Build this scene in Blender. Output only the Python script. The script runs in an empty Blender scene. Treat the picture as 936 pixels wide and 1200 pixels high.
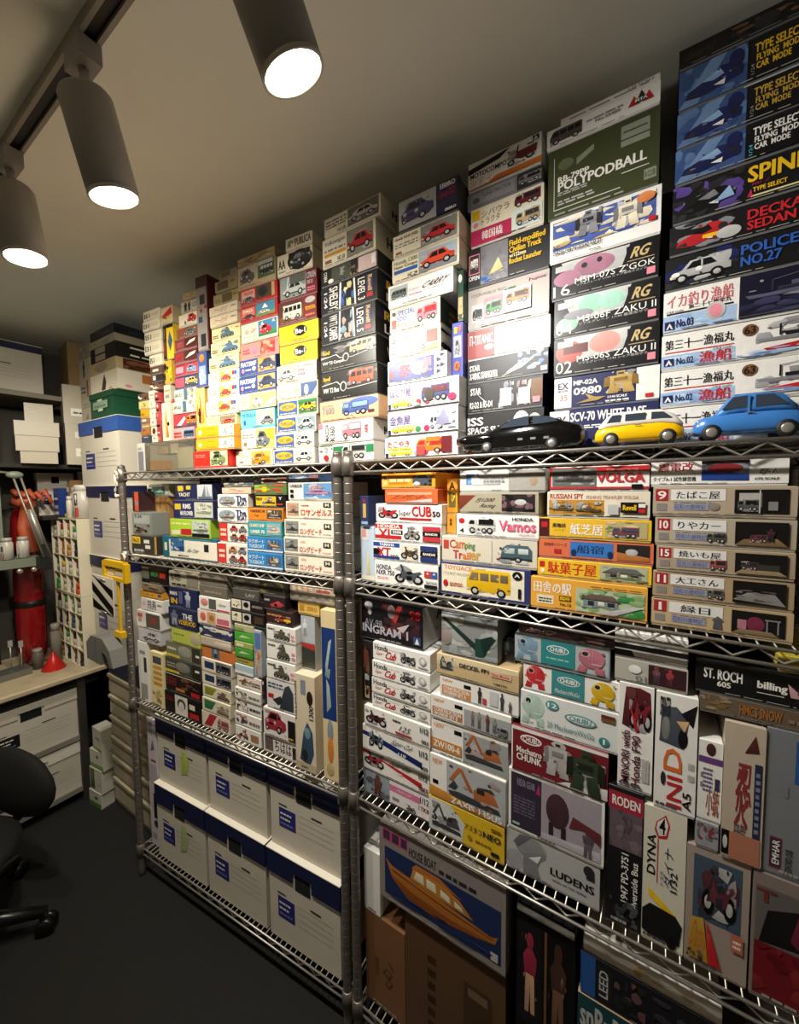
import bpy, math, random
from mathutils import Vector, Matrix
C = bpy.context.scene.collection
SC = bpy.context.scene
RND = random.Random(7); VARY = random.Random(11)
# ------------------------------------------------------------------ camera, world, exposure
CAM_F, CAM_PITCH, CAM_ROLL, CAM_YAW = 468.559, 0.06121, -0.01023, 0.57432      # focal length in pixels of a 936x1200 frame, radians
CAM_H = 1.530
cd = bpy.data.cameras.new('camera')
cd.sensor_fit = 'VERTICAL'; cd.sensor_height = 24.0; cd.lens = CAM_F / 1200 * 24.0
cd.clip_start = 0.02; cd.clip_end = 50
cam = bpy.data.objects.new('camera', cd); C.objects.link(cam)
_fw = Vector((-math.sin(CAM_YAW) * math.cos(CAM_PITCH), math.cos(CAM_YAW) * math.cos(CAM_PITCH), -math.sin(CAM_PITCH)))
_r0 = Vector((math.cos(CAM_YAW), math.sin(CAM_YAW), 0)); _u0 = _r0.cross(_fw)
_c, _s = math.cos(CAM_ROLL), math.sin(CAM_ROLL)
_rt, _up = _c * _r0 + _s * _u0, -_s * _r0 + _c * _u0
cam.matrix_world = Matrix(((_rt.x, _up.x, -_fw.x, 0), (_rt.y, _up.y, -_fw.y, 0), (_rt.z, _up.z, -_fw.z, CAM_H), (0, 0, 0, 1)))
SC.camera = cam
w = bpy.data.worlds.new('room_dark'); SC.world = w; w.use_nodes = True
w.node_tree.nodes['Background'].inputs[0].default_value = (1.0, 0.9, 0.75, 1)
w.node_tree.nodes['Background'].inputs[1].default_value = 0.0
SC.view_settings.view_transform = 'Standard'; SC.view_settings.look = 'None'
SC.view_settings.gamma = 1.0; SC.view_settings.use_curve_mapping = False
SC.view_settings.exposure = 1.48
CEIL = 2.290
# track spotlights, the last one added: (x, y of the stem, lens point, aim point, watts, colour, cone degrees)
LAMPS = [
    (-0.42, 0.318, (-0.398, 0.38, 2.05), (0.1, 0.8, 1.25), 11.5, (1.0, 0.97, 0.93), 160, 'grey tube spotlight, nearest, cut by the top edge'),
    (-0.83, 0.318, (-0.826, 0.353, 2.05), (-0.85, 0.78, 1.4), 10, (1.0, 0.94, 0.83), 172, 'grey tube spotlight, middle of the three in view'),
    (-1.215, 0.315, (-1.2, 0.328, 2.05), (-1.7, 0.7, 1.35), 12, (1.0, 0.93, 0.8), 172, 'grey tube spotlight at the left edge'),
    (-1.72, 0.318, (-1.73, 0.34, 2.05), (-2.35, 0.8, 1.25), 9.5, (1.0, 0.92, 0.78), 106, 'grey tube spotlight added out of view on the left, aimed at the corner')]  # this lamp is added out of view to brighten the left corner

# ------------------------------------------------------------------ colours and materials
NAMED = dict(w='f2efe8', W='ece2c8', k='101012', d='2b2b2d', g='85858a', G='bfbfbc', r='c3262c', R='6d1f28', o='de7a28', y='efc01c',
             Y='efe3a2', n='3b8a48', N='1c4630', b='2f5fb2', B='1c2354', s='8fb2d8', c='3fa9c9', t='c4aa7e', T='7a5636', p='e58e9c',
             P='c02858', v='5a4590', a='bfe0d8', m='9fd2b8', S='d8a888')
def lin(v): return v / 12.92 if v <= 0.04045 else ((v + 0.055) / 1.055) ** 2.4
def rgb(c):
    if not isinstance(c, str): return c
    h = c[1:] if c[0] == '#' else NAMED[c]
    if len(h) == 3: h = ''.join(q * 2 for q in h)
    return tuple(lin(int(h[i:i + 2], 16) / 255) for i in (0, 2, 4))
def _nt(name):
    m = bpy.data.materials.new(name); m.use_nodes = True
    return m, m.node_tree, m.node_tree.nodes['Principled BSDF']
def mat(name, col, rough=0.5, metal=0.0, noise=0.0, scale=40.0, bump=0.0, spec=0.5, emit=0.0, trans=0.0, coat=0.0):
    m, nt, b = _nt(name); c = rgb(col) + (1,)
    b.inputs['Base Color'].default_value = c; b.inputs['Roughness'].default_value = rough
    b.inputs['Metallic'].default_value = metal; b.inputs['Specular IOR Level'].default_value = spec
    b.inputs['Transmission Weight'].default_value = trans; b.inputs['Coat Weight'].default_value = coat
    if emit:
        b.inputs['Emission Color'].default_value = c; b.inputs['Emission Strength'].default_value = emit
    if noise or bump:
        tc = nt.nodes.new('ShaderNodeTexCoord'); n = nt.nodes.new('ShaderNodeTexNoise')
        n.inputs['Scale'].default_value = scale; n.inputs['Detail'].default_value = 5
        nt.links.new(tc.outputs['Object'], n.inputs['Vector'])
        if noise:
            mx = nt.nodes.new('ShaderNodeMix'); mx.data_type = 'RGBA'
            mx.inputs[6].default_value = tuple(v * (1 - noise) for v in c[:3]) + (1,)
            mx.inputs[7].default_value = tuple(min(1, v * (1 + noise)) for v in c[:3]) + (1,)
            nt.links.new(n.outputs['Fac'], mx.inputs[0]); nt.links.new(mx.outputs[2], b.inputs['Base Color'])
        if bump:
            bp = nt.nodes.new('ShaderNodeBump'); bp.inputs['Strength'].default_value = bump; bp.inputs['Distance'].default_value = 0.002
            nt.links.new(n.outputs['Fac'], bp.inputs['Height']); nt.links.new(bp.outputs['Normal'], b.inputs['Normal'])
    return m
def card(name, rough, coat=0.0, mottle=0.12):
    m, nt, b = _nt(name)
    a = nt.nodes.new('ShaderNodeVertexColor'); a.layer_name = 'Col'
    tc = nt.nodes.new('ShaderNodeTexCoord'); n = nt.nodes.new('ShaderNodeTexNoise'); n.inputs['Scale'].default_value = 90; n.inputs['Detail'].default_value = 4
    nt.links.new(tc.outputs['Object'], n.inputs['Vector'])
    mr = nt.nodes.new('ShaderNodeMapRange'); mr.inputs[1].default_value = 0.3; mr.inputs[2].default_value = 0.7
    mr.inputs[3].default_value = 1 - mottle; mr.inputs[4].default_value = 1.0
    nt.links.new(n.outputs['Fac'], mr.inputs[0])
    mx = nt.nodes.new('ShaderNodeVectorMath'); mx.operation = 'MULTIPLY'
    nt.links.new(a.outputs['Color'], mx.inputs[0]); nt.links.new(mr.outputs[0], mx.inputs[1]); nt.links.new(mx.outputs[0], b.inputs['Base Color'])
    b.inputs['Roughness'].default_value = rough; b.inputs['Coat Weight'].default_value = coat; b.inputs['Coat Roughness'].default_value = 0.15
    return m
CARD = card('printed_card', 0.42, 0.0, 0.04)
PRINT = card('flat_print', 0.34, 0.0, 0.10)
INK = card('lettering_ink', 0.4, 0.0, 0.05)
PAINT = card('coloured_plastic', 0.35, 0.1, 0.05)
CHROME = mat('chrome_wire', '#c8c2b8', 0.36, 0.75, 0.12, 60)
POSTM = mat('chrome_post', '#8f8880', 0.38, 0.7, 0.15, 50)
DARKSTEEL = mat('dark_collar_plastic', '#4a4640', 0.4, 0.3)

# ------------------------------------------------------------------ mesh building
class MB:
    def __init__(s): s.v = []; s.f = []; s.c = []; s.sm = []
    def face(s, pts, col=None, smooth=False):
        i = len(s.v); s.v += [tuple(p) for p in pts]; s.f.append(tuple(range(i, i + len(pts)))); s.c.append(col); s.sm.append(smooth)
    def box(s, x0, x1, y0, y1, z0, z1, col=None):
        i = len(s.v)
        s.v += [(x0, y0, z0), (x1, y0, z0), (x1, y1, z0), (x0, y1, z0), (x0, y0, z1), (x1, y0, z1), (x1, y1, z1), (x0, y1, z1)]
        for q in ((0, 3, 2, 1), (4, 5, 6, 7), (0, 1, 5, 4), (1, 2, 6, 5), (2, 3, 7, 6), (3, 0, 4, 7)):
            s.f.append(tuple(i + k for k in q)); s.c.append(col); s.sm.append(False)
        return s
    def grid(s, rings, col=None, smooth=True, closed=True, caps=True):
        i = len(s.v); n = len(rings[0])
        for r in rings: s.v += [tuple(p) for p in r]
        for a in range(len(rings) - 1):
            for b in range(n if closed else n - 1):
                c = (b + 1) % n
                s.f.append((i + a * n + b, i + a * n + c, i + (a + 1) * n + c, i + (a + 1) * n + b)); s.c.append(col); s.sm.append(smooth)
        if caps and closed:
            s.f.append(tuple(i + k for k in reversed(range(n)))); s.c.append(col); s.sm.append(False)
            j = i + (len(rings) - 1) * n
            s.f.append(tuple(j + k for k in range(n))); s.c.append(col); s.sm.append(False)
        return s
    def tube(s, pts, r, n=6, col=None, caps=True):
        pts = [Vector(p) for p in pts]; rings = []
        for k, p in enumerate(pts):
            t = (pts[min(k + 1, len(pts) - 1)] - pts[max(k - 1, 0)]).normalized()
            a = t.cross(Vector((0, 0, 1)))
            if a.length < 1e-3: a = t.cross(Vector((0, 1, 0)))
            a.normalize(); b = t.cross(a); rr = r[k] if isinstance(r, (list, tuple)) else r
            rings.append([p + rr * (math.cos(q) * a + math.sin(q) * b) for q in [2 * math.pi * m / n for m in range(n)]])
        return s.grid(rings, col, True, True, caps)
    def lathe(s, prof, n=16, axis=(0, 0, 0), col=None, caps=True, M=None):
        rings = []
        for r, z in prof:
            ring = [Vector((axis[0] + r * math.cos(2 * math.pi * k / n), axis[1] + r * math.sin(2 * math.pi * k / n), axis[2] + z)) for k in range(n)]
            rings.append([M @ p for p in ring] if M else ring)
        return s.grid(rings, col, True, True, caps)
    def prism(s, poly, a, b, col=None):           # polygon in x-z pushed along y from a to b
        s.grid([[(x, a, z) for x, z in poly], [(x, b, z) for x, z in poly]], col, False)
        return s
    def ball(s, c, rx, ry, rz, n=12, m=7, col=None, jit=0):
        rings = []
        for k in range(m + 1):
            t = math.pi * k / m; q = max(0.02, math.sin(t))
            rings.append([(c[0] + rx * q * math.cos(2 * math.pi * j / n) * (1 + RND.uniform(-jit, jit)), c[1] + ry * q * math.sin(2 * math.pi * j / n) * (1 + RND.uniform(-jit, jit)), c[2] - rz * math.cos(t)) for j in range(n)])
        return s.grid(rings, col)
def obj(name, mb, m, parent=None):
    me = bpy.data.meshes.new(name)
    me.from_pydata([tuple(p) for p in mb.v], [], mb.f); zt = max(p[2] for p in mb.v) if mb.v else 1
    if any(c is not None for c in mb.c):
        at = me.color_attributes.new('Col', 'FLOAT_COLOR', 'CORNER'); buf = []
        for f, c in zip(mb.f, mb.c):
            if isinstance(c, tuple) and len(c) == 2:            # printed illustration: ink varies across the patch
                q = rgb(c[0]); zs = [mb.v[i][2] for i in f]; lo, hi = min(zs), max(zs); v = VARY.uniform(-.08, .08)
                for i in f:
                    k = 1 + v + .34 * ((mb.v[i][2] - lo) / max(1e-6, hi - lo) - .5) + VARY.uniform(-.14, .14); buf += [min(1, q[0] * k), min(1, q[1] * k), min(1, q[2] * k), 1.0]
                continue
            q = rgb(c if c is not None else 'g'); buf += [q[0], q[1], q[2], 1.0] * len(f)
        at.data.foreach_set('color', buf)
    me.polygons.foreach_set('use_smooth', mb.sm)
    me.materials.append(m)
    o = bpy.data.objects.new(name, me); C.objects.link(o)
    if parent: o.parent = parent
    return o
def tag(o, label, cat, group=None):
    o['label'] = label; o['category'] = cat
    if group: o['group'] = group
    return o
def thing(name, label, cat, loc=(0, 0, 0), rz=0.0, group=None):
    o = bpy.data.objects.new(name, None); o.empty_display_size = 0.02; C.objects.link(o)
    o.location = loc; o.rotation_euler = (0, 0, rz)
    return tag(o, label, cat, group)
def struct(name, mb, m, parent=None):
    o = obj(name, mb, m, parent)
    if not parent: o['kind'] = 'structure'
    return o
def twin(src, parent, loc=None):
    c = src.copy(); C.objects.link(c); c.parent = parent
    if loc is not None: c.location = loc
    return c

# ------------------------------------------------------------------ flat print: sprites drawn as polygons in a unit square
def ell(x0, y0, x1, y1, n=14): return [((x0 + x1) / 2 + (x1 - x0) / 2 * math.cos(2 * math.pi * k / n), (y0 + y1) / 2 + (y1 - y0) / 2 * math.sin(2 * math.pi * k / n)) for k in range(n)]
def q4(x0, y0, x1, y1): return [(x0, y0), (x1, y0), (x1, y1), (x0, y1)]
def wheel(x, y, r, asp=1.0): return [(ell(x - r, y - r * asp, x + r, y + r * asp), 'k'), (ell(x - r * .55, y - r * .55 * asp, x + r * .55, y + r * .55 * asp), 'G')]
def sprite(kind, a, b):
    if kind == 'car': return [([(0, .25), (.02, .5), (.2, .6), (.34, .92), (.7, .95), (.86, .62), (1, .55), (1, .25)], a), ([(.27, .6), (.38, .86), (.52, .88), (.52, .6)], b), ([(.55, .6), (.55, .88), (.68, .88), (.78, .62)], b), (q4(0, .3, .06, .4), 'Y'), (q4(0, .22, 1, .29), b)] + wheel(.2, .24, .11, 1.8) + wheel(.78, .24, .11, 1.8)
    if kind == 'sedan': return [([(.02, .2), (0, .5), (.1, .62), (.25, .95), (.62, .98), (.8, .7), (.98, .6), (1, .3), (.85, .12), (.2, .1)], a), ([(.18, .62), (.28, .88), (.55, .9), (.6, .64)], b), ([(.64, .66), (.62, .9), (.76, .7)], b), (ell(.06, .4, .18, .56), 'G'), (ell(.42, .4, .54, .56), 'G'), (q4(.2, .36, .4, .44), b)] + wheel(.66, .18, .11, 1.5) + wheel(.1, .16, .08, 1.5)
    if kind == 'van': return [([(0, .15), (0, .55), (.1, .9), (.2, .97), (.96, .97), (1, .9), (1, .15)], a), ([(.05, .55), (.13, .86), (.28, .86), (.28, .55)], b), (q4(.32, .56, .52, .85), b), (q4(.56, .56, .74, .85), b), (q4(.78, .56, .95, .85), b), (q4(0, .18, .06, .26), 'G')] + wheel(.2, .16, .1, 1.6) + wheel(.8, .16, .1, 1.6)
    if kind == 'truck': return [([(0, .2), (0, .55), (.06, .85), (.3, .85), (.32, .5), (.34, .5), (.34, .92), (1, .92), (1, .2)], a), ([(.03, .55), (.09, .78), (.25, .78), (.25, .55)], b), (q4(.4, .55, .94, .84), b), (q4(.36, .5, 1, .54), 'd')] + wheel(.17, .2, .11, 1.6) + wheel(.8, .2, .11, 1.6) + wheel(.6, .2, .09, 1.6)
    if kind == 'wedge': return [([(0, .15), (.05, .4), (.35, .62), (.62, .95), (.8, .9), (1, .6), (.98, .3), (.7, .2), (.3, .05)], a), ([(.3, .6), (.6, .88), (.68, .6), (.5, .5)], b), ([(.0, .2), (.2, .3), (.22, .1)], 'd'), ([(.5, .3), (.7, .4), (.68, .18)], 'w'), (ell(.78, .45, .95, .8), 'd')]
    if kind == 'moto': return wheel(.2, .28, .18, 1.3) + wheel(.82, .28, .18, 1.3) + [([(.2, .3), (.3, .62), (.24, .82), (.3, .86), (.4, .66), (.62, .6), (.9, .72), (.96, .64), (.8, .5), (.74, .28), (.5, .2), (.38, .3)], a), ([(.4, .62), (.58, .7), (.7, .6), (.5, .5)], b), (q4(.44, .24, .62, .44), b), ([(.2, .28), (.16, .3), (.3, .8), (.33, .78)], b), ([(.26, .82), (.22, .92), (.34, .9), (.34, .86)], 'd')]
    if kind == 'scooter': return wheel(.14, .2, .12, 1.3) + wheel(.74, .24, .14, 1.3) + [([(.12, .3), (.3, .46), (.36, .66), (.98, .7), (.94, .3), (.5, .2), (.3, .34)], a), ([(.3, .6), (.36, .98), (.4, .98), (.36, .6)], 'd'), (q4(.66, .76, .86, .84), b)]
    if kind == 'ship': return [([(0, .34), (.04, .2), (.94, .16), (1, .42), (.9, .36), (.2, .32)], a), (q4(.3, .34, .75, .48), b), (q4(.42, .48, .62, .62), a), (q4(.5, .62, .53, .98), b), (q4(.24, .36, .26, .8), b), (q4(.72, .46, .74, .86), b), ([(.26, .8), (.5, .9), (.5, .88), (.27, .77)], a), ([(.53, .92), (.73, .82), (.73, .8), (.54, .88)], a), (q4(.32, .38, .72, .42), 'd')]
    if kind == 'plane': return [([(0, .45), (.2, .6), (.8, .58), (1, .8), (1, .5), (.85, .42), (.2, .38)], a), ([(.35, .5), (.2, .05), (.32, .05), (.58, .48)], b), ([(.38, .56), (.5, .95), (.58, .92), (.56, .56)], b), ([(.25, .58), (.4, .68), (.45, .58)], 'd')]
    if kind == 'house': return [(q4(.08, .1, .92, .55), a), ([(0, .5), (.25, .9), (.8, .9), (1, .5)], b), (q4(.2, .15, .35, .45), 'd'), (q4(.45, .2, .6, .45), 'W'), (q4(.68, .2, .85, .45), 'd'), ([(.0, .5), (1, .5), (1, .54), (.0, .54)], 'd')]
    if kind == 'fig': return [(ell(.3, .78, .7, 1), a), ([(.2, .45), (.1, .7), (.35, .8), (.65, .8), (.9, .7), (.8, .45)], a), ([(.25, .48), (.2, .0), (.44, .0), (.5, .35), (.56, .0), (.8, .0), (.75, .48)], b)]
    if kind == 'robot': return [(q4(.38, .8, .62, 1), a), ([(.2, .45), (.12, .8), (.88, .8), (.8, .45)], a), ([(.0, .3), (.02, .75), (.18, .8), (.2, .35)], b), ([(1, .3), (.98, .75), (.82, .8), (.8, .35)], b), ([(.2, .46), (.1, .0), (.42, .0), (.48, .4)], a), ([(.8, .46), (.9, .0), (.58, .0), (.52, .4)], a), (q4(.3, .55, .7, .7), b), (q4(.42, .86, .58, .92), 'd')]
    if kind == 'egg': return [(ell(.05, .2, .95, 1, 18), a), (ell(.12, .62, .46, .9), b), (ell(.18, .67, .4, .85), 'd'), ([(.1, .3), (.0, .0), (.3, .0), (.35, .22)], a), ([(.6, .22), (.65, .0), (.95, .0), (.9, .3)], a), (q4(.5, .36, .85, .42), b), (q4(.52, .5, .54, .9), b)]
    if kind == 'tank': return [([(0, .12), (.06, .4), (.2, .5), (.8, .5), (.95, .38), (1, .12)], a), ([(.3, .5), (.34, .8), (.62, .85), (.7, .5)], a), ([(.0, .66), (.0, .7), (.36, .74), (.36, .64)], b), (q4(.4, .85, .56, .98), b), ([(.03, .05), (.0, .22), (1, .22), (.96, .05)], b)] + wheel(.15, .12, .07, 1.6) + wheel(.38, .12, .07, 1.6) + wheel(.62, .12, .07, 1.6) + wheel(.85, .12, .07, 1.6)
    if kind == 'digger': return [([(.05, .05), (.0, .2), (.2, .26), (.95, .22), (1, .08)], b), ([(.5, .25), (.5, .5), (.62, .62), (.86, .58), (.96, .3)], a), (q4(.56, .45, .7, .6), 'd'), ([(.5, .4), (.28, .95), (.2, .96), (.42, .4)], a), ([(.28, .95), (.08, .5), (.02, .52), (.2, .96)], a), ([(.12, .55), (.0, .3), (.14, .28), (.2, .42)], b), ([(.55, .62), (.82, .7), (.9, .6)], b)]
    if kind == 'caravan': return [([(.12, .25), (.18, .75), (.3, .92), (.85, .92), (.95, .7), (.95, .25)], a), (q4(.24, .5, .5, .76), b), (q4(.6, .5, .86, .76), b), ([(0, .18), (.2, .3), (.2, .24), (.05, .12)], '#7a3030'), (q4(.15, .2, .95, .28), 'd')] + wheel(.6, .2, .09, 1.5)
    return []

TEXTS = {}
def draw(ops, w, h, z0=0.0, seed=0):
    """Turn a print description into (flat art polygons, lettering requests) on a w x h face."""
    rn = random.Random(seed); art = []; let = []; ly = 0
    def P(u, v): return (u * w - w / 2, z0 + v * h)
    for op in ops.split(';'):
        op = op.strip()
        if not op: continue
        txt = None
        if '|' in op: op, txt = op.split('|', 1)
        t = op.split(); k = t[0]; ly += 1
        if k == 'p':
            n = list(map(float, t[2:])); art.append(([P(n[i], n[i + 1]) for i in range(0, len(n), 2)], (t[1], 1), ly)); continue
        if k == 's':
            u0, v0, u1, v1 = map(float, t[2:6])
            def dabs(n, cols, lo, hi):
                nonlocal ly
                for i in range(n):
                    ly += .4; a = rn.uniform(u0, u1); c = rn.uniform(v0, v1); ru = (u1 - u0) * rn.uniform(lo, hi); rv = (v1 - v0) * rn.uniform(lo, hi)
                    art.append(([P(min(u1, max(u0, a + ru * rn.uniform(.5, 1.2) * math.cos(q * 1.05))), min(v1, max(v0, c + rv * rn.uniform(.5, 1.2) * math.sin(q * 1.05)))) for q in range(6)], (cols[i % len(cols)], 1), ly))
            big = (u1 - u0) * w * (v1 - v0) * h > 6e-5
            mixc = lambda c, k, g: tuple(k * x + (1 - k) * g for x in rgb(c))
            if big and t[1] not in ('egg', 'fig', 'wedge'): dabs(5, [mixc(t[6], .25, .42), mixc(t[7], .2, .55), mixc(t[6], .12, .3)], .1, .3)
            for poly, c in sprite(t[1], t[6], t[7]):
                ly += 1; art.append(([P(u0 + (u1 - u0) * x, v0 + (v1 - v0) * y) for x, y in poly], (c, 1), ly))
            if big: dabs(6, [mixc(t[6], .6, .02), mixc(t[6], .7, .7), mixc(t[7], .7, .04)], .02, .07)
            continue
        u0, v0, u1, v1 = map(float, t[1:5])
        if k == 'r': art.append(([P(*q) for q in q4(u0, v0, u1, v1)], t[5], ly))
        elif k == 'e': art.append(([P(*q) for q in ell(u0, v0, u1, v1, 18)], (t[5], 1), ly))
        elif k == 'l':
            n = int(t[6])
            for i in range(n):
                a = v0 + (v1 - v0) * i / n; b = a + (v1 - v0) / n * .55; x = u0
                while x < u1 - .01:
                    e = min(u1, x + (u1 - u0) * rn.uniform(.1, .35)); art.append(([P(*q) for q in q4(x, a, e, b)], t[5], ly)); x = e + (u1 - u0) * .05
        elif k == 'b':
            for i in range(int(int(t[7]) * 2.4)):
                ly += .5; a = rn.uniform(u0, u1); c = rn.uniform(v0, v1); ru = (u1 - u0) * rn.uniform(.05, .2); rv = (v1 - v0) * rn.uniform(.07, .22)
                poly = []
                for j in range(7):
                    q = 2 * math.pi * j / 7; s = rn.uniform(.6, 1.2)
                    poly.append(P(min(u1, max(u0, a + ru * s * math.cos(q))), min(v1, max(v0, c + rv * s * math.sin(q)))))
                art.append((poly, (t[5 + i % 2], 1), ly))
        elif k == 't':
            fl = t[6] if len(t) > 6 else '-'; bold = 'b' in fl or 'v' in fl.lower()
            let.append((txt, 'B' if bold else 'R', 'i' in fl, 'v' if 'v' in fl else ('V' if 'V' in fl else ''), P(u0, v0), P(u1, v1), t[5], ly))
            TEXTS.setdefault((txt, 'B' if bold else 'R'), None)
    return art, let
def bake_texts():
    col = bpy.data.collections.new('text_work'); C.children.link(col); os_ = []
    for (s, wgt) in TEXTS:
        cu = bpy.data.curves.new('lettering', 'FONT'); cu.body = s; cu.size = 1.0; cu.resolution_u = 2; cu.fill_mode = 'FRONT'
        cu.offset = 0.0 if not s.isascii() else (0.015 if wgt == 'B' else 0.0)
        o = bpy.data.objects.new('lettering', cu); col.objects.link(o); os_.append(((s, wgt), o, cu))
    dg = bpy.context.evaluated_depsgraph_get()
    for key, o, cu in os_:
        me = bpy.data.meshes.new_from_object(o.evaluated_get(dg))
        V = [(v.co.x, v.co.y) for v in me.vertices]; F = [tuple(p.vertices) for p in me.polygons]
        if not V: TEXTS[key] = ([], [], 1.0); continue
        x0 = min(v[0] for v in V); x1 = max(v[0] for v in V); y0 = min(v[1] for v in V); y1 = max(v[1] for v in V)
        TEXTS[key] = ([((x - x0) / max(1e-6, x1 - x0), (y - y0) / max(1e-6, y1 - y0)) for x, y in V], F, (x1 - x0) / max(1e-6, y1 - y0))
        bpy.data.meshes.remove(me)
    for _, o, cu in os_: bpy.data.objects.remove(o); bpy.data.curves.remove(cu)
    bpy.data.collections.remove(col)
LAY = 0.00007
def print_mesh(art, y=-0.0003, M=None):
    mb = MB()
    for poly, c, ly in art:
        a = sum(poly[i][0] * poly[(i + 1) % len(poly)][1] - poly[(i + 1) % len(poly)][0] * poly[i][1] for i in range(len(poly)))
        if a < 0: poly = poly[::-1]
        pts = [(x, y - ly * LAY, z) for x, z in poly]
        mb.face([M @ Vector(p) for p in pts] if M else pts, c)
    return mb
def letter_mesh(let, y=-0.0003, M=None):
    mb = MB()
    for txt, wgt, it, vert, a, b, c, ly in let:
        V, F, nat = TEXTS[(txt, wgt)]; i = len(mb.v); W = b[0] - a[0]; H = b[1] - a[1]
        if vert:                                             # keep letters from being pulled too wide
            if H > 1.7 * nat * W: m = (H - 1.7 * nat * W) / 2; a = (a[0], a[1] + m); H -= 2 * m
        elif W > 1.7 * nat * H: m = (W - 1.7 * nat * H) * (.5 if len(txt) < 3 else 0); W = 1.7 * nat * H; a = (a[0] + m, a[1])
        strikes = ((0.0, .022 / nat, .044 / nat) if not txt.isascii() else (0.0, .05 / nat)) if wgt == 'B' and not vert and (len(txt) > 1 or not txt.isascii()) else (0.0,)   # bold by overprinting
        for n, (x, z) in enumerate([(x + dx, z) for dx in strikes for x, z in V]):
            x /= 1 + strikes[-1]
            if it: x = (x + .28 * z) / 1.28
            if vert == 'v': x, z = 1 - z, x
            elif vert == 'V': x, z = z, 1 - x
            p = Vector((a[0] + W * x, y - ly * LAY - 3e-6 * (n // len(V)), a[1] + H * z)); mb.v.append(tuple(M @ p) if M else tuple(p))
        for k2 in range(len(strikes)):
            for f in F: mb.f.append(tuple(i + k2 * len(V) + k for k in f)); mb.c.append(c); mb.sm.append(False)
    return mb
LATER = []
def put_print(parent, ops, w, h, z0=0.0, seed=0, y=-0.0003, M=None, names=('artwork', 'lettering')):
    art, let = draw(ops, w, h, z0, seed)
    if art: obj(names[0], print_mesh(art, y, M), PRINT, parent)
    if let: LATER.append((parent, let, y, M, names[1]))
# ------------------------------------------------------------------ room shell
X0, X1, Y0, Y1 = -2.86, 1.55, -0.72, 1.30
CEILM = mat('ceiling_paint', '#eeeee2', 0.9, 0, 0.05, 4)
WALLM = mat('wall_paint', '#57534c', 0.9, 0, 0.06, 5, 0.1)
FLOORM = mat('charcoal_carpet', '#1d1c1a', 0.95, 0, 0.35, 160, 0.5)
struct('floor', MB().box(X0 - .1, X1 + .1, Y0 - .1, Y1 + .1, -0.05, 0), FLOORM)
struct('ceiling', MB().box(X0 - .1, X1 + .1, Y0 - .1, Y1 + .1, CEIL, CEIL + .05), CEILM)
struct('wall_back', MB().box(X0 - .1, X1 + .1, Y1, Y1 + .08, 0, CEIL), WALLM)
struct('wall_left', MB().box(X0 - .08, X0, Y0, Y1, 0, CEIL), WALLM)
WHITEW = mat('white_wall_paint', '#d6d2c8', 0.9, 0, 0.04, 5, 0.1)
struct('wall_right', MB().box(X1, X1 + .08, Y0, Y1, 0, CEIL), WHITEW)
struct('wall_front', MB().box(X0 - .1, X1 + .1, Y0 - .08, Y0, 0, CEIL), WHITEW)

# ------------------------------------------------------------------ lighting track and spotlights
BLACKM = mat('black_track', '#141312', 0.5)
TRIMM = mat('track_edge', '#8a8478', 0.5)
SHELLM = mat('spotlight_shell', '#96928a', 0.55, 0.1)
TY = 0.318
t = thing('lighting_track', 'black ceiling track with pale edges carrying the spotlights', 'light track', (-0.1, TY, CEIL))
obj('rail', MB().box(-1.5, 1.2, -.0085, .0085, -.014, 0), BLACKM, t)
for s in (-1, 1): obj('flange', MB().box(-1.5, 1.2, s * .0125 - .0035, s * .0125 + .0035, -.02, 0), TRIMM, t)
LENSM = mat('lit_lens', '#fff2da', 0.3, emit=30.0)
RIMM = mat('lens_rim', '#b9b2a4', 0.4)
for i, (sx, sy, lens, aim, watts, colr, cone, label) in enumerate(LAMPS):
    root = Vector((sx, sy, CEIL)); L = Vector(lens); top = Vector((sx, sy, CEIL - .095))
    ax = (L - top).normalized(); ln = (L - top).length
    t = thing('track_spotlight', label, 'spotlight', root, 0, 'spotlights hanging from the ceiling track')
    obj('adapter', MB().box(-.03, .03, -.0165, .0165, -.052, -.0203), SHELLM, t)
    obj('stem', MB().tube([(0, 0, -.045), (0.004, 0, -.1)], .008, 8), SHELLM, t)
    q = ax.to_track_quat('Z', 'Y').to_matrix().to_4x4(); M = Matrix.Translation(top - root) @ q
    r = .040
    sh = MB(); sh.lathe([(.004, -.003), (r * .9, -.003), (r, .004), (r, ln), (r - .003, ln), (r - .004, ln - .006), (.004, ln - .006)], 28, M=M, caps=False)
    obj('housing', sh, SHELLM, t)
    rm = MB(); rm.lathe([(r - .003, ln - .004), (r + .0006, ln - .004), (r + .0006, ln + .001), (r - .003, ln + .001)], 28, M=M, caps=False); obj('rim', rm, RIMM, t)
    ls = MB(); ls.lathe([(.0005, ln - .0025), (r - .0032, ln - .003)], 28, M=M, caps=False); obj('lens', ls, LENSM, t)
    d = bpy.data.lights.new('spotlight_beam', 'SPOT'); d.energy = watts; d.color = colr; d.spot_size = math.radians(cone); d.spot_blend = 0.9; d.shadow_soft_size = .03
    lo = bpy.data.objects.new('spotlight_beam', d); C.objects.link(lo)
    dirv = (Vector(aim) - L).normalized(); lo.location = L + ax * .006; lo.rotation_euler = dirv.to_track_quat('-Z', 'Y').to_euler()
    lo.parent = t; lo.matrix_parent_inverse = Matrix.Translation(-root)

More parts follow.
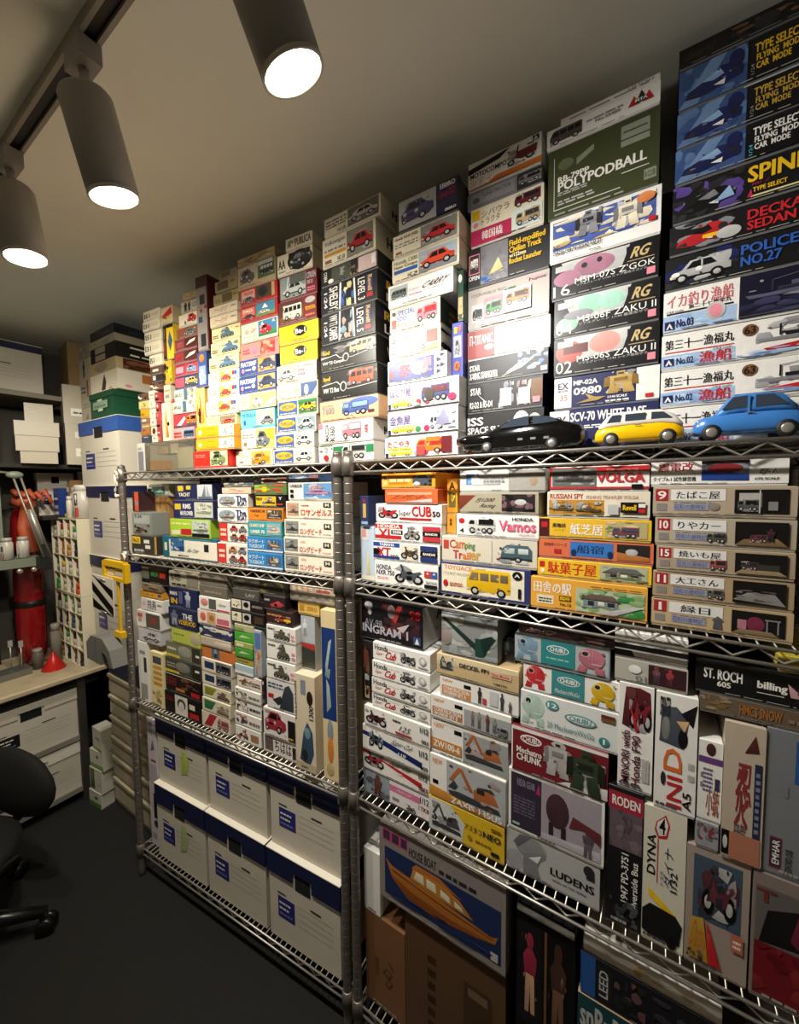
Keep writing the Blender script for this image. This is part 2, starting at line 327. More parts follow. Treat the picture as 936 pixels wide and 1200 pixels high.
# ------------------------------------------------------------------ wire racks
UNITS = {'R': (-0.6611, 0.785, 0.0, 0.0, 0.914), 'L': (-0.6973, 0.785, 0.0853, -1.0, 0.0)}        # unit: (front left corner x, y, turn, width, left/right post positions)
TIER = {'A': 1.5694, 'B': 1.2612, 'C': 0.6867, 'D': 0.0891}          # height of each lower rail
RAISE = 0.029; RDEP = 0.457
def ufr(k):
    x, y, a, *_ = UNITS[k]; return Matrix.Translation((x, y, 0)) @ Matrix.Rotation(a, 4, 'Z')
def rack(k, label, label_group):
    x, y, a, pl, pr = UNITS[k]; W = pr - pl
    t = thing('wire_rack', label, 'shelving rack', (x, y, 0), a, label_group)
    post = MB(); prof = [(.006, 0), (.013, .004)]; z = .02; top = TIER['A'] + .052
    while z < top - .02:
        prof += [(.0125, z), (.0125, z + .001), (.0125, z + .0222), (.0125, z + .0232), (.0119, z + .0234), (.0119, z + .0252)]; z += .0254
    prof += [(.0125, z), (.0125, top), (.004, top + .004)]
    post.lathe(prof, 12); p0 = None
    col = MB().lathe([(.0135, 0), (.0176, .001), (.0170, .028), (.0150, .047), (.0130, .048)], 14)
    ring = MB().lathe([(.0145, .0), (.0180, .0), (.0180, .006), (.0145, .006)], 14)
    c0 = None
    for px in (pl, pr):
        for py in (0.0, RDEP):
            if p0 is None: p = p0 = obj('post', post, POSTM, t); p.location = (px, py, 0)
            else: p = twin(p0, t, (px, py, 0))
            for T in 'ABCD':
                if c0 is None: c = c0 = obj('collar', col, POSTM, p); c.location = (0, 0, TIER[T] - .008)
                else: c = twin(c0, p, (0, 0, TIER[T] - .008))
    z0 = None
    for T in 'ABCD':
        z = TIER[T]; fr = MB(); a0, a1 = pl + .018, pr - .018
        for yy in (0.0, RDEP):
            fr.tube([(a0, yy, 0), (a1, yy, 0)], .003, 8); fr.tube([(a0, yy, .025), (a1, yy, .025)], .003, 8)
        for xx in (pl, pr):
            fr.tube([(xx, .018, 0), (xx, RDEP - .018, 0)], .003, 6); fr.tube([(xx, .018, .025), (xx, RDEP - .018, .025)], .003, 6)
        for yy in (0.0034, RDEP - .0034):
            n = int((a1 - a0 - .03) / .029); pts = [(a0 + .015 + i * (a1 - a0 - .03) / n, yy, .0035 if i % 2 else .0215) for i in range(n + 1)]
            fr.tube(pts, .0021, 6)
        for xx in (pl + .0034, pr - .0034):
            n = 14; fr.tube([(xx, .03 + i * (RDEP - .06) / n, .0035 if i % 2 else .0215) for i in range(n + 1)], .0021, 5)
        for yy in (RDEP * .33, RDEP * .67): fr.tube([(a0, yy, .0215), (a1, yy, .0215)], .0028, 6)
        s = obj('shelf', fr, CHROME, t); s.location = (0, 0, z)
        n = int((a1 - a0) / .02); w0 = None
        for i in range(1, n):
            lx = a0 + i * (a1 - a0) / n
            if z0 is None: z0 = w0 = obj('deck_wire', MB().tube([(0, .0005, .0205), (0, .001, .0265), (0, RDEP - .001, .0265), (0, RDEP, .0205)], .0017, 5), CHROME, s); w0.location = (lx, 0, 0)
            else: twin(z0, s, (lx, 0, 0))
rack('R', 'chrome wire rack at right, its left post beside the other rack', 'chrome wire racks')
rack('L', 'chrome wire rack at left, holding white file boxes at the bottom', 'chrome wire racks')

# ------------------------------------------------------------------ boxes of model kits on the racks
GR = ['boxes on the bottom shelf of the right rack', 'model kit boxes on the second shelf of the left rack', 'model kit boxes on the second shelf of the right rack', 'model kit boxes on the third shelf of the left rack', 'model kit boxes on the third shelf of the right rack', 'model kit boxes stacked on top of the left rack', 'model kit boxes stacked on top of the right rack']
REPEAT = ['r .0 .02 1 .98 w;r 0 .02 .42 .4 #a9c3e2;b 0 .02 .42 .4 #8fb0d8 #bdd2ea 6;r .02 .46 .41 .49 r;t .02 .56 .41 .85 k b|第三十一漁福丸;t .09 .1 .19 .3 B b|No.02;r .015 .08 .075 .3 B;p w .022 .1 .045 .27 .068 .1 .055 .1 .045 .18 .035 .1;t .22 .06 .4 .38 r b|漁船;t .3 .39 .4 .45 d -|1/64 scale;e .45 .6 .53 .93 T;t .46 .66 .52 .87 k b|63;s ship .52 .25 1 .95 g k;p r .56 .2 1 .42 1 .25 .58 .12;b .42 0 1 .2 #7fa4d0 #a9c3e2 5', 't .4 .3 .75 .8 k -|;e .38 .28 .72 .88 k;t .42 .42 .68 .72 w b|Be-1;l .3 .1 .8 .16 #8a6a10 1', 'r 0 .06 1 .98 W;l .04 .35 .34 .8 #a86a6a 3;r .38 .08 .76 .96 #e2b04a;s car .4 .15 .74 .75 #d8402c T;e .55 .68 .74 .95 m;r .79 .58 .86 .88 r;r .87 .58 .94 .88 b;l .8 .2 .92 .45 p 1', 'r 0 .03 .62 1 #f0a41c;r .62 .03 1 1 #f2ead6;e .06 .25 .16 .75 #f8e0a0;l .3 .15 .55 .3 #c87a14 1;t .3 .75 .58 .85 #c87a14 -|CITROEN;p #8a8478 .7 .2 .73 .2 .85 .85 .82 .85;p #8a8478 .8 .2 .83 .2 .78 .8 .75 .8;r .92 .1 .96 .3 g;r .92 .7 .96 .9 g', 'b 0 0 .5 1 #a8c0b8 W 5;b .5 0 1 1 #d8c890 g 5;r .45 .0 .6 1 #4a6a80;t .04 .35 .4 .65 #55705a b|SKULL', 't .14 .2 .4 .7 d b|51;l .5 .3 .9 .7 #c0b49a 2;r .06 .2 .12 .75 d', 't .14 .2 .4 .7 d b|31;l .5 .3 .9 .7 #c0b49a 2;r .06 .2 .12 .75 d', 't .03 .55 .28 .9 #4a4a4c b|Honda;l .3 .7 .5 .76 G 1;t .04 .18 .2 .5 #c86a70 i|Super;t .21 .12 .46 .6 #c02430 bi|Cub;s moto .5 .1 .76 .85 #5a5c5e k;e .82 .3 .94 .8 G;e .845 .38 .915 .7 w;r .8 .14 .96 .22 G', 'e .03 .05 .6 .9 #8a9aa8;s ship .1 .1 .55 .85 #6a4a3c #c8c0b0;t .62 .5 .95 .92 #24306a b|The;t .66 .1 .97 .52 #24306a b|BOAT', 'r 0 0 1 .12 #d8e4ec;r .55 .14 .96 .92 #3a6aa8;e .6 .2 .92 .75 #5a4a3c;s ship .58 .2 .95 .85 #6a5a48 W;t .04 .55 .5 .85 w b|タグボート;t .06 .22 .5 .48 #c8e0f0 b|TUGBOAT', 'r .02 .12 .3 .92 #8a8c88;s ship .04 .2 .29 .8 #3a3a3a #5a5a55;t .34 .12 .78 .5 #c8282c b|ロングビーチ;t .36 .72 .46 .84 r -|1/2500;r .82 .5 .96 .82 d;t .84 .56 .94 .76 W b|M;l .8 .16 .97 .24 p 1', 's tank .25 .1 .82 .85 #5a5648 #3a372f;l .05 .75 .3 .88 d 1;l .86 .2 .97 .7 p 2']
# rack, left, right, bottom, top, set-back, depth (mm), colour, print, label, group, print on the right side
BOXES = [
('R', 673.0, 886.0, 2233.9, 2269.0, 90, 260, 'k', 'r .0 .0 .3 .9 #1c1512;b .32 0 .7 .9 T d 6;e .45 .1 .6 .8 d;t .02 .15 .25 .7 #4a4038 i|Special Kit;p p .78 .5 .8 .8 .82 .5 .77 .7 .83 .7;p G .86 .5 .88 .8 .9 .5 .85 .7 .91 .7', 'black box with two faint stars, rightmost stack on the right rack', GR[6]),
('R', 674.0, 888.0, 2166.7, 2233.9, 90, 260, 'k', 'r 0 0 .42 1 #3d5688;b 0 0 .42 1 #34507e #5878a4 8;p #6c88b0 0 0 .12 0 .3 1 .2 1;s wedge .04 .1 .4 .75 B s;e .31 .5 .4 .95 B;r .42 0 1 1 k;t .46 .62 .72 .84 y b|TYPE SELECT;t .47 .42 .72 .58 y b|FLYING  MODE;t .47 .22 .66 .38 y b|CAR  MODE;t .44 .1 .46 .4 g v|1/24', 'black box, blue wedge car, yellow lettering, rightmost stack on the right rack', GR[6]),
('R', 673.0, 891.0, 2104.6, 2166.7, 90, 260, 'k', 'r 0 0 .42 1 #3d5688;b 0 0 .42 1 #34507e #5878a4 8;p #6c88b0 0 0 .12 0 .3 1 .2 1;s wedge .04 .1 .4 .75 B s;e .31 .5 .4 .95 B;r .42 0 1 1 k;t .46 .62 .72 .84 #c9a43a b|TYPE SELECT;t .47 .42 .72 .58 #c9a43a b|FLYING  MODE;t .47 .22 .66 .38 #c9a43a b|CAR  MODE;t .44 .1 .46 .4 g v|1/24;r .4 .96 1 1 G', 'black box, blue wedge car, ochre lettering, rightmost stack on the right rack', GR[6]),
('R', 672.0, 893.0, 2044.3, 2104.6, 90, 260, 'k', 'r 0 0 .42 1 #3d5688;b 0 0 .42 1 #34507e #5878a4 8;p #6c88b0 0 0 .12 0 .3 1 .2 1;s wedge .04 .1 .4 .75 B s;e .31 .5 .4 .95 B;r .42 0 1 1 k;t .46 .62 .72 .84 w b|TYPE SELECT;t .47 .42 .72 .58 w b|FLYING  MODE;t .47 .22 .66 .38 w b|CAR  MODE;t .44 .1 .46 .4 c v|1/24;r .78 .3 .84 .6 g', 'black box, blue wedge car, white lettering, rightmost stack on the right rack', GR[6]),
('R', 670.0, 896.0, 1980.5, 2044.3, 90, 260, 'k', 'b 0 0 .42 1 d v 8;s wedge .06 .1 .38 .7 k g;p s .25 .25 .34 .6 .37 .3;t .44 .48 .93 .9 y b|SPINNER;t .45 .38 .56 .46 P i|Ver. 1;t .47 .2 .65 .32 y b|TYPE SELECT;r .46 .08 .8 .12 Y;p P .44 .1 .46 .3 .47 .1;t .78 .25 .9 .42 g b|POLICE', 'black box with big yellow lettering, rightmost stack on the right rack', GR[6]),
('R', 667.0, 898.0, 1928.0, 1980.5, 90, 260, 'k', 'b 0 0 .42 1 d g 6;s wedge .04 .1 .36 .85 r k;r .2 .3 .3 .42 y;e .28 .1 .42 .5 G;t .45 .5 .85 .82 r b|DECKARD;t .45 .15 .7 .45 r b|SEDAN;r .74 .32 .86 .5 y;t .74 .1 .86 .26 g b|POLICE', 'black box with red lettering, red car, rightmost stack on the right rack', GR[6]),
('R', 662.0, 901.0, 1870.0, 1928.0, 90, 260, 'k', 'b 0 0 .42 1 B d 6;s car .03 .08 .38 .85 G k;e .04 .35 .09 .5 w;e .18 .4 .22 .55 w;t .43 .55 .92 .85 b b|POLICE CAR;t .43 .2 .64 .5 b b|NO.27;t .72 .22 .88 .38 g b|POLICE', 'black box with blue lettering, police car, rightmost stack on the right rack', GR[6]),
('R', 661.0, 903.0, 1796.6, 1870.0, 90, 260, 'w', 'r 0 0 .43 1 w;r 0 0 .42 .4 #a9c3e2;b 0 0 .42 .4 #8fb0d8 #bdd2ea 5;t .02 .58 .4 .92 #c56a72 b|イカ釣り漁船;t .15 .5 .39 .6 k b|第二十七豊栄丸;r .02 .42 .4 .46 k;t .02 .47 .12 .53 d -|1/64 scale;e .25 .12 .36 .55 G;e .27 .17 .34 .5 p;r .01 .04 .07 .26 B;p w .018 .06 .04 .22 .062 .06 .05 .06 .04 .14 .03 .06;t .08 .08 .18 .28 B b|No.03;r .43 0 1 1 #16162a;b .43 0 1 .4 #262640 #3a3a58 6;s ship .46 .3 1 .9 #5a5a70 #33334a', 'white and blue box, pink kanji, dark ship, rightmost stack on the right rack', GR[6]),
('R', 660.0, 906.0, 1732.2, 1796.6, 90, 260, 'w', REPEAT[0], 'white box, black kanji, grey fishing boat, rightmost stack on the right rack', GR[6]),
('R', 660.1, 909.0, 1667.9, 1732.2, 90, 260, 'w', REPEAT[0], 'white box, black kanji, fishing boat, lower copy, rightmost stack on the right rack', GR[6]),
('R', 659.0, 912.0, 1598.4, 1667.9, 90, 260, 'w', REPEAT[0], 'white kanji box half hidden by blue car, rightmost stack on the right rack', GR[6]),
('R', 481.0, 646.0, 2239.6, 2254.4, 92, 250, 'w', 'l .1 .3 .9 .7 g 1;t .7 .5 .95 .9 g b|1:35 SCALE', 'small white box set back under ceiling, stack behind the yellow toy car', GR[6]),
('R', 456.0, 647.0, 2198.3, 2239.6, 92, 250, 'w', 's van .03 .1 .34 .9 #5a4f4c k;l .38 .55 .7 .7 g 1;t .46 .35 .68 .5 g b|No.35405;p r .74 .3 .79 .75 .84 .3;p r .86 .3 .91 .75 .95 .3;p d .8 .35 .85 .9 .9 .35;t .8 .4 .9 .55 w b|MTA', 'white box, grey armoured jeep, red triangles, stack behind the yellow toy car', GR[6]),
('R', 459.0, 648.0, 2063.8, 2198.3, 92, 250, '#3d4423', 'r .06 .1 .065 .88 w;r .06 .1 .68 .11 w;t .1 .36 .9 .5 w b|POLYPODBALL;t .1 .49 .4 .58 w b|RB-79PP;l .1 .3 .38 .36 G 2;l .1 .16 .45 .24 G 2;e .1 .66 .25 .82 #6a7050;p #8a8f78 .28 .76 .44 .86 .44 .78 .28 .66;r .68 .64 .92 .92 #8f9585;r .68 .72 .92 .74 #3d4423;r .7 .82 .9 .84 #3d4423;r .69 .28 .92 .29 w;r .88 .08 .98 .22 #8f9585;t .89 .11 .97 .19 #3d4423 b|B CLUB', 'olive green box with white lettering, stack behind the yellow toy car', GR[6]),
('R', 464.0, 653.0, 1977.2, 2063.8, 92, 250, 'w', 'r .03 .25 .96 .93 #5066a8;b .03 .25 .96 .93 W #4a5ea8 16;b .03 .25 .6 .5 W t 7;s robot .6 .3 .85 .92 W g;s robot .25 .4 .5 .95 g d;e .8 .7 .95 .92 #e08a50;t .04 .24 .1 .36 B i|HG;t .04 .12 .5 .22 d b|OUR ODE OVER THE GROUND WAR SET;r .9 .26 .96 .36 r', 'white framed box, blue sky, battle scene, stack behind the yellow toy car', GR[6]),
('R', 468.0, 652.0, 1904.7, 1977.2, 92, 250, 'k', "r 0 0 1 .98 k;p G .1 1 .75 1 .68 .45 .2 .35;e .22 .45 .62 1 #b07a90;e .02 .3 .3 .75 #b07a90;e .3 .7 .36 .85 d;e .45 .75 .5 .9 d; r .72 .5 .97 .93 k;r .73 .52 .96 .54 t;t .75 .6 .94 .88 #cdb27a bi|RG;t .24 .3 .97 .47 w -|MSM-07S Z'GOK;t .26 .22 .9 .29 G -|リアルグレード 1/144 シャア専用ズゴック;t .02 .04 .19 .36 w -|16;r .9 .06 .97 .24 p;r .04 .75 .2 .92 G", 'black box with pink machine, number 16, stack behind the yellow toy car', GR[6]),
('R', 474.0, 655.0, 1827.4, 1904.7, 92, 250, 'k', 'r 0 0 1 .98 k;p G .1 1 .75 1 .68 .45 .2 .35;e .25 .5 .5 1 m;e .44 .5 .7 .96 #a8d8c4;e .02 .1 .25 .5 #8fc0a0;e .1 .4 .4 .65 g; r .72 .5 .97 .93 k;r .73 .52 .96 .54 t;t .75 .6 .94 .88 #cdb27a bi|RG;t .24 .3 .97 .47 w -|MS-06F ZAKU II;t .26 .22 .9 .29 G -|リアルグレード 1/144 量産型ザク;t .02 .04 .19 .36 w -|04;r .9 .06 .97 .24 p;r .04 .75 .2 .92 G', 'black box with mint machine, number 04, stack behind the yellow toy car', GR[6]),
('R', 475.0, 656.0, 1750.3, 1827.4, 92, 250, 'k', 'r 0 0 1 .98 k;p G .1 1 .75 1 .68 .45 .2 .35;e .36 .45 .66 1 #ef9a90;e .02 .3 .3 .9 #c9604f;r .1 .55 .35 .8 #6a3a38; r .72 .5 .97 .93 k;r .73 .52 .96 .54 t;t .75 .6 .94 .88 #cdb27a bi|RG;t .24 .3 .97 .47 w -|MS-06S ZAKU II;t .26 .22 .9 .29 G -|リアルグレード 1/144 シャア専用ザク;t .02 .04 .19 .36 w -|02;r .9 .06 .97 .24 p;r .04 .75 .2 .92 G', 'black box with coral machine, number 02, stack behind the yellow toy car', GR[6]),
('R', 476.0, 658.0, 1684.4, 1750.3, 92, 250, 'B', 'r 0 0 .18 1 w;r .8 0 1 1 w;t .04 .62 .15 .84 B b|EX;t .04 .53 .15 .6 B b|MODEL;t .06 .24 .14 .44 r -|35;t .2 .7 .44 .86 w b|MP-02A;t .2 .38 .48 .62 w b|0980;s robot .5 .3 .82 .98 #b89a5a #8a6a34;p #b89a5a .22 .1 .36 .22 .32 .4 .42 .26 .52 .24 .44 .14;t .54 .16 .72 .24 w b|1/144 SCALE;l .52 .06 .75 .14 w 1;r .88 .06 .95 .18 r', 'navy box with golden machine, red 35, stack behind the yellow toy car', GR[6]),
('R', 468.0, 657.9, 1598.4, 1684.4, 92, 250, 'B', 'r 0 0 .2 1 w;t .05 .62 .17 .85 B b|EX;t .21 .7 .9 .93 w b|SCV-70 WHITE BASE;l .22 .52 .55 .62 w 2', 'navy box with bold white lettering, partly hidden, stack behind the yellow toy car', GR[6]),
('R', 286.0, 445.0, 2185.5, 2248.8, 92, 230, 'w', 'p o 0 0 1 0 1 .22 .4 .22 .3 .08 0 .04;p k 0 .8 .6 .98 .45 .75 0 .6;t .03 .42 .55 .6 k b|MOTOCOMPO;t .03 .12 .34 .36 p b|シティ;s scooter .55 .25 .96 .9 R k;r .89 .78 .97 .96 B;p w .9 .8 .93 .94 .96 .8', 'white box, red folding scooter, orange stripe, stack behind the black toy car', GR[6]),
('R', 283.1, 448.0, 2147.8, 2185.5, 92, 230, 'g', 'r .68 0 1 1 d;s truck .7 .2 .98 .85 g k;r .06 .1 .65 .9 #9a9aa0;t .22 .5 .6 .75 d -|CLAAS TRACTOR;e .08 .2 .18 .6 #55555a', 'grey box with dark tractor photo, stack behind the black toy car', GR[6]),
('R', 293.0, 451.0, 2063.8, 2147.8, 92, 230, 'W', 'r 0 0 .58 .42 P;t .16 .1 .46 .34 w b|韓国橇;r .02 .68 .13 .95 y;r .02 .45 .12 .66 w;e .03 .48 .11 .63 p;t .16 .7 .55 .88 T -|シバウラ;t .16 .5 .42 .68 T -|トラクタ;s truck .62 .6 .96 .95 R k;r .6 .05 .98 .55 #dcebe6;s truck .64 .1 .96 .5 t d', 'cream box with magenta panel and tractors, stack behind the black toy car', GR[6]),
('R', 285.0, 462.0, 1976.5, 2063.8, 92, 230, 'k', 'r .17 .0 .52 1 g;b .17 0 .52 1 g #8a8a96 7;p Y .28 .2 .4 .6 .46 .3;b .17 0 .5 .25 b t 3;r .02 .32 .16 .85 p;r .03 .35 .15 .82 #40262c;s truck .04 .45 .14 .75 w w;t .02 .16 .16 .28 w b|OPEN;t .54 .75 .96 .9 y b|Field-modified;t .54 .58 .92 .73 y b|Civilian Truck;t .54 .46 .74 .56 Y b|w/122mm;t .54 .3 .92 .44 y b|Rocket Launcher', 'black box, rocket photo, yellow lettering, stack behind the black toy car', GR[6]),
('R', 285.0, 463.0, 1884.7, 1976.5, 92, 230, '#b3aaa2', 't .04 .8 .5 .87 d -|TOYOTA MODEL G1 TRUCK;r .05 .15 .2 .6 #d8d4cc;s truck .06 .2 .19 .5 d k;r .22 .2 .45 .7 p;b .22 .2 .45 .7 p s 4;s truck .24 .25 .44 .6 n k;s truck .47 .62 .62 .82 n k;r .46 .2 .8 .75 #cfd6d4;s truck .5 .35 .78 .7 o k;t .76 .82 .95 .92 p b|Fujimi', 'tan grey box with small truck pictures, stack behind the black toy car', GR[6]),
('R', 283.1, 466.0, 1818.2, 1884.7, 92, 230, 'w', 'r 0 0 .35 1 #a34a48;t .03 .5 .33 .85 w b|Π-TITANIC;e .22 .25 .34 .45 w;b .36 0 1 1 G w 8;p p .4 .95 .9 .99 .7 .7;e .6 .02 .95 .5 g;e .66 .02 .9 .38 d;r .82 .6 .98 .64 G', 'box with dark red panel, rail art, stack behind the black toy car', GR[6]),
('R', 284.6, 463.0, 1764.9, 1818.2, 92, 230, 'k', 'p G .42 .02 .95 .98 .7 .35;b .65 .2 1 1 b s 6;p w .5 .2 .72 .7 .66 .35;t .03 .5 .17 .78 w b|STAR;t .03 .1 .4 .42 w b|X-WING STARFIGHTER;r .92 .06 .99 .25 w', 'black box, blue glow, small fighter lettering, stack behind the black toy car', GR[6]),
('R', 284.4, 453.0, 1697.0, 1764.9, 92, 230, 'd', 'b .44 .05 .64 .95 #c8c4c0 #8a8a94 6;r .46 .1 .61 .72 #d4d0cc;b .68 .05 .86 .9 #c0bab4 #9a8480 6;r .7 .1 .85 .66 #ccc6c0;r .86 .2 1 .9 T;t .05 .6 .2 .85 w b|STAR;t .04 .12 .36 .35 w b|R2-D2 & R5-D4;p w .12 .7 .28 .3 .24 .36;r .88 .1 .97 .3 p', 'dark box with two pale upright shapes, stack behind the black toy car', GR[6]),
('R', 282.0, 456.0, 1598.4, 1697.0, 92, 230, '#1a1a1a', 'e .62 .35 .84 .98 w;e .64 .45 .78 .8 #8a7048;e .8 .4 .98 .9 G;t .02 .72 .24 .92 w b|ISS;t .02 .52 .54 .68 w b|SPACE SUIT;r .0 .46 .6 .49 r;t .02 .36 .4 .44 w b|EXTRAVEHICULAR', 'black box with white astronaut, bold lettering, stack behind the black toy car', GR[6]),
('R', 126.0, 281.9, 2129.5, 2204.5, 45, 230, 'k', 'r .02 .03 .66 .97 #b8b8b8;s sedan .06 .15 .62 .85 #4a4a74 d;r .66 .03 1 .97 #1f1f48;t .72 .78 .96 .93 w b|EBBRO;t .7 .5 .96 .72 r -|Citroen DS21;t .8 .06 .97 .14 w b|EBBRO', 'dark blue box, blue vintage car photo, stack left of the black toy car', GR[6]),
('R', 112.0, 284.0, 2074.9, 2129.5, 45, 230, 'W', 'r .0 0 1 1 W;t .03 .72 .4 .9 d b|Honda N360 (NIII);l .03 .4 .4 .64 g 2;t .5 .06 .62 .24 d b|HC-21;r .04 .1 .14 .22 #8a5a50;r .66 .02 .69 .03 d;r .44 .04 .97 .96 #8a8780;b .44 .5 .97 .96 s g 4;s car .46 .12 .94 .8 r k', 'cream box, red car seen front right, stack left of the black toy car', GR[6], 't .4 .3 .9 .6 d b|HC-21'),
('R', 109.0, 284.0, 2017.5, 2074.9, 45, 230, 'W', 't .03 .74 .4 .92 #7a8060 b|Honda 1300;t .03 .52 .4 .7 #6a7050 b|New Coupe;r .03 .34 .4 .5 b;t .25 .06 .4 .24 d b|HC-29;r .42 .04 .97 .96 #a8b8c4;r .42 .04 .97 .3 g;s car .44 .12 .94 .85 #d8452a k', 'cream box, orange red car facing left, stack left of the black toy car', GR[6], 't .4 .3 .9 .6 d b|HC-29'),
('R', 97.0, 270.0, 1962.3, 2017.5, 45, 230, 'w', 'r .03 .3 .32 .9 #b4c0c0;s van .05 .32 .3 .75 #5a5f60 k;t .52 .45 .97 .7 k i|CARRY;t .34 .5 .5 .6 p -|SUZUKI;l .34 .3 .55 .4 p 1;l .56 .35 .9 .4 G 1', 'plain white box, black italic lettering, stack left of the black toy car', GR[6]),
('R', 101.0, 237.0, 1901.8, 1962.3, 45, 230, '#e6dcc4', 'r .03 .06 .97 .94 W;t .15 .66 .52 .88 b b|SPECIAL;t .15 .42 .34 .62 b b|EDO;t .15 .14 .52 .34 r b|おでんくん;s truck .55 .15 .95 .85 p r;r .04 .15 .13 .5 r;r .05 .7 .12 .84 d', 'cream box, blue lettering, pink food van, stack left of the black toy car', GR[6], 'r 0 0 1 1 #40483c;l .2 .2 .8 .8 #a8803c 2'),
('R', 99.0, 239.0, 1838.1, 1901.8, 45, 230, '#ecdcbe', 't .16 .45 .4 .9 #c86a50 i|いしやき;t .2 .3 .42 .55 r i|いも;s van .35 .12 .75 .85 #d8d8d4 #8fa0a0;r .74 .4 .94 .85 #b07068;r .03 .2 .12 .5 r;r .05 .65 .12 .8 d;r .12 .05 .35 .15 #e0a070;p #d8b070 .6 .08 .95 .35 .95 .1', 'cream box, white van, red brush lettering, stack left of the black toy car', GR[6], 'b 0 0 1 1 k W 8'),
('R', 95.0, 254.9, 1780.0, 1838.1, 45, 230, 'w', 'r .02 .05 .8 .95 #2c3f8c;e .42 .2 .7 .8 Y;t .2 .2 .4 .75 r b|祭;r .04 .2 .11 .55 r;t .12 .8 .3 .9 c -|AOSHIMA;p w .03 .75 .06 .92 .09 .75;r .62 .5 .76 .9 #8a6a80;b .56 .2 .78 .5 #c05a50 #7a80a0 4;p B .84 .1 .92 .2 .84 .3;p B .9 .35 .98 .45 .9 .55;p B .84 .6 .92 .7 .84 .8;p B .9 .8 .98 .9 .9 .95;p B .84 .35 .9 .45 .84 .5', 'blue box with large red festival kanji, stack left of the black toy car', GR[6]),
('R', 92.0, 283.4, 1714.6, 1780.0, 45, 230, 'w', 'r 0 0 1 1 w;s van .06 .08 .4 .4 y Y;r .01 .06 .05 .26 B;e .42 .08 .5 .34 r;e .54 .08 .62 .34 P;p d 0 .0 1 .0 1 .04 0 .04;t .04 .5 .35 .85 #7a62a0 b|はなび屋;s truck .5 .15 .88 .85 #4a4f88 R;e .55 .2 .68 .7 #3a3428;e .86 .12 .97 .4 P;t .36 .7 .52 .78 g i|Sweets;p G .08 .75 .16 .75 .5 .1 .4 .06', 'white checkered box, purple lettering, blue van, stack left of the black toy car', GR[6]),
('R', 90.0, 281.0, 1653.3, 1714.6, 45, 230, 'w', 'r 0 0 1 1 w;s van .06 .08 .4 .4 y Y;r .01 .06 .05 .26 B;e .42 .08 .5 .34 n;e .54 .08 .62 .34 P;p d 0 .0 1 .0 1 .04 0 .04;t .03 .45 .35 .85 #6a5aa0 b|金魚屋;s van .62 .15 .82 .7 #e0e0e8 d;b .72 .15 .98 .9 #a8aac4 #c8c8d8 7;p #9a9ab8 .7 .3 .82 .98 .9 .3;t .45 .8 .7 .92 p i|Kingyo', 'white checkered box, purple fish lettering, stack left of the black toy car', GR[6]),
('R', 83.0, 281.0, 1598.4, 1653.3, 45, 230, 'w', 'r 0 0 1 1 w;s van .06 .08 .4 .4 y Y;r .01 .06 .05 .26 B;e .42 .08 .5 .34 s;e .54 .08 .62 .34 P;p d 0 .0 1 .0 1 .04 0 .04;t .04 .5 .36 .85 r b|たこやき;r .04 .42 .38 .5 #c8d860;s truck .46 .1 .93 .95 o r;r .46 .1 .58 .5 #c84a4a;r .8 .15 .93 .9 R;r .6 .7 .78 .92 o', 'white box, red yellow takoyaki food truck, stack left of the black toy car', GR[6]),
('R', 271.0, 284.0, 1903.4, 2014.9, 70, 180, 'N', 'r .1 .1 .9 .45 t;e .1 .75 .8 .92 w;b 0 0 1 .3 o t 3', 'narrow green and tan box end, in the gap behind the food truck boxes', GR[6]),
('R', 256.1, 281.9, 1780.0, 1903.4, 70, 180, '#4a55b4', 'r .15 .35 .85 .75 #d8d8d8;s sedan .2 .38 .8 .7 g k;e .2 .08 .75 .28 o;t .3 .13 .65 .23 d b|AO;r .2 .8 .5 .92 y;e .6 .82 .9 .94 #d85a40', 'upright blue box, grey toy, orange disc, in the gap behind the food truck boxes', GR[6]),
('R', -90.0, 91.0, 2179.0, 2229.7, 28, 190, 'W', 'l .03 .55 .42 .9 g 2;t .03 .4 .42 .52 d b|Corolla Levin;t .25 .08 .4 .22 d b|HC-28;r .44 .04 .97 .96 #6a6660;s car .46 .15 .95 .8 #c4bcb8 k', 'cream box, silver coupe photo, under ceiling, stack above the joined middle posts', GR[6], 't .25 .3 .75 .7 d b|HC-28'),
('R', -97.0, 75.0, 2104.0, 2179.0, 28, 190, 'W', 't .04 .7 .45 .9 g b|Volkswagen;l .04 .52 .45 .66 g 1;r .04 .34 .46 .46 #d89a3a;t .3 .08 .44 .24 d b|HC-10;r .05 .1 .18 .22 #8a5a50;r .48 .04 .96 .96 #8a8578;s car .5 .12 .95 .8 r k', 'cream box, red coupe photo, orange stripe, stack above the joined middle posts', GR[6], 't .25 .3 .75 .7 d b|HC-10'),
('R', -105.5, 81.0, 2059.2, 2104.0, 28, 190, '#1c1c1c', 'r .2 .1 .55 .95 #4c5248;b .5 .05 .68 .95 #a07850 #3a4438 4;r .68 .05 .98 .95 #d8c0bc;t .06 .2 .12 .85 w V|COBRA;t .34 .3 .44 .8 G V|Shelby;r .9 .3 .96 .85 w;e .14 .0 .24 .3 w', 'bent dark box with green and pink art, stack above the joined middle posts', GR[6], 't .25 .3 .75 .7 k b|1:24'),
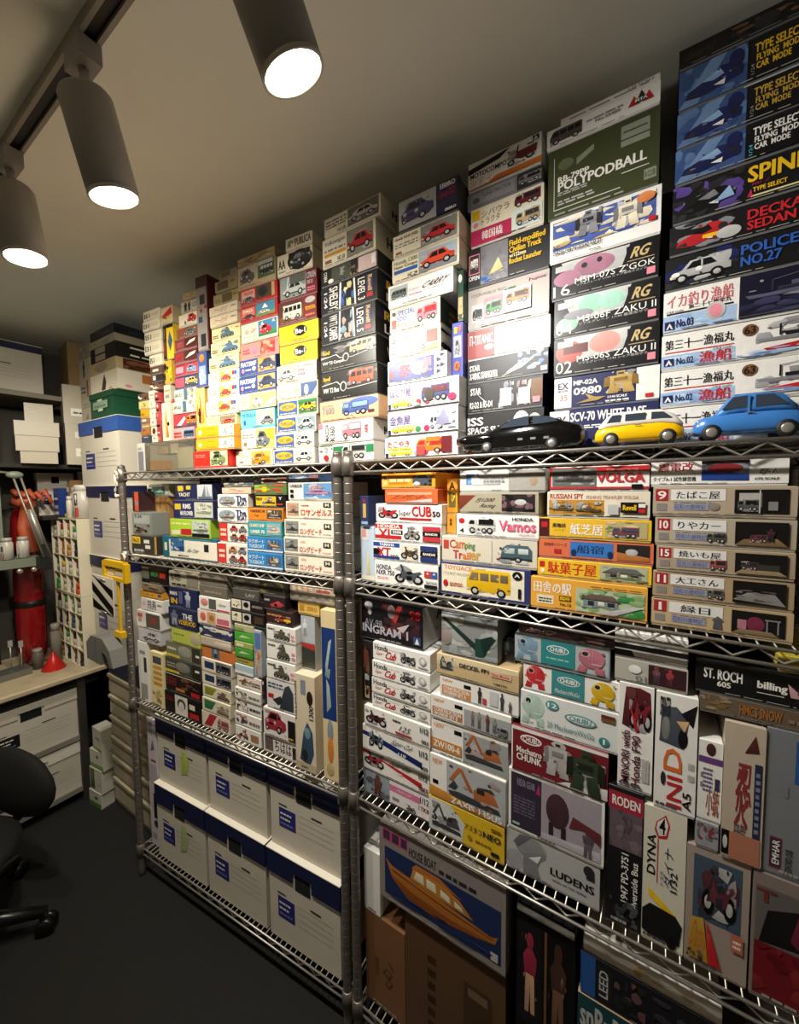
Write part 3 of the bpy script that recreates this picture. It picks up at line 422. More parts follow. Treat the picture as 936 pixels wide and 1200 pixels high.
('R', -107.6, 77.0, 1987.8, 2059.2, 28, 190, 'k', 'r 0 0 1 1 #15161c;p #26282e .0 0 .5 0 .45 1 0 1;t .06 .05 .12 .95 w V|1:24;t .16 .06 .32 .94 w V|SHELBY;b .36 .05 .62 .95 #3a6ab8 Y 6;p w .34 0 .37 0 .39 1 .36 1;p w .62 0 .65 0 .63 1 .6 1;t .68 .1 .8 .9 w V|LEVEL 3;r .83 .3 .93 .92 #3a3a7a;t .85 .34 .92 .9 y V|Revell;r .83 .12 .93 .28 r;', 'black box, blue car, sideways lettering, number 3, stack above the joined middle posts', GR[6], 'r .1 .5 .9 .9 #23234a;t .2 .55 .8 .85 y b|Revell;t .2 .1 .8 .4 w b|LEVEL'),
('R', -107.8, 71.0, 1909.5, 1987.8, 28, 190, 'k', 'r 0 0 1 1 #15161c;p #26282e .0 0 .5 0 .45 1 0 1;t .06 .05 .12 .95 w V|1:24;t .16 .06 .32 .94 w V|VW T1 CAMPER;b .36 .05 .62 .95 #d0a898 #88a8b8 6;p w .34 0 .37 0 .39 1 .36 1;p w .62 0 .65 0 .63 1 .6 1;t .68 .1 .8 .9 w V|LEVEL 5;r .83 .3 .93 .92 #3a3a7a;t .85 .34 .92 .9 y V|Revell;r .83 .12 .93 .28 r;', 'black box, pale van, sideways lettering, number 5, stack above the joined middle posts', GR[6], 'r .1 .5 .9 .9 #23234a;t .2 .55 .8 .85 y b|Revell;t .2 .1 .8 .4 w b|LEVEL'),
('R', -112.9, 70.0, 1840.3, 1909.5, 28, 190, 'k', 'b .0 .4 1 1 g #6a6a66 5;p k 0 0 1 0 1 .5 .6 .36 .36 .42 .3 .58 0 .5;p w 0 .5 .3 .58 .37 .42 .58 .36 1 .52 1 .5 .58 .34 .36 .4 .29 .56 0 .48;s van .55 .45 .95 .95 #e0c890 k;p G .4 .75 .7 .98 .72 .8;t .05 .62 .18 .78 y b|Revell;t .04 .18 .46 .34 w b|VW T2 Camper;e .42 .2 .54 .55 G;e .44 .24 .52 .5 k', 'black box, cream camper van with raised roof, stack above the joined middle posts', GR[6], 't .25 .3 .75 .7 G b|VW T2'),
('R', -114.6, 72.0, 1762.7, 1840.3, 28, 190, 'k', 'b .0 .4 1 1 g #5a5a50 5;p k 0 0 1 0 1 .36 .5 .3 .36 .5 .3 .62 0 .54;p w 0 .54 .3 .62 .37 .48 .5 .3 1 .38 1 .36 .5 .28 .36 .46 .29 .6 0 .52;s van .52 .38 .94 .92 #e2532c k;t .05 .68 .18 .84 y b|Revell;t .04 .24 .34 .42 w b|VW T2 Bus;e .36 .22 .48 .58 G;e .38 .26 .46 .54 k', 'black box, orange red van, stack above the joined middle posts', GR[6], 't .25 .3 .75 .7 G b|VW T2'),
('R', -119.3, 76.0, 1706.7, 1762.7, 28, 190, '#e9bd92', 'r .0 .55 1 1 #e9c7a4;e .5 .5 1.0 1 #6078b8;s truck .4 .12 .85 .9 #4a63a8 #8fb0d8;t .04 .35 .26 .7 #8a98a8 -|T600;t .04 .72 .24 .82 #b08050 -|MITSUBISHI;r .84 .18 .94 .32 #6a3030', 'peach box, blue three wheeler truck, stack above the joined middle posts', GR[6], 'e .35 .3 .65 .75 w;t .4 .1 .7 .25 r -|ARII'),
('R', -127.0, 58.0, 1649.8, 1706.7, 28, 190, 'w', 'r 0 .7 .08 1 p;t .13 .05 .2 .95 d v|MAZDA;t .22 .05 .32 .8 d v|K360;t .07 .05 .11 .4 G v|001;s truck .46 .05 .8 .98 p #e0e0e0;t .86 .3 .92 .7 r v|ARII', 'white box, pink three wheeler truck, stack above the joined middle posts', GR[6], 't .25 .3 .75 .7 d b|K360'),
('R', -131.4, 57.0, 1598.4, 1649.8, 28, 190, 'w', 'r .28 .4 1 .85 #2c8a54;s truck .45 .05 .88 .98 #c9c9c4 d;b .02 .55 .28 .95 G #6a7a70 4;e .1 .05 .2 .4 r;r .02 .92 .28 .97 n', 'white and green box, white pickup truck, stack above the joined middle posts', GR[6], 't .25 .3 .75 .7 g b|K360'),
('L', -184.0, -90.0, 2181.5, 2217.4, 30, 43, 'W', 't .06 .2 .2 .8 d b|AA;t .36 .2 .95 .85 d b|PUBLICA;t .1 .5 .34 .85 #5a5a50 b|1961', 'cream box with black lettering, under ceiling, stack just left of middle post stack', GR[5]),
('L', -217.4, -91.0, 2121.4, 2181.5, 30, 43, 'W', 't .03 .3 .24 .75 d b|AA;l .04 .12 .24 .25 g 1;e .3 .05 1 1 #26221f;r .34 .3 .94 .95 #26221f;s sedan .36 .1 .94 .9 d g', 'cream box, black vintage car photo, stack just left of middle post stack', GR[5]),
('L', -213.0, -79.3, 2053.1, 2121.4, 30, 200, '#74222a', 'r .02 .04 .72 .97 #8f9a94;p w .2 .3 .26 .95 .24 .95 .18 .3;s car .1 .05 .7 .75 #c4c8c4 d;r .3 .6 .7 .95 #5a6058;t .75 .62 .98 .88 G b|CITROEN;t .76 .4 .9 .55 G b|DS 21;l .76 .1 .96 .3 p 2', 'maroon box, grey saloon car photo, stack just left of middle post stack', GR[5]),
('L', -216.0, -80.4, 1987.3, 2053.1, 30, 200, '#7a2a2c', 'r .02 .1 .66 .96 #5a3a34;p T .02 .1 .66 .1 .66 .5 .02 .3;s van .12 .12 .62 .82 #d8d0c0 k;e .72 .65 .98 .92 G;t .72 .35 .98 .52 y b|TOYOTA;l .72 .1 .96 .25 #d88050 1', 'maroon box, white estate car photo, stack just left of middle post stack', GR[5]),
('L', -218.0, -76.7, 1934.0, 1987.3, 30, 200, '#eec31c', REPEAT[1], 'plain yellow box, black oval badge, upper, stack just left of middle post stack', GR[5]),
('L', -220.0, -84.0, 1880.3, 1934.0, 30, 200, '#eec31c', REPEAT[1], 'plain yellow box, black oval badge, lower, stack just left of middle post stack', GR[5]),
('L', -231.9, -86.5, 1827.2, 1880.3, 30, 200, '#efe4d6', 'r .02 .03 .48 .97 #b0a898;s car .03 .08 .46 .8 #d4d8da k;t .53 .75 .95 .9 #9a8a90 -|BLUEBIRD;t .54 .3 .72 .65 #8a8088 b|SSS;l .54 .1 .65 .15 d 1;p w .85 .2 1 .2 1 .95', 'cream box, silver sedan on left, stack just left of middle post stack', GR[5]),
('L', -235.0, -84.3, 1781.7, 1827.2, 30, 200, '#f0e2c0', 'r .6 .06 .98 .94 #3f5f96;e .68 .1 .78 .8 w;p w .85 .06 .98 .06 .98 .6;b .05 .1 .5 .7 w #e8d8b0 6;t .44 .3 .58 .7 #c8b890 -|Skyline', 'pale cream box, small blue photo, stack just left of middle post stack', GR[5]),
('L', -234.0, -87.4, 1735.2, 1781.7, 30, 200, 'w', 'r .02 .04 .5 .96 #4a66a8;e .05 .3 .48 .84 y;t .1 .45 .42 .7 #5a6a70 b|SPIDER;l .06 .1 .46 .2 W 1;r .53 .04 .98 .96 #4a8a3a;s car .56 .1 .95 .85 y k;p n .53 .7 .98 .75 .98 .96 .53 .96', 'yellow oval box, yellow roadster on green, stack just left of middle post stack', GR[5]),
('L', -238.0, -95.0, 1688.1, 1735.2, 30, 200, 'w', 'r .02 .04 .5 .96 #4a66a8;e .05 .3 .48 .84 y;t .1 .45 .42 .7 #5a6a70 b|PORSCHE;l .06 .1 .46 .2 W 1;r .53 .04 .98 .96 #9ab0b8;s car .56 .1 .95 .85 #c8ccd0 k;', 'yellow oval box, silver car, stack just left of middle post stack', GR[5]),
('L', -245.4, -101.0, 1643.5, 1688.1, 30, 200, 'w', 'r .02 .04 .5 .96 #4a66a8;e .05 .3 .48 .84 y;t .1 .45 .42 .7 #5a6a70 b|FIAT 600;l .06 .1 .46 .2 W 1;r .53 .04 .98 .96 #e8dcd4;s car .56 .1 .95 .85 w k;', 'yellow oval box, outlined white car, upper, stack just left of middle post stack', GR[5]),
('L', -252.0, -99.5, 1598.4, 1643.5, 30, 200, 'w', 'r .02 .04 .5 .96 #4a66a8;e .05 .3 .48 .84 y;t .1 .45 .42 .7 #5a6a70 b|FIAT 600;l .06 .1 .46 .2 W 1;r .53 .04 .98 .96 #e8d4cc;s car .56 .1 .95 .85 w k;', 'yellow oval box, outlined white car, lower, stack just left of middle post stack', GR[5]),
('L', -122.0, -93.0, 2121.4, 2215.9, 75, 150, 'W', 't .2 .6 .7 .9 r b|T;l .15 .2 .8 .5 g 2', 'small white box with red T badge, tucked beside the red car box', GR[5]),
('L', -375.0, -225.0, 2188.5, 2214.6, 30, 200, '#b09a70', 'b .0 .0 1 1 #8a7850 #c8b488 6;t .15 .2 .45 .8 #6a4030 i|Vespa', 'curved box top, dim striped lettering, second stack left of middle post stack', GR[5]),
('L', -377.0, -224.0, 2122.3, 2188.5, 30, 200, '#c0a880', 'r .04 .2 .5 .95 #b8b0a0;s sedan .06 .15 .46 .85 #6a6258 d;r .55 .2 .98 .98 #4a6a38;r .55 .2 .98 .98 #55704a;s van .6 .3 .95 .8 d G;r .57 .78 .95 .95 G', 'tan box, grey car and green photos, second stack left of middle post stack', GR[5]),
('L', -368.0, -218.6, 2071.9, 2122.3, 30, 200, '#b8282a', 'r .03 .2 .4 .9 #d8a898;t .1 .6 .36 .82 r b|PAOLA;s car .04 .12 .4 .5 #6a5a60 d;r .44 .15 .94 .95 #4a463a;e .5 .25 .75 .85 d;r .86 .1 .94 .95 #c8a070', 'red box, white panel, dark car photo, second stack left of middle post stack', GR[5]),
('L', -371.0, -220.0, 2023.4, 2071.9, 30, 200, '#c02a2c', 'r .03 .2 .4 .9 #d8806a;t .08 .6 .34 .82 W b|PAO;s car .04 .12 .4 .5 #7a3a40 d;r .44 .12 .94 .98 #4a86a0;p w .6 .6 .68 .9 .76 .6;r .44 .12 .94 .35 #7a9a60;s car .5 .2 .8 .5 W d', 'red box, blue sky holiday photo, second stack left of middle post stack', GR[5]),
('L', -371.0, -222.0, 1966.9, 2023.4, 30, 200, 'W', 't .06 .42 .44 .66 #d8503a i|Fiat 500;l .06 .2 .44 .32 #a8b890 1;r .48 .1 .97 .96 #4a86b0;p n .48 .1 .97 .1 .97 .35 .48 .22;s sedan .52 .18 .84 .75 #d82c3a k;p w .55 .7 .6 .9 .65 .7;p w .85 .75 .9 .92 .95 .75', 'cream box, bright red car on green, second stack left of middle post stack', GR[5]),
('L', -378.0, -222.0, 1918.5, 1966.9, 30, 200, '#e08a80', 'e .3 .2 .45 .7 #d87aa0;r .52 .1 .9 .95 #b05a4a;b .52 .1 .9 .95 r #d8a080 8;l .06 .3 .25 .7 #d05060 2', 'pink box, red people photo, second stack left of middle post stack', GR[5]),
('L', -381.0, -233.1, 1868.6, 1918.5, 30, 200, '#2c4a92', 'r 0 .04 1 1 #2c4a92;r .52 .08 .98 .98 #d89a3c;s car .54 .12 .98 .92 #2a3560 k;t .04 .55 .48 .86 w b|FIAT500F;e .06 .14 .14 .44 p;e .36 .2 .46 .5 W;r .17 .26 .33 .36 W', 'blue box, white lettering, navy car, upper, second stack left of middle post stack', GR[5]),
('L', -388.0, -236.0, 1817.8, 1868.6, 30, 200, '#2c4a92', 'r 0 .04 1 1 #2c4a92;r .52 .08 .98 .98 #d8a85a;s car .54 .12 .98 .92 #2a3560 k;t .04 .55 .48 .86 w b|FIAT500F;e .06 .14 .14 .44 p;e .36 .2 .46 .5 W;r .17 .26 .33 .36 W', 'blue box, white lettering, navy car, lower, second stack left of middle post stack', GR[5]),
('L', -389.0, -238.0, 1770.5, 1817.8, 30, 200, '#f2e6bc', 'l .05 .2 .25 .9 #b8b090 3;r .3 .05 .98 .95 #e4cc80;s sedan .38 .05 .65 .75 #e8e4d8 g;p w .7 .1 .98 .1 .98 .6', 'cream box, pale beetle shaped car, second stack left of middle post stack', GR[5]),
('L', -389.9, -247.0, 1712.6, 1770.5, 30, 200, '#6ec8dc', 't .05 .6 .45 .82 #2a7090 b|PATRULLA;e .08 .15 .16 .45 b;r .48 .1 .98 .95 #d8c8a8;s car .6 .08 .96 .6 #8a9098 k;p w .45 .1 .55 .1 .9 .95 .8 .95', 'cyan box, silver car, white glare, second stack left of middle post stack', GR[5]),  # slanted white patch is lamp glare painted into the print
('L', -389.4, -246.6, 1648.1, 1712.6, 30, 200, 'W', 'l .05 .55 .4 .8 g 2;r .08 .15 .18 .35 #8a7060;r .46 .02 .98 .96 #d8d870;s sedan .46 .05 .86 .9 #7a8088 d;p #c8d840 .8 .5 .98 .4 .98 .96 .7 .9', 'white box, grey beetle shaped car, second stack left of middle post stack', GR[5]),
('L', -411.0, -256.0, 1598.4, 1648.1, 30, 200, 'W', 'l .06 .5 .36 .75 #b0a8a0 2;t .08 .15 .2 .3 d b|ARII;r .42 .05 .95 .95 #e8b860;s sedan .44 .05 .92 .85 #e89a24 T;p k .62 .05 .66 .2 .72 .05', 'cream box, orange yellow taxi photo, second stack left of middle post stack', GR[5]),
('L', -459.0, -379.0, 2173.7, 2198.4, 30, 200, '#9a8c68', 'r .1 .2 .6 .9 #6a5a44;l .66 .3 .95 .8 g 2', 'brown box set back, dark photo, third stack left of middle post stack', GR[5]),
('L', -480.0, -380.0, 2139.0, 2173.7, 30, 200, '#a29268', 'r .1 .1 .6 .9 #5e523c;e .7 .5 .9 .85 #7a6a4a', 'brown box, darker picture on left, third stack left of middle post stack', GR[5]),
('L', -494.0, -382.0, 2102.3, 2139.0, 30, 200, '#a8966a', 'r .35 .1 .75 .9 #6a5c40;l .05 .2 .3 .6 T 2;l .8 .5 .95 .85 T 1', 'olive box with boxy vehicle photo, third stack left of middle post stack', GR[5]),
('L', -510.0, -384.0, 2071.1, 2102.3, 30, 200, '#e0d0b0', 't .06 .2 .72 .8 #a8402c i|ファーモビル;l .78 .5 .95 .8 g 1', 'cream box, red brush script, upper, third stack left of middle post stack', GR[5]),
('L', -508.0, -385.0, 2037.0, 2071.1, 30, 200, '#e0d0b0', 't .06 .2 .72 .8 #a8402c i|ファーモビル;l .78 .5 .95 .8 g 1', 'cream box, red brush script, lower, third stack left of middle post stack', GR[5]),
('L', -508.0, -380.0, 1993.5, 2037.0, 30, 200, '#e6d8a0', 's tank .32 .1 .8 .95 #5a7078 #3a4a50;l .04 .2 .25 .5 T 2;r .85 .7 .97 .76 r', 'pale yellow box, blue walker, upper, third stack left of middle post stack', GR[5]),
('L', -513.0, -382.0, 1948.0, 1993.5, 30, 200, '#e8daa0', 's tank .38 .1 .95 .95 #5a7890 #3a5060;l .04 .2 .25 .5 T 2', 'pale yellow box, blue walker, middle, third stack left of middle post stack', GR[5]),
('L', -522.0, -386.0, 1902.4, 1948.0, 30, 200, '#e8dca4', 's tank .34 .1 .9 .95 #5a7890 #3a5060;l .04 .2 .25 .5 T 2', 'pale yellow box, blue walker, lower, third stack left of middle post stack', GR[5]),
('L', -530.9, -390.0, 1859.1, 1902.4, 30, 200, 'w', REPEAT[2], 'white box, orange car panel, upper, third stack left of middle post stack', GR[5]),
('L', -537.0, -392.0, 1812.3, 1859.1, 30, 200, 'w', REPEAT[2], 'white box, orange car panel, middle, third stack left of middle post stack', GR[5]),
('L', -543.0, -395.0, 1767.5, 1812.3, 30, 200, 'w', REPEAT[2], 'white box, orange car panel, lower, third stack left of middle post stack', GR[5]),
('L', -550.0, -408.0, 1730.5, 1767.5, 30, 200, 'Y', 'l .06 .35 .42 .85 #c0b080 2;r .46 .1 .95 .92 #8a7868;s car .48 .08 .94 .6 #e0583c k', 'pale yellow box, red coupe photo, third stack left of middle post stack', GR[5]),
('L', -566.9, -391.1, 1689.8, 1730.5, 4, 220, '#f0a41c', REPEAT[3], 'orange and cream box, line art, upper, in front of the orange car stack', GR[5]),
('L', -569.4, -390.7, 1653.5, 1689.8, 4, 220, '#f0a41c', REPEAT[3], 'orange and cream box, line art, lower, in front of the orange car stack', GR[5]),
('L', -581.7, -421.0, 1598.4, 1653.5, 4, 220, '#e02c20', 'r .5 .04 1 .98 #e4d8a0;s sedan .52 .05 .95 .85 #7a8a58 d;l .06 .6 .36 .85 #f08070 2;e .6 .8 .8 .95 N', 'red box, round green car photo, in front of the orange car stack', GR[5]),
('L', -571.0, -516.0, 1974.6, 2210.7, 30, 180, '#5a2024', 'r .02 0 .9 1 #8f8880;r .3 .62 .75 .75 d;r .3 .05 .75 .22 d;r .15 .38 .5 .46 #3a4a6a;b .05 .45 .9 .6 #8a3a34 #a89880 5;r 0 .85 .9 1 #4a2a28', 'tall maroon sided upright box, grey front, on the narrow upright column by vertical spines', GR[5]),
('L', -577.0, -532.1, 1862.3, 1974.6, 30, 180, '#3a5088', 'r .15 .05 .85 .6 #8a9ab0;e .2 .72 .75 .95 o;b .15 .05 .85 .5 #a0a8b8 W 5', 'upright blue box with orange disc, on the narrow upright column by vertical spines', GR[5]),
('L', -594.0, -551.0, 1730.5, 1862.3, 30, 180, '#e8c070', 'p o .3 .1 .8 .1 .6 .6 .7 .9 .4 .7;b .1 .05 .9 .95 #e88a30 #f0d890 8;s fig .2 .1 .6 .5 k d', 'upright cream box, orange fireball art, on the narrow upright column by vertical spines', GR[5]),
('L', -646.0, -574.0, 2155.8, 2180.6, 34, 200, '#a89468', 'b .1 .1 .9 .9 #8a7850 #c0ac80 3', 'tan box squeezed under ceiling, stack behind the clear case, left rack', GR[5]),
('L', -662.0, -576.0, 2115.9, 2155.8, 34, 200, '#b0a48c', 's fig .15 .1 .4 .9 k d;s fig .4 .1 .6 .9 d d;l .7 .3 .95 .8 g 2', 'grey cream box with dark figures, stack behind the clear case, left rack', GR[5]),
('L', -676.0, -578.0, 2073.0, 2115.9, 34, 200, '#d8ccb0', 's sedan .45 .2 .92 .95 #c8301c k;s fig .3 .1 .4 .4 d d', 'cream box, small red round car, stack behind the clear case, left rack', GR[5]),
('L', -691.0, -581.0, 2037.6, 2073.0, 34, 200, '#7a5040', 'b 0 0 .35 1 r T 4;s car .38 .1 .9 .8 #6a7a70 k', 'brown box, dim green car photo, stack behind the clear case, left rack', GR[5]),
('L', -698.0, -584.0, 1997.0, 2037.6, 34, 200, '#7c3436', 'l .1 .3 .35 .8 #a86060 2;r .45 .08 .98 .95 #4a2420;p W .5 .3 .9 .55 .96 .8 .7 .7', 'maroon box, white speedboat car, upper, stack behind the clear case, left rack', GR[5]),
('L', -706.0, -586.0, 1954.4, 1997.0, 34, 200, '#7c3436', 'e .1 .3 .35 .8 #a02020;r .45 .08 .98 .95 #4a2420;p W .5 .3 .9 .55 .96 .8 .7 .7', 'maroon box, white speedboat car, lower, stack behind the clear case, left rack', GR[5]),
('L', -706.0, -582.0, 1915.3, 1954.4, 34, 200, '#a02030', 'r .04 .2 .36 .8 p;r .42 .1 .97 .95 #c03a3a;s sedan .5 .1 .9 .85 #6a90b8 k', 'red box, blue racing car photo, stack behind the clear case, left rack', GR[5]),
('L', -712.0, -584.0, 1872.5, 1915.3, 34, 200, '#1e2a5c', 'r .02 .1 .4 .9 #c04a60;r .42 .1 .96 .92 #3a3a48;s car .44 .15 .94 .85 #d8a850 k', 'navy box, orange racing car photo, stack behind the clear case, left rack', GR[5]),
('L', -716.0, -600.0, 1831.8, 1872.5, 34, 200, '#dcd6c0', REPEAT[4], 'blue white box, two small photos, upper, stack behind the clear case, left rack', GR[5]),
('L', -722.0, -601.0, 1790.5, 1831.8, 34, 200, '#dcd6c0', REPEAT[4], 'blue white box, two small photos, lower, stack behind the clear case, left rack', GR[5]),
('L', -725.0, -601.0, 1742.5, 1790.5, 34, 200, '#c83c4a', 'p w .1 .1 .45 .8 .5 .6 .3 .1;r .52 .08 .98 .95 #8a4a3a;s truck .55 .1 .95 .9 #e07a30 k;r 0 0 1 .1 #404860', 'red and grey box, orange machine photo, stack behind the clear case, left rack', GR[5]),
('L', -734.0, -619.0, 1698.9, 1742.5, 34, 200, '#e0a098', 'r .48 .15 1 .95 #8aa0b8;s van .5 .1 .98 .8 #4a5a78 k;l .05 .2 .42 .8 r 2', 'pink box with blue grey bus photo, stack behind the clear case, left rack', GR[5]),
('L', -774.6, -713.0, 2103.9, 2162.7, 40, 150, '#c8b890', 'p r .05 .5 .9 .95 .95 .5 .1 .3;b .1 .05 .9 .4 y n 3', 'cream box, red brush emblem, above the slim upright boxes', GR[5]),
('L', -754.0, -716.0, 1983.4, 2103.9, 40, 150, '#e0bc30', 'p #3a5a78 .5 .2 .9 .5 .5 .8 .2 .5;r 0 .9 1 1 k', 'upright yellow box with blue diamond, above the slim upright boxes', GR[5]),
('L', -776.8, -736.0, 1901.3, 1983.4, 40, 150, '#c8a034', 'b 0 0 1 1 k y 6', 'yellow black upright box, dark spots, above the slim upright boxes', GR[5]),
('L', -787.4, -749.6, 1839.1, 1901.3, 40, 150, '#c8c0a8', 'r .2 .2 .8 .4 g;r .1 .6 .9 .7 #9a8a70', 'dim white upright box, grey bands, above the slim upright boxes', GR[5]),
('L', -800.0, -754.0, 1698.9, 1839.1, 40, 150, '#e8dcc0', 'p #e0a040 .4 .1 .8 .1 .6 .6 .5 .95 .35 .6;e .6 .4 .9 .5 k;p #b07040 .55 .1 .8 .1 .7 .4', 'upright white box, painted tower art, above the slim upright boxes', GR[5]),
('L', -773.6, -755.0, 1983.4, 2102.7, 40, 150, '#30201c', 'r .2 .1 .6 .5 #903028;r .2 .6 .6 .9 T', 'slim upright dark box, red streak, between tower art and stacked car boxes', GR[5]),
('L', -749.4, -743.0, 1698.9, 1850.9, 44, 150, '#b84a40', 'r .2 .1 .5 .9 W;b 0 0 1 .4 w r 4', 'slim red and white upright box, slim spine right of tower art', GR[5]),
('L', -877.0, -778.6, 2132.0, 2168.5, 34, 170, '#d8ccb0', REPEAT[5], 'cream white box, dark strokes, topmost, white stack beside green chest', GR[5]),
('L', -878.0, -778.0, 2095.9, 2132.0, 34, 170, '#d8ccb0', REPEAT[6], 'cream white box, dark strokes, second, white stack beside green chest', GR[5]),
('L', -876.0, -775.5, 2056.5, 2095.9, 34, 170, '#dacfb4', REPEAT[5], 'cream white box, dark strokes, middle, white stack beside green chest', GR[5]),
('L', -874.0, -774.8, 2013.0, 2056.5, 34, 170, '#dcd2b8', REPEAT[6], 'cream white box, dark strokes, fourth, white stack beside green chest', GR[5]),
('L', -854.0, -781.1, 1971.1, 2013.0, 34, 170, '#dcd2b8', REPEAT[5], 'cream white box, dark strokes, lowest, white stack beside green chest', GR[5]),
('L', -846.0, -778.0, 1939.9, 1971.1, 34, 170, '#5a4236', 'r .2 .3 .7 .6 W', 'dim brown box, pale stripe, white stack beside green chest', GR[5]),
('L', -838.0, -778.0, 1913.1, 1939.9, 34, 170, '#2a2220', 'r .1 .2 .4 .9 G', 'dark box, white end label, white stack beside green chest', GR[5]),
('L', -851.0, -788.6, 1887.4, 1913.1, 34, 170, '#6a4a3c', 'b 0 0 1 1 W k 5', 'dim box with pale patches, white stack beside green chest', GR[5]),
('L', -859.0, -824.6, 1856.6, 1887.4, 30, 130, '#e4dac2', 'l .2 .3 .8 .7 g 1', 'tiny white box, grey mark, topmost, white column of tiny boxes behind clear case', GR[5]),
('L', -861.0, -826.1, 1822.7, 1856.6, 30, 130, '#e4dac2', 'e .3 .2 .7 .8 G', 'tiny white box, faint ring, white column of tiny boxes behind clear case', GR[5]),
('L', -862.0, -825.0, 1786.8, 1822.7, 30, 130, '#e8dec6', 'e .4 .4 .6 .6 g', 'tiny white box, grey dot, white column of tiny boxes behind clear case', GR[5]),
('L', -856.0, -824.6, 1758.8, 1786.8, 30, 130, '#e8dec6', 'e .35 .3 .65 .7 #c07060', 'tiny white box, red dot, white column of tiny boxes behind clear case', GR[5]),
('L', -856.0, -823.0, 1724.6, 1758.8, 30, 130, '#e8dec6', 'e .2 .1 .8 .9 #6a3a30', 'tiny white box, brown round seal, white column of tiny boxes behind clear case', GR[5]),
('L', -853.0, -822.0, 1698.9, 1724.6, 30, 130, '#e8dec6', 'r .3 .6 .7 .85 g', 'tiny white box, grey square, lowest, white column of tiny boxes behind clear case', GR[5]),
('L', -921.0, -870.0, 1854.9, 1882.5, 30, 130, '#6a5040', 'b 0 0 1 1 W k 4', 'tiny dark brown box, pale flecks, leftmost column of tiny boxes', GR[5]),
('L', -920.0, -867.0, 1825.4, 1854.9, 30, 130, '#e0cc80', 'b .1 .2 .9 .8 k Y 4', 'tiny pale yellow box, black marks, leftmost column of tiny boxes', GR[5]),
('L', -912.0, -867.0, 1793.2, 1825.4, 30, 130, '#d8a428', 'r .1 .2 .5 .5 #a87818', 'tiny amber yellow box, leftmost column of tiny boxes', GR[5]),
('L', -914.0, -863.0, 1774.6, 1793.2, 30, 130, '#9a6a50', 'r .2 .2 .7 .8 W', 'tiny brown red box, leftmost column of tiny boxes', GR[5]),
('L', -913.0, -862.0, 1754.3, 1774.6, 30, 130, '#b08a58', 'l .1 .3 .9 .7 W 1', 'tiny tan box, pale lettering, leftmost column of tiny boxes', GR[5]),
('L', -915.0, -864.0, 1728.8, 1754.3, 30, 130, '#a87844', 'b 0 0 1 1 o T 4', 'tiny orange brown box, leftmost column of tiny boxes', GR[5]),
('L', -914.0, -863.0, 1698.9, 1728.8, 30, 130, '#40485a', 'r .3 .8 .8 .9 W', 'tiny dark blue grey box, leftmost column of tiny boxes', GR[5]),
('L', -823.4, -797.0, 1843.0, 1877.6, 32, 130, '#a83a3c', 'r .1 .1 .9 .3 k;r .3 .5 .6 .7 W', 'tiny red box, black edge, topmost, red column of tiny boxes behind case', GR[5]),
('L', -824.9, -805.6, 1808.5, 1843.0, 32, 130, '#b04048', 'r .1 .0 .9 .2 k;e .3 .4 .7 .8 W', 'tiny red box, white spot, red column of tiny boxes behind case', GR[5]),
('L', -823.4, -802.3, 1780.1, 1808.5, 32, 130, '#b8444e', 'e .3 .3 .7 .8 p', 'tiny red box, pink flower, red column of tiny boxes behind case', GR[5]),
('L', -822.0, -801.2, 1753.4, 1780.1, 32, 130, '#b04048', 'r 0 0 1 .3 k', 'tiny red box, black stripe, red column of tiny boxes behind case', GR[5]),
('L', -821.0, -803.0, 1720.3, 1753.4, 32, 130, '#a83a40', 'r .2 .3 .8 .5 W', 'tiny red box, white bar, red column of tiny boxes behind case', GR[5]),
('L', -821.0, -805.0, 1698.9, 1720.3, 32, 130, '#b04a4a', 'r .1 .7 .9 .8 W', 'tiny red box, lowest, red column of tiny boxes behind case', GR[5]),
('L', -858.0, -582.9, 1598.4, 1698.9, 8, 210, 'clear', '', 'long low clear plastic case, pale bagged parts, at left end of the left rack top', GR[5]),
('L', -907.0, -861.0, 1598.4, 1700.4, 8, 20, '#dcd8cc', 'r .1 .0 .8 .7 #8a8890;r .1 .75 .6 .85 #a8a8a8', 'small white box over grey base, left of the clear plastic case', GR[5]),
('R', 25.0, 50.0, 1432.7, 1510.0, 14, 150, '#27335c', 'r .3 .25 .7 .75 #c8a850;r .1 .02 .9 .12 s;t .35 .8 .7 .92 r b|R', 'upright navy box, gold lettering, grey side, at left post of right second shelf', GR[2]),
('R', 19.0, 62.0, 1290.2, 1432.7, 21, 150, '#c0d0e0', 'p #e0d8a0 .4 .1 .7 .1 .6 .5 .5 .55;r 0 .75 .6 .98 #d8dce0;r .1 .8 .4 .95 #d8988a;r 0 0 1 .08 W', 'upright pale blue box with yellow tower, at left post of right second shelf', GR[2]),
('R', 94.0, 241.0, 1526.3, 1564.2, 14, 220, '#e89a24', 'r .02 .1 .12 .9 #f0c070;t .04 .5 .11 .85 d b|A;r .15 .25 .5 .75 #d87a18;l .16 .4 .56 .8 #f8d8a0 1;r .6 .1 .94 .85 #4a5058;b .6 .1 .94 .85 G k 4', 'orange box, small grey photo, motorcycle stack, right second shelf', GR[2]),
('R', 103.0, 246.4, 1491.4, 1526.3, 14, 220, '#dc6430', 't .08 .2 .9 .6 d i|ホンダモンキー;r .04 .6 .9 .8 #e8a080;p G .3 0 .9 0 .9 .3', 'orange red box, black brush lettering, motorcycle stack, right second shelf', GR[2]),
('R', 73.0, 255.0, 1443.7, 1491.4, 14, 220, 'w', 's moto .03 .15 .36 .9 r d;t .37 .3 .56 .68 d -|Super;t .57 .35 .86 .92 r b|CUB;t .87 .36 .98 .66 d b|50;r .38 .16 .86 .26 r;t .55 .1 .72 .16 r -|DELUXE', 'white box, red moped, red black lettering, motorcycle stack, right second shelf', GR[2]),
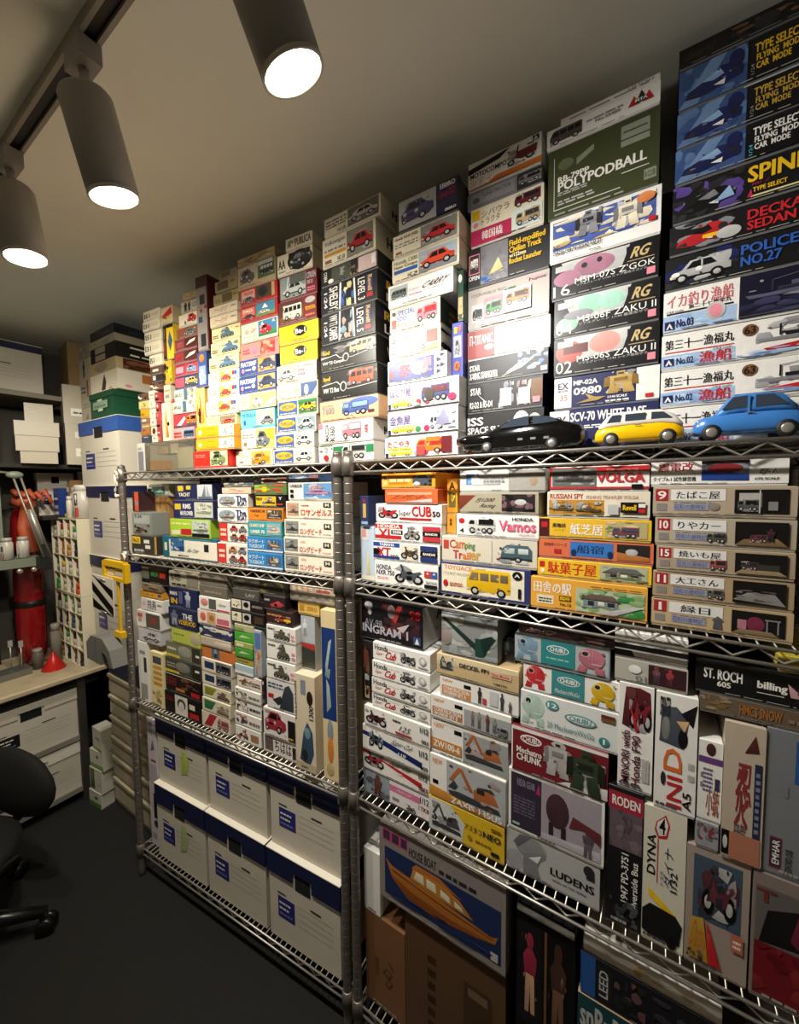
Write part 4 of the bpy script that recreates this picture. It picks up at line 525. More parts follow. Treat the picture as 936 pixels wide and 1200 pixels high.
('R', 71.0, 254.3, 1398.4, 1443.7, 14, 220, 'w', 'r 0 .72 .44 1 r;t .04 .74 .4 .97 w b|HONDA;r .0 .08 .42 .3 r;t .05 .1 .3 .68 r b|XL;r .26 .38 .44 .64 k;t .28 .42 .42 .6 w b|250S;s moto .46 .08 .7 .92 #8a8a80 d;r .74 .68 .99 .95 #c83a44;r .74 .38 .99 .64 k;r .74 .08 .99 .34 #c83a44;t .78 .44 .95 .58 w b|BANDAI', 'white box, red banner, black bike lettering, motorcycle stack, right second shelf', GR[2]),
('R', 64.0, 250.4, 1350.4, 1398.4, 14, 220, 'w', 'r 0 .74 .42 .98 #2a4a9a;t .1 .77 .34 .95 w b|YAMAHA;r 0 .22 .12 .6 k;t .06 .12 .28 .68 r b|XT;r 0 .05 .42 .2 #2a3a8a;t .27 .12 .4 .3 d b|250;r .44 .05 .7 .95 #e4dcc8;s moto .44 .1 .7 .9 #3a3a34 T;r .73 .68 .97 .95 #2a3a70;r .73 .38 .97 .64 k;r .73 .08 .97 .34 #2a3a70;t .77 .44 .94 .58 w b|BANDAI', 'white box, blue and red lettering, bike, motorcycle stack, right second shelf', GR[2]),
('R', 68.0, 246.0, 1290.2, 1350.4, 14, 220, 'w', 't .03 .62 .28 .85 B b|HONDA;t .03 .38 .33 .6 B b|NXR 750;l .04 .18 .24 .32 p 2;s moto .33 .08 .78 .95 #4a5258 k;r .8 .5 .9 .78 #c83a3a;r .9 .5 .99 .78 #3a5a9a;p w .83 .64 .87 .64 .85 .74;p w .92 .64 .97 .64 .945 .74;r .8 .05 .99 .2 k;l .82 .28 .98 .44 G 1', 'white box, line drawn trail bike, blue lettering, motorcycle stack, right second shelf', GR[2]),
('R', 256.0, 281.0, 1468.5, 1549.4, 40, 200, '#e89a2c', 'r .15 .15 .85 .6 #7a6a34;b .15 .15 .85 .6 #4a4428 y 4;t .2 .68 .8 .92 k b|A', 'upright orange box, dark photo window, in the slot right of motorcycle stack', GR[2]),
('R', 257.1, 278.0, 1422.4, 1468.5, 40, 200, '#e8a238', 'e .3 .6 .6 .8 #7a4a20;e .3 .4 .6 .6 #7a4a20', 'upright orange box, brown lettering, lower, in the slot right of motorcycle stack', GR[2]),
('R', 300.0, 478.0, 1517.8, 1565.1, 14, 250, '#d4d2cc', 'r .08 .3 .24 .85 #5a86c0;b .08 .3 .24 .85 s w 4;p w .15 .3 .3 .3 .2 .9;r .3 .3 .5 .6 #b4b2ac;l .3 .4 .55 .75 g 2;r .6 .0 1 1 #a8a49c;e .84 .2 .92 .7 #b09a80', 'grey white box, blue photo, faint lady, yellow van stack, right second shelf', GR[2]),
('R', 300.0, 466.0, 1472.4, 1517.8, 14, 250, '#a8a088', 'p #7a3a2c 0 .1 .22 .9 0 .9;t .2 .5 .55 .75 k i|FJ1200;t .26 .2 .5 .45 k i|Racing;r .56 .08 .96 .95 #2c2428;b .56 .08 .96 .95 k #7a5a60 7;e .72 .4 .86 .7 G', 'olive cream box, brown triangle, race photo, yellow van stack, right second shelf', GR[2]),
('R', 292.0, 467.0, 1422.4, 1472.4, 14, 250, 'w', 'e .03 .55 .11 .82 r;t .04 .1 .1 .32 k b|4;s truck .15 .08 .5 .92 #d8d8d0 k;t .54 .28 .97 .78 #dc6a8c b|Vamos;t .7 .78 .94 .92 d b|HONDA;t .78 .1 .95 .2 p -|PREMIUM', 'white box, small truck, pink lettering, red dot, yellow van stack, right second shelf', GR[2]),
('R', 255.6, 463.9, 1363.4, 1422.4, 14, 250, '#d8d0bc', 't .09 .52 .16 .88 r b|C;t .16 .52 .27 .8 #c87030 b|am;t .27 .45 .38 .8 #5a8a50 b|ping;t .13 .1 .24 .45 r b|Tr;t .24 .1 .33 .4 o b|ail;t .33 .1 .44 .4 #c89a4a b|er;r .02 .5 .08 .85 #c04438;r .55 .06 .56 .95 G;s caravan .6 .1 .97 .88 #48606a #c0c8c4', 'beige box, colourful lettering, blue caravan, yellow van stack, right second shelf', GR[2]),
('R', 251.6, 451.9, 1290.2, 1363.4, 14, 250, '#2a3468', 'r .02 .05 .94 .96 #efe6cc;t .05 .78 .38 .93 #d88050 b|TOYOACE;t .05 .6 .34 .7 #5a6a50 -|TOURIST WAGON;s van .32 .06 .8 .9 y #7a6a50;e .04 .22 .1 .44 r;l .12 .26 .28 .4 #c86a50 2;e .82 .68 .92 .94 k;t .84 .76 .9 .86 w b|A;t .86 .12 .93 .42 k b|1', 'cream box, yellow van cutaway, blue frame, yellow van stack, right second shelf', GR[2]),
('R', 486.0, 648.0, 1519.6, 1565.7, 14, 260, 'w', 'r 0 0 .02 1 r;r .02 .75 1 1 #c02c30;r 0 0 1 .1 #c02c30;r .03 .12 .5 .95 #6a6a64;s ship .05 .2 .48 .9 #3a3a38 #55554f;t .5 .3 .96 .7 #c42c34 b|VOLGA;r .84 .02 .94 .2 k;t .6 .78 .9 .88 w -|SOVIET FISHING TRAWLER', 'white box, red lettering, grey warship photo, stack of yellow boxes, right second shelf', GR[2]),
('R', 482.0, 650.0, 1469.8, 1519.6, 14, 260, '#e0d6c0', 't .03 .72 .38 .94 #a84030 b|RUSSIAN SPY;t .41 .72 .9 .86 #a06a4a -|FISHING TRAWLER VOLGA;r .02 .06 .58 .68 #c08a34;b .02 .06 .58 .35 #6a5a34 #8a6a2c 6;s ship .05 .12 .28 .66 #5a4a2c #7a6a40;s ship .3 .12 .56 .6 #5a4a2c #7a6a40;r .62 .1 .72 .5 G;r .74 .18 .96 .6 k;t .76 .28 .88 .5 y b|Revell;r .9 .2 .96 .35 r;r .9 .4 .96 .55 w;l .02 .0 .9 .04 d 1', 'cream box, sailing ships on amber sea, stack of yellow boxes, right second shelf', GR[2]),
('R', 468.0, 653.0, 1430.1, 1469.8, 14, 260, '#e4b62e', 'r 0 0 .1 1 #4a1c24;r .02 .5 .08 .8 r;t .3 .15 .6 .75 w b|紙芝居;t .13 .5 .26 .75 d b|風物詩;t .15 .3 .24 .42 d -|シリーズ;r .62 .08 .97 .92 #b8b078;b .62 .08 .97 .92 #7a8a50 #d8b890 6;s truck .68 .1 .9 .7 #7a4a50 #4a4a60', 'yellow box, white kanji, cart scene, stack of yellow boxes, right second shelf', GR[2]),
('R', 467.0, 656.9, 1390.3, 1430.1, 14, 260, '#d8704a', 'r .3 .12 .68 .92 #3a78c0;t .36 .3 .6 .76 #16305c b|船宿;e .31 .1 .36 .5 #16305c;e .63 .1 .68 .5 #16305c;t .05 .6 .27 .8 #5a2a1c -|風物詩シリーズ;r .15 .2 .22 .45 #b02a24;r .71 .08 .97 .92 #2a2624;p #b8743a .71 .08 .97 .08 .97 .3 .71 .5;e .78 .35 .88 .7 G', 'salmon box, blue banner with white kanji, stack of yellow boxes, right second shelf', GR[2]),
('R', 465.1, 655.0, 1353.6, 1390.3, 14, 260, '#ecc02c', 't .1 .15 .55 .88 #cc2c20 b|駄菓子屋;r .02 .5 .07 .85 r;e .03 .1 .07 .4 W;r .58 .06 .97 .94 #b8bc98;s house .6 .08 .95 .9 #8a8478 #6a6a62;b .58 .06 .97 .4 #7a9060 #a8a880 5', 'yellow box, large red kanji, village house, stack of yellow boxes, right second shelf', GR[2]),
('R', 453.1, 650.0, 1290.2, 1353.6, 14, 260, '#e8a83c', 't .03 .5 .38 .88 w b|田舎の駅;r .06 .12 .22 .42 #e8dcc0;l .08 .18 .2 .36 d 2;r .27 .28 .38 .46 #6a4a1c;t .28 .31 .37 .43 y b|臨時;t .28 .12 .38 .22 #6a4a1c b|No.12;r .42 .04 .98 .8 #b8c4a0;b .42 .04 .98 .8 n #8aa870 9;s house .46 .2 .8 .7 #7a8a90 #6a5a50;p G .6 .04 .75 .04 .98 .4 .9 .4;l .55 .86 .95 .92 T 1', 'amber box, white kanji, country station scene, stack of yellow boxes, right second shelf', GR[2]),
('R', 650.0, 821.0, 1526.8, 1569.8, 14, 260, 'w', 't .06 .55 .34 .95 #a82a34 b|震電改;t .02 .12 .36 .32 k b|タイプA-1 試作練習機;r .4 .15 .74 .95 #8a9098;p #2a4a9a .4 .15 .74 .12 .74 .4 .4 .6;e .44 .45 .7 .85 #8a2c34;t .8 .35 .92 .6 k i|EJ-1;t .78 .14 .94 .24 d b|1/72 SCALE;r .4 .85 .74 .98 k', 'white box, red and blue aircraft picture, stack at the shelf right end, second shelf', GR[2]),
('R', 654.0, 831.0, 1477.6, 1526.8, 14, 260, '#b4a48c', 'r .02 .5 .12 .95 #a82a30;t .035 .56 .105 .88 w b|9;r .03 .12 .11 .4 #8a8480;r .14 .52 .54 .94 #e8e6e0;t .18 .58 .5 .86 k b|たばこ屋;r .16 .16 .42 .4 #989cac;t .17 .18 .4 .38 #3a4488 -|昭和の歳時記;l .16 .44 .44 .48 g 1;e .42 .15 .5 .45 #8a8078;r .6 .08 .95 .92 #141212;r .63 .3 .78 .8 #b8b4ac;s truck .62 .15 .76 .6 #5a5a58 k;r .82 .2 .88 .5 #8a8a86;r .76 .1 .77 .9 G', 'beige window box, red 9, market stall, stack at the shelf right end, second shelf', GR[2]),
('R', 658.1, 832.0, 1428.8, 1477.6, 14, 260, '#b4a890', 'r .02 .5 .12 .95 #a82a30;t .035 .56 .105 .88 w b|10;r .03 .12 .11 .4 #8a8480;r .14 .52 .54 .94 #e8e6e0;t .18 .58 .5 .86 k b|りやカー;r .16 .16 .42 .4 #989cac;t .17 .18 .4 .38 #3a4488 -|昭和の歳時記;l .16 .44 .44 .48 g 1;s truck .4 .1 .54 .5 #5a5650 d;r .6 .08 .95 .92 #141212;p #8a7050 .6 .08 .95 .08 .88 .35 .66 .3;s truck .7 .2 .82 .5 #7a4048 d;s fig .8 .25 .87 .7 #4a2c30 d', 'beige window box, red 10, handcart, stack at the shelf right end, second shelf', GR[2]),
('R', 661.0, 832.0, 1385.5, 1428.8, 14, 260, '#b09c80', 'r .02 .5 .12 .95 #a82a30;t .035 .56 .105 .88 w b|15;r .03 .12 .11 .4 #8a8480;r .14 .52 .54 .94 #e8e6e0;t .18 .58 .5 .86 k b|焼いも屋;r .16 .16 .42 .4 #989cac;t .17 .18 .4 .38 #3a4488 -|昭和の歳時記;l .16 .44 .44 .48 g 1;s truck .42 .1 .54 .6 #a05048 d;r .6 .08 .95 .92 #141212;p #9a8464 .6 .08 .95 .08 .88 .3 .66 .3;r .74 .25 .9 .5 #3a3a34;s truck .64 .25 .76 .6 #4a3c34 d', 'beige window box, red 15, black kana, stack at the shelf right end, second shelf', GR[2]),
('R', 657.0, 833.0, 1338.5, 1385.5, 14, 260, '#b09874', 'r .02 .5 .12 .95 #a82a30;t .035 .56 .105 .88 w b|11;r .03 .12 .11 .4 #8a8480;r .14 .52 .54 .94 #e8e6e0;t .18 .58 .5 .86 k b|大工さん;r .16 .16 .42 .4 #989cac;t .17 .18 .4 .38 #3a4488 -|昭和の歳時記;l .16 .44 .44 .48 g 1;s truck .42 .1 .54 .5 #6a665c d;r .6 .08 .95 .92 #141212;p #8a8884 .6 .2 .95 .1 .88 .5 .7 .5;b .62 .2 .9 .6 #8a8078 #5a5450 5', 'beige window box, red 11, carpenter scene, stack at the shelf right end, second shelf', GR[2]),
('R', 656.0, 834.0, 1290.2, 1338.5, 14, 260, '#c0a880', 'r .02 .5 .12 .95 #a82a30;t .035 .56 .105 .88 w b|1;r .03 .12 .11 .4 #8a8480;r .14 .52 .54 .94 #e8e6e0;t .18 .58 .5 .86 k b|縁日;r .16 .16 .42 .4 #989cac;t .17 .18 .4 .38 #3a4488 -|昭和の歳時記;l .16 .44 .44 .48 g 1;p #55555c .47 .1 .54 .1 .53 .4 .55 .42 .505 .6 .46 .42 .48 .4;r .6 .08 .95 .92 #141212;e .7 .2 .82 .75 #7a2c44;p #8a7858 .6 .08 .92 .08 .86 .25 .66 .25;r .64 .25 .7 .6 #b87a88;r .83 .2 .84 .7 #8a8a8a;r .9 .2 .91 .7 #8a8a8a;r .82 .65 .92 .7 #8a8a8a', 'beige window box, red 1, shrine fair, stack at the shelf right end, second shelf', GR[2]),
('R', 14, 49.0, 966.9, 1133.5, 21, 120, '#2a2220', 'r .2 .55 .7 .85 #6a3a2c;r .3 .35 .7 .45 #a8b0b0;r .3 .05 .7 .25 #b8a080;b .1 .1 .9 .9 k T 5', 'slim dark upright box behind white boxes, by the left post, third shelf', GR[4]),
('R', 17.0, 201.0, 1140.0, 1245.4, 21, 260, '#1e1a22', 'r 0 .0 1 .96 #17151b;b .35 .1 .95 .95 #3a2028 #5a2a2c 9;p #b83a34 .58 .5 .7 .98 .62 .95 .52 .6;e .45 .6 .58 .95 #8a7a78;p #b8b0b0 .6 .4 .8 .55 .7 .3;t .8 .68 .97 .9 r b|98;e .06 .74 .2 .95 #c8c8c8;e .12 .6 .18 .76 #c8c8c8;t .06 .32 .36 .5 #9a96a0 -|AV-98;t .02 .14 .78 .36 #b4b0b8 b|INGRAM 1;r .86 .08 .97 .28 #35507a;p w .88 .1 .915 .25 .95 .1', 'dark box, robot art, white side and lid, scooter stack, right third shelf', GR[4], 'r 0 0 1 1 #c4c4c2;t .25 .55 .75 .85 d b|AV-98;l .25 .3 .7 .4 g 1'),
('R', 59.0, 224.0, 1092.8, 1140.0, 12, 260, 'w', REPEAT[7], 'white box, small moped, red script, topmost, scooter stack, right third shelf', GR[4]),
('R', 58.0, 225.0, 1047.4, 1092.8, 12, 260, 'w', REPEAT[7], 'white box, small moped, red script, second, scooter stack, right third shelf', GR[4]),
('R', 55.0, 226.0, 1005.3, 1047.4, 12, 260, 'w', REPEAT[7], 'white box, small moped, red script, third, scooter stack, right third shelf', GR[4]),
('R', 53.0, 223.8, 966.9, 1005.3, 12, 260, 'w', REPEAT[7], 'white box, small moped, red script, lowest, scooter stack, right third shelf', GR[4]),
('R', 30.0, 224.9, 911.9, 966.9, 12, 260, 'w', 's moto .02 .1 .36 .92 #5a2c30 k;l .46 .7 .58 .86 k 1;t .55 .3 .74 .6 d i|125;r .5 .12 .74 .22 #b03a40;t .86 .62 .98 .9 d b|1/12;t .88 .1 .98 .3 d b|003;p #7a2c30 0 0 1 0 .6 .06', 'white box, red brown motorcycle on left, scooter stack, right third shelf', GR[4]),
('R', 22.0, 221.9, 844.0, 911.9, 12, 260, 'w', 'p #1c2a6a 0 .58 .1 .55 .9 .1 .9 .35 .2 .72 0 .75;s moto .1 .15 .32 .95 #4a5058 k;t .42 .58 .8 .85 k i|Super Cub;t .56 .28 .68 .4 w b|110;t .86 .6 .98 .85 d b|1/12;t .88 .08 .98 .25 d b|009', 'white box, blue stripe, black scooter, scooter stack, right third shelf', GR[4]),
('R', 16.0, 216.4, 784.3, 844.0, 21, 260, 'w', 'p #c02830 0 .75 .12 .8 .9 .15 .9 .42 .3 .72 0 .95;s moto .02 .2 .34 .95 #a8343c k;t .4 .62 .78 .88 k i|Super Cub;t .54 .36 .66 .46 w b|110;t .86 .6 .98 .85 d b|1/12;t .86 .08 .99 .3 R b|1BK0', 'white box, red stripe, red scooter, scooter stack, right third shelf', GR[4]),
('R', 14, 219.2, 715.7, 784.3, 21, 260, '#9aa4ac', 'b 0 0 .42 1 #8a98a4 #5a6068 8;s fig .14 .05 .32 .95 #6a4438 #5a2c2c;r .42 .05 1 .98 #efe8e6;r .42 .55 .86 .82 #d87aa0;t .5 .62 .76 .76 w i|Super Cub;t .86 .62 .98 .88 d b|1/12;t .84 .32 .98 .5 R b|1TK8;r .46 .2 .56 .34 g;s moto .66 .06 .8 .32 #5a5a5a k', 'grey photo box with pink label panel, scooter stack, right third shelf', GR[4]),
('R', 254.0, 385.0, 1151.9, 1249.4, 14, 230, '#8a8e8c', 'b 0 0 1 .95 #a0a4a2 #b8bab6 7;p #23362f .02 .85 .06 .9 .7 .3 .62 .2;r .62 .08 .78 .5 #20443c;p #16302a .7 .5 .9 .62 .98 .55 .85 .3 .78 .1;e .0 .2 .2 .6 #9a8a84', 'grey photo box, green crane machine, digger stack, right third shelf', GR[4]),
('R', 243.0, 431.0, 1101.8, 1151.9, 14, 230, '#cdb384', 'p #e0d0a8 0 .98 1 .98 1 .8 0 .4;s digger .04 .2 .22 .95 #4a5058 #3a4048;t .3 .56 .66 .76 #3a2c24 b|DECKEL FP1;r .69 .5 .92 .72 #e8b8a0;t .7 .54 .9 .68 #b84a3c b|Fine Molds;t .7 .36 .92 .44 d -|ファインモールド;t .72 .14 .96 .22 d b|LIMITED', 'tan gold box with milling machine, digger stack, right third shelf', GR[4]),
('R', 249.0, 430.0, 1051.0, 1101.8, 14, 230, 'w', 't .04 .7 .18 .84 #e09a5a b|NEW;r .03 .05 .42 .52 #d89048;t .05 .28 .4 .48 w b|CONSTRUCTION;t .05 .08 .36 .26 w b|WORKER SET A;r .33 .62 .42 .8 k;s fig .5 .08 .57 .9 #3a3638 #2a2a2c;r .57 .1 .62 .4 #c04a50;r .66 .15 .76 .85 #d0d0d0;s fig .78 .05 .84 .9 #4a4a50 #3a3a40;s fig .88 .05 .93 .6 #6a6a70 #4a4a50', 'white box, workers beside fuel pump, digger stack, right third shelf', GR[4]),
('R', 227.1, 415.9, 994.4, 1051.0, 14, 230, 'w', 't .04 .72 .18 .86 #e09a5a b|NEW;r .02 .08 .42 .48 #b87a48;t .04 .28 .4 .46 w b|CONSTRUCTION;t .04 .1 .36 .26 w b|WORKER SET B;r .32 .68 .42 .84 k;r .44 .02 1 .78 #a8aaaa;s fig .52 .1 .58 .8 #8a7468 #5a5a60;s fig .6 .1 .66 .85 #9a8a80 #5a6068;s fig .7 .1 .76 .85 #7a3c38 #5a4a48;s fig .78 .15 .84 .8 #a09890 #6a6a70;s truck .84 .1 .96 .5 #8a8a90 d', 'white box, five grey figures, brown panel, digger stack, right third shelf', GR[4]),
('R', 226.1, 408.4, 906.2, 994.4, 14, 230, 'w', 't .04 .74 .18 .86 #e09a5a b|NEW;r .32 .7 .42 .82 k;r .44 .02 1 .86 #a4a8a8;s digger .46 .1 .95 .9 #b0683a #3a3c40;r 0 .12 .42 .42 #d08a3c;t .03 .18 .4 .38 w b|ZW100-6', 'white box, orange wheel loader photo, digger stack, right third shelf', GR[4]),
('R', 223.1, 405.2, 800.5, 906.2, 14, 230, 'w', 't .04 .8 .18 .92 #e09a5a b|NEW;r .04 .3 .12 .4 k;r .24 .0 1 .98 #b4b8b8;s digger .26 .12 .95 .95 #b0683a #3c4044;p #c88a3c 0 .25 .3 .2 1 .04 1 .0 0 0;t .3 .02 .96 .16 w b|ZAXIS 135US', 'white box, orange excavator photo, digger stack, right third shelf', GR[4]),
('R', 220.4, 403.0, 715.7, 800.5, 14, 230, '#e0b828', 'p #c8ccc8 0 0 .46 0 .5 .6 .3 .98 0 .98;s digger .04 .1 .46 .9 #4c4c50 #3a3a3e;t .5 .5 .72 .68 d b|アスタコ;t .74 .5 .96 .68 d b|NEO;e .54 .22 .6 .38 #a88a20;l .64 .26 .84 .36 #8a6a10 1;r .84 .08 .94 .2 k;r .84 .8 .96 .88 #8a6a10', 'yellow box with grey two armed machine, digger stack, right third shelf', GR[4]),
('R', 386.0, 415.0, 1151.9, 1200.1, 45, 200, '#1c1e1e', 'r .1 .5 .5 .95 #50605a;t .15 .3 .4 .45 g b|S', 'dark glossy box end, small label, behind the crane photo box', GR[4]),
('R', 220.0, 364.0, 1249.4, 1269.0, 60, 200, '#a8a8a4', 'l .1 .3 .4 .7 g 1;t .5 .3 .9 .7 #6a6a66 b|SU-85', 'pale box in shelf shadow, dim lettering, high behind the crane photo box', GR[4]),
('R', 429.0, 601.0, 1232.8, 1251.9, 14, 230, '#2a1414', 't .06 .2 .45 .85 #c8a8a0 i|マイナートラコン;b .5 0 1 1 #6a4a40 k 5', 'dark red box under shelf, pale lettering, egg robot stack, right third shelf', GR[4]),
('R', 422.0, 595.0, 1174.4, 1232.8, 14, 230, '#9aa8aa', 'r .0 .04 .99 .96 #b4bcbc;s egg .02 .06 .28 .95 #7a98ae #a8b8c0;r .3 .06 .66 .96 #2f8a8c;e .36 .5 .6 .82 w;e .37 .53 .59 .79 #2f8a8c;t .4 .58 .56 .74 w b|CHUBU;l .36 .28 .6 .38 m 1;s egg .68 .06 .97 .95 #b8707e #d8a8b0', 'clear teal box, blue and pink robots, egg robot stack, right third shelf', GR[4]),
('R', 439.0, 611.0, 1115.9, 1174.4, 14, 230, 'w', 's egg .02 .08 .26 .95 #c8343a #e08a80;r .32 .04 .66 .98 #3f8f92;e .38 .48 .62 .8 w;e .39 .51 .61 .77 #3f8f92;t .41 .56 .59 .72 w b|CHUBU;t .36 .14 .62 .3 w -|MechatroWeGo;s egg .72 .06 .97 .9 #d8b020 #efd880', 'white teal box, red and yellow robots, egg robot stack, right third shelf', GR[4]),
('R', 434.0, 611.0, 1037.8, 1115.9, 14, 230, '#e4e6e2', 's egg .01 .08 .28 .96 #b4cec0 #d8e4dc;e .28 .65 .42 .92 #4a9a9a;t .3 .72 .4 .85 w b|12;e .48 .44 .8 .72 #5a9ea0;e .5 .48 .78 .68 #e4e6e2;t .53 .51 .75 .65 #4a8f92 b|CHUBU;t .3 .16 .78 .32 #4a8f92 -|20 MechatroWeGo;e .82 .08 .92 .32 #3f8f92;t .85 .13 .89 .27 w b|1;r .84 .74 .97 .92 T;r .84 .84 .97 .92 #6a2c24', 'white box, pale mint robot, teal lettering, egg robot stack, right third shelf', GR[4]),
('R', 417.1, 595.9, 941.4, 1037.8, 14, 230, '#7a1f28', 'r 0 .93 1 1 w;r 0 0 .015 1 w;p w .5 0 1 0 1 .25 .6 .1;e .1 .66 .34 .88 w;e .115 .69 .325 .85 #7a1f28;t .13 .71 .31 .83 w b|CHUBU;t .06 .42 .34 .56 w b|Mechatro;t .06 .24 .34 .4 w b|CHUNK;s robot .36 .15 .66 .95 #b8b4b0 #8a8888;s robot .6 .02 .98 .92 #34402f #22281e', 'maroon box, white and green robots, egg robot stack, right third shelf', GR[4]),
('R', 410.9, 592.0, 808.1, 941.4, 14, 230, 'w', 'r .03 .04 .97 .96 #a8a0a8;r .03 .04 .37 .96 #3a3040;t .1 .76 .3 .88 #8a8090 b|HEXA GEAR;p #b8306a .31 .72 .34 .9 .36 .72;l .06 .28 .3 .6 #6a6072 6;r .05 .08 .13 .12 m;e .42 .3 .66 .86 #4a3038;r .45 .1 .5 .36 #3a262e;r .58 .1 .63 .36 #3a262e;p #c8c4cc .37 .04 .97 .04 .97 .2 .37 .14;s fig .78 .04 .92 .5 #5a5058 #6a6068;p #6a3034 .66 .4 .8 .45 .97 .3 .97 .5 .7 .6', 'purple grey photo box, round brown robot, egg robot stack, right third shelf', GR[4]),
('R', 406.4, 586.0, 715.7, 808.1, 14, 230, '#b8b8b6', 'e .1 .4 .46 .98 #8e9090;p #6a6c6e .14 .6 .3 .98 .16 .95 .08 .7;e .0 .0 .2 .5 #9a9c9c;p #7e8082 .2 .5 .44 .7 .36 .3 .4 .05 .2 .0;p w .26 .45 .4 .62 .36 .4;t .5 .3 .95 .48 k b|LUDENS;e .84 .66 .95 .92 d;r .87 .6 .95 .74 d;l .52 .18 .9 .24 g 1', 'pale grey box, astronaut bust, dark lettering, egg robot stack, right third shelf', GR[4]),
('R', 602.0, 709.0, 1223.5, 1273.3, 12, 200, 'w', 'r 0 .3 1 .5 k;p k 0 .0 .3 .0 .25 .25 0 .25;l .5 .6 .9 .9 G 2', 'flat white lidded box lying under shelf, below the pale flat boxes, third shelf', GR[4]),
('R', 603.0, 710.0, 1179.5, 1223.5, 12, 200, '#b8b4a8', 'r .48 .04 .98 .94 #3a2024;s fig .52 .1 .66 .9 #7a4a50 #4a3848;s fig .7 .1 .84 .9 #a03a44 #5a2a30;e .2 .4 .38 .8 w;t .3 .1 .45 .35 g -|01', 'flat box, pale left, red dancers photo, below the pale flat boxes, third shelf', GR[4]),
('R', 611.0, 664.0, 982.8, 1179.5, 12, 200, 'w', 'p #5a1e26 .1 .6 .6 .55 .95 .7 .9 .95 .6 .98 .2 .97;s moto .3 .56 .95 .95 #8a2430 k;e .2 .86 .5 .98 #6a3a34;p r .3 .82 .5 .55 .6 .58;t .1 .04 .35 .55 #5a1834 v|MINORI with;t .4 .04 .66 .52 #5a1834 v|Honda F90;l .7 .1 .9 .5 G 1', 'upright white box, red bike, plum lettering, below the pale flat boxes, third shelf', GR[4]),
('R', 597.1, 654.0, 715.7, 982.8, 12, 200, '#161618', 'r .02 .84 .98 .97 #a82c40;t .12 .87 .9 .94 w b|RODEN;r .06 .56 .96 .84 #6a5a60;b .06 .56 .96 .84 #7a6a70 #5a4c52 7;t .42 .18 .62 .54 w v|1947 PD-3751;t .7 .14 .88 .5 w v|Silverside Bus;b .1 .02 .9 .2 #3a3c40 #55585c 9', 'upright dark box, red band, bus photo, below the pale flat boxes, third shelf', GR[4]),
('R', 667.0, 725.4, 969.7, 1178.8, 12, 200, 'w', 'p #4a5058 .1 .58 .7 .55 .8 .8 .5 .9 .15 .88;p k .6 .85 .98 .95 .9 .75;e .15 .6 .35 .8 #8a8a88;e .55 .56 .78 .72 k;p #d8b080 .5 .78 .8 .8 .7 .7;t .1 .8 .36 .97 d b|SPRINTER;t .32 .03 .68 .3 r v|INI;t .22 .31 .66 .57 #e07030 v|D;t .7 .03 .9 .2 k v|A5;l .8 .3 .95 .5 G 2;e .16 .2 .28 .32 d', 'upright white box, engine, orange letter D, between plum lettering and kanji boxes', GR[4]),
('R', 654.0, 715.9, 715.7, 969.7, 12, 200, '#e0dcc8', 'p r .3 .9 .52 .97 .62 .9 .56 .8 .36 .78 .26 .84;p w .33 .9 .5 .95 .58 .9 .53 .82 .37 .8 .3 .85;t .37 .82 .52 .94 k b|4;t .1 .5 .3 .8 k v|DYNA;r .34 .45 .36 .78 r;t .5 .42 .72 .76 #1c2460 v|ダイナ;t .42 .4 .5 .6 #1c2460 v|トヨタ;t .66 .4 .82 .6 d v|1/32;p y .14 .4 .82 .26 .84 .2 .16 .34;p #191a1c .02 .06 .35 .02 .9 .05 .96 .2 .8 .26 .2 .28 .02 .22;e .6 .0 .85 .1 k', 'upright cream box, red 4 badge, black car, between plum lettering and kanji boxes', GR[4]),
('R', 728.0, 759.0, 975.7, 1114.7, 12, 190, 'w', 'r 0 .72 1 .8 #6a4080;e .3 .82 .7 .98 #4a2a28;l .2 .36 .6 .68 #6a6a90 6;t .35 .06 .9 .42 #a85a40 b|小銃;l .1 .4 .2 .65 g 2;r .7 .4 .9 .55 #3a3a60', 'upright white box, purple band, bold characters, among upright boxes, third shelf', GR[4]),
('R', 727.0, 757.0, 927.9, 975.7, 12, 190, '#9a9ca0', 'b .05 .05 .95 .95 #7a8088 #8a3a40 8', 'small upright box, grey red art, among upright boxes, third shelf', GR[4]),
('R', 717.1, 799.0, 715.7, 927.9, 12, 190, '#a8988c', 'r .12 .4 .88 .94 #46586a;b .2 .42 .84 .9 #5a3438 #3a4450 9;s moto .25 .45 .8 .9 #6a3440 #2c3038;p #c8a040 .05 .05 .4 .05 .3 .42 .1 .4;p r .4 .05 .6 .05 .35 .42;t .08 .15 .45 .38 #c86a30 i|Datsun;r .74 .26 .92 .4 #c87058;l .77 .29 .89 .37 w 2;b .04 .05 .3 .16 #4a2a20 #7a5a40 5', 'wide box, red car on blue, scribble, among upright boxes, third shelf', GR[4]),
('R', 760.0, 809.0, 927.9, 1157.3, 10, 190, '#c4b4a0', 't .3 .24 .64 .72 #8a3038 b|炎;t .34 .4 .7 .72 #8a3038 b|忍;t .3 .1 .6 .28 #6a5a54 b|伊賀;r .76 .2 .94 .74 #28304a;l .8 .24 .9 .7 #8a90a8 9;p #5a2a28 .5 .8 .85 .82 .75 .94;r .2 .0 .95 .2 #b87a60;r .0 .02 .2 .2 k;e .04 .06 .16 .16 #c8c8c8', 'upright beige box, red brush kanji, right of the purple banded box', GR[4]),
('R', 818.0, 892, 1249.4, 1276.1, 12, 190, '#c8b440', 'b 0 0 1 1 #d8c860 #a89430 5', 'crumpled yellow packet lying on black box, at the far right of third shelf', GR[4]),
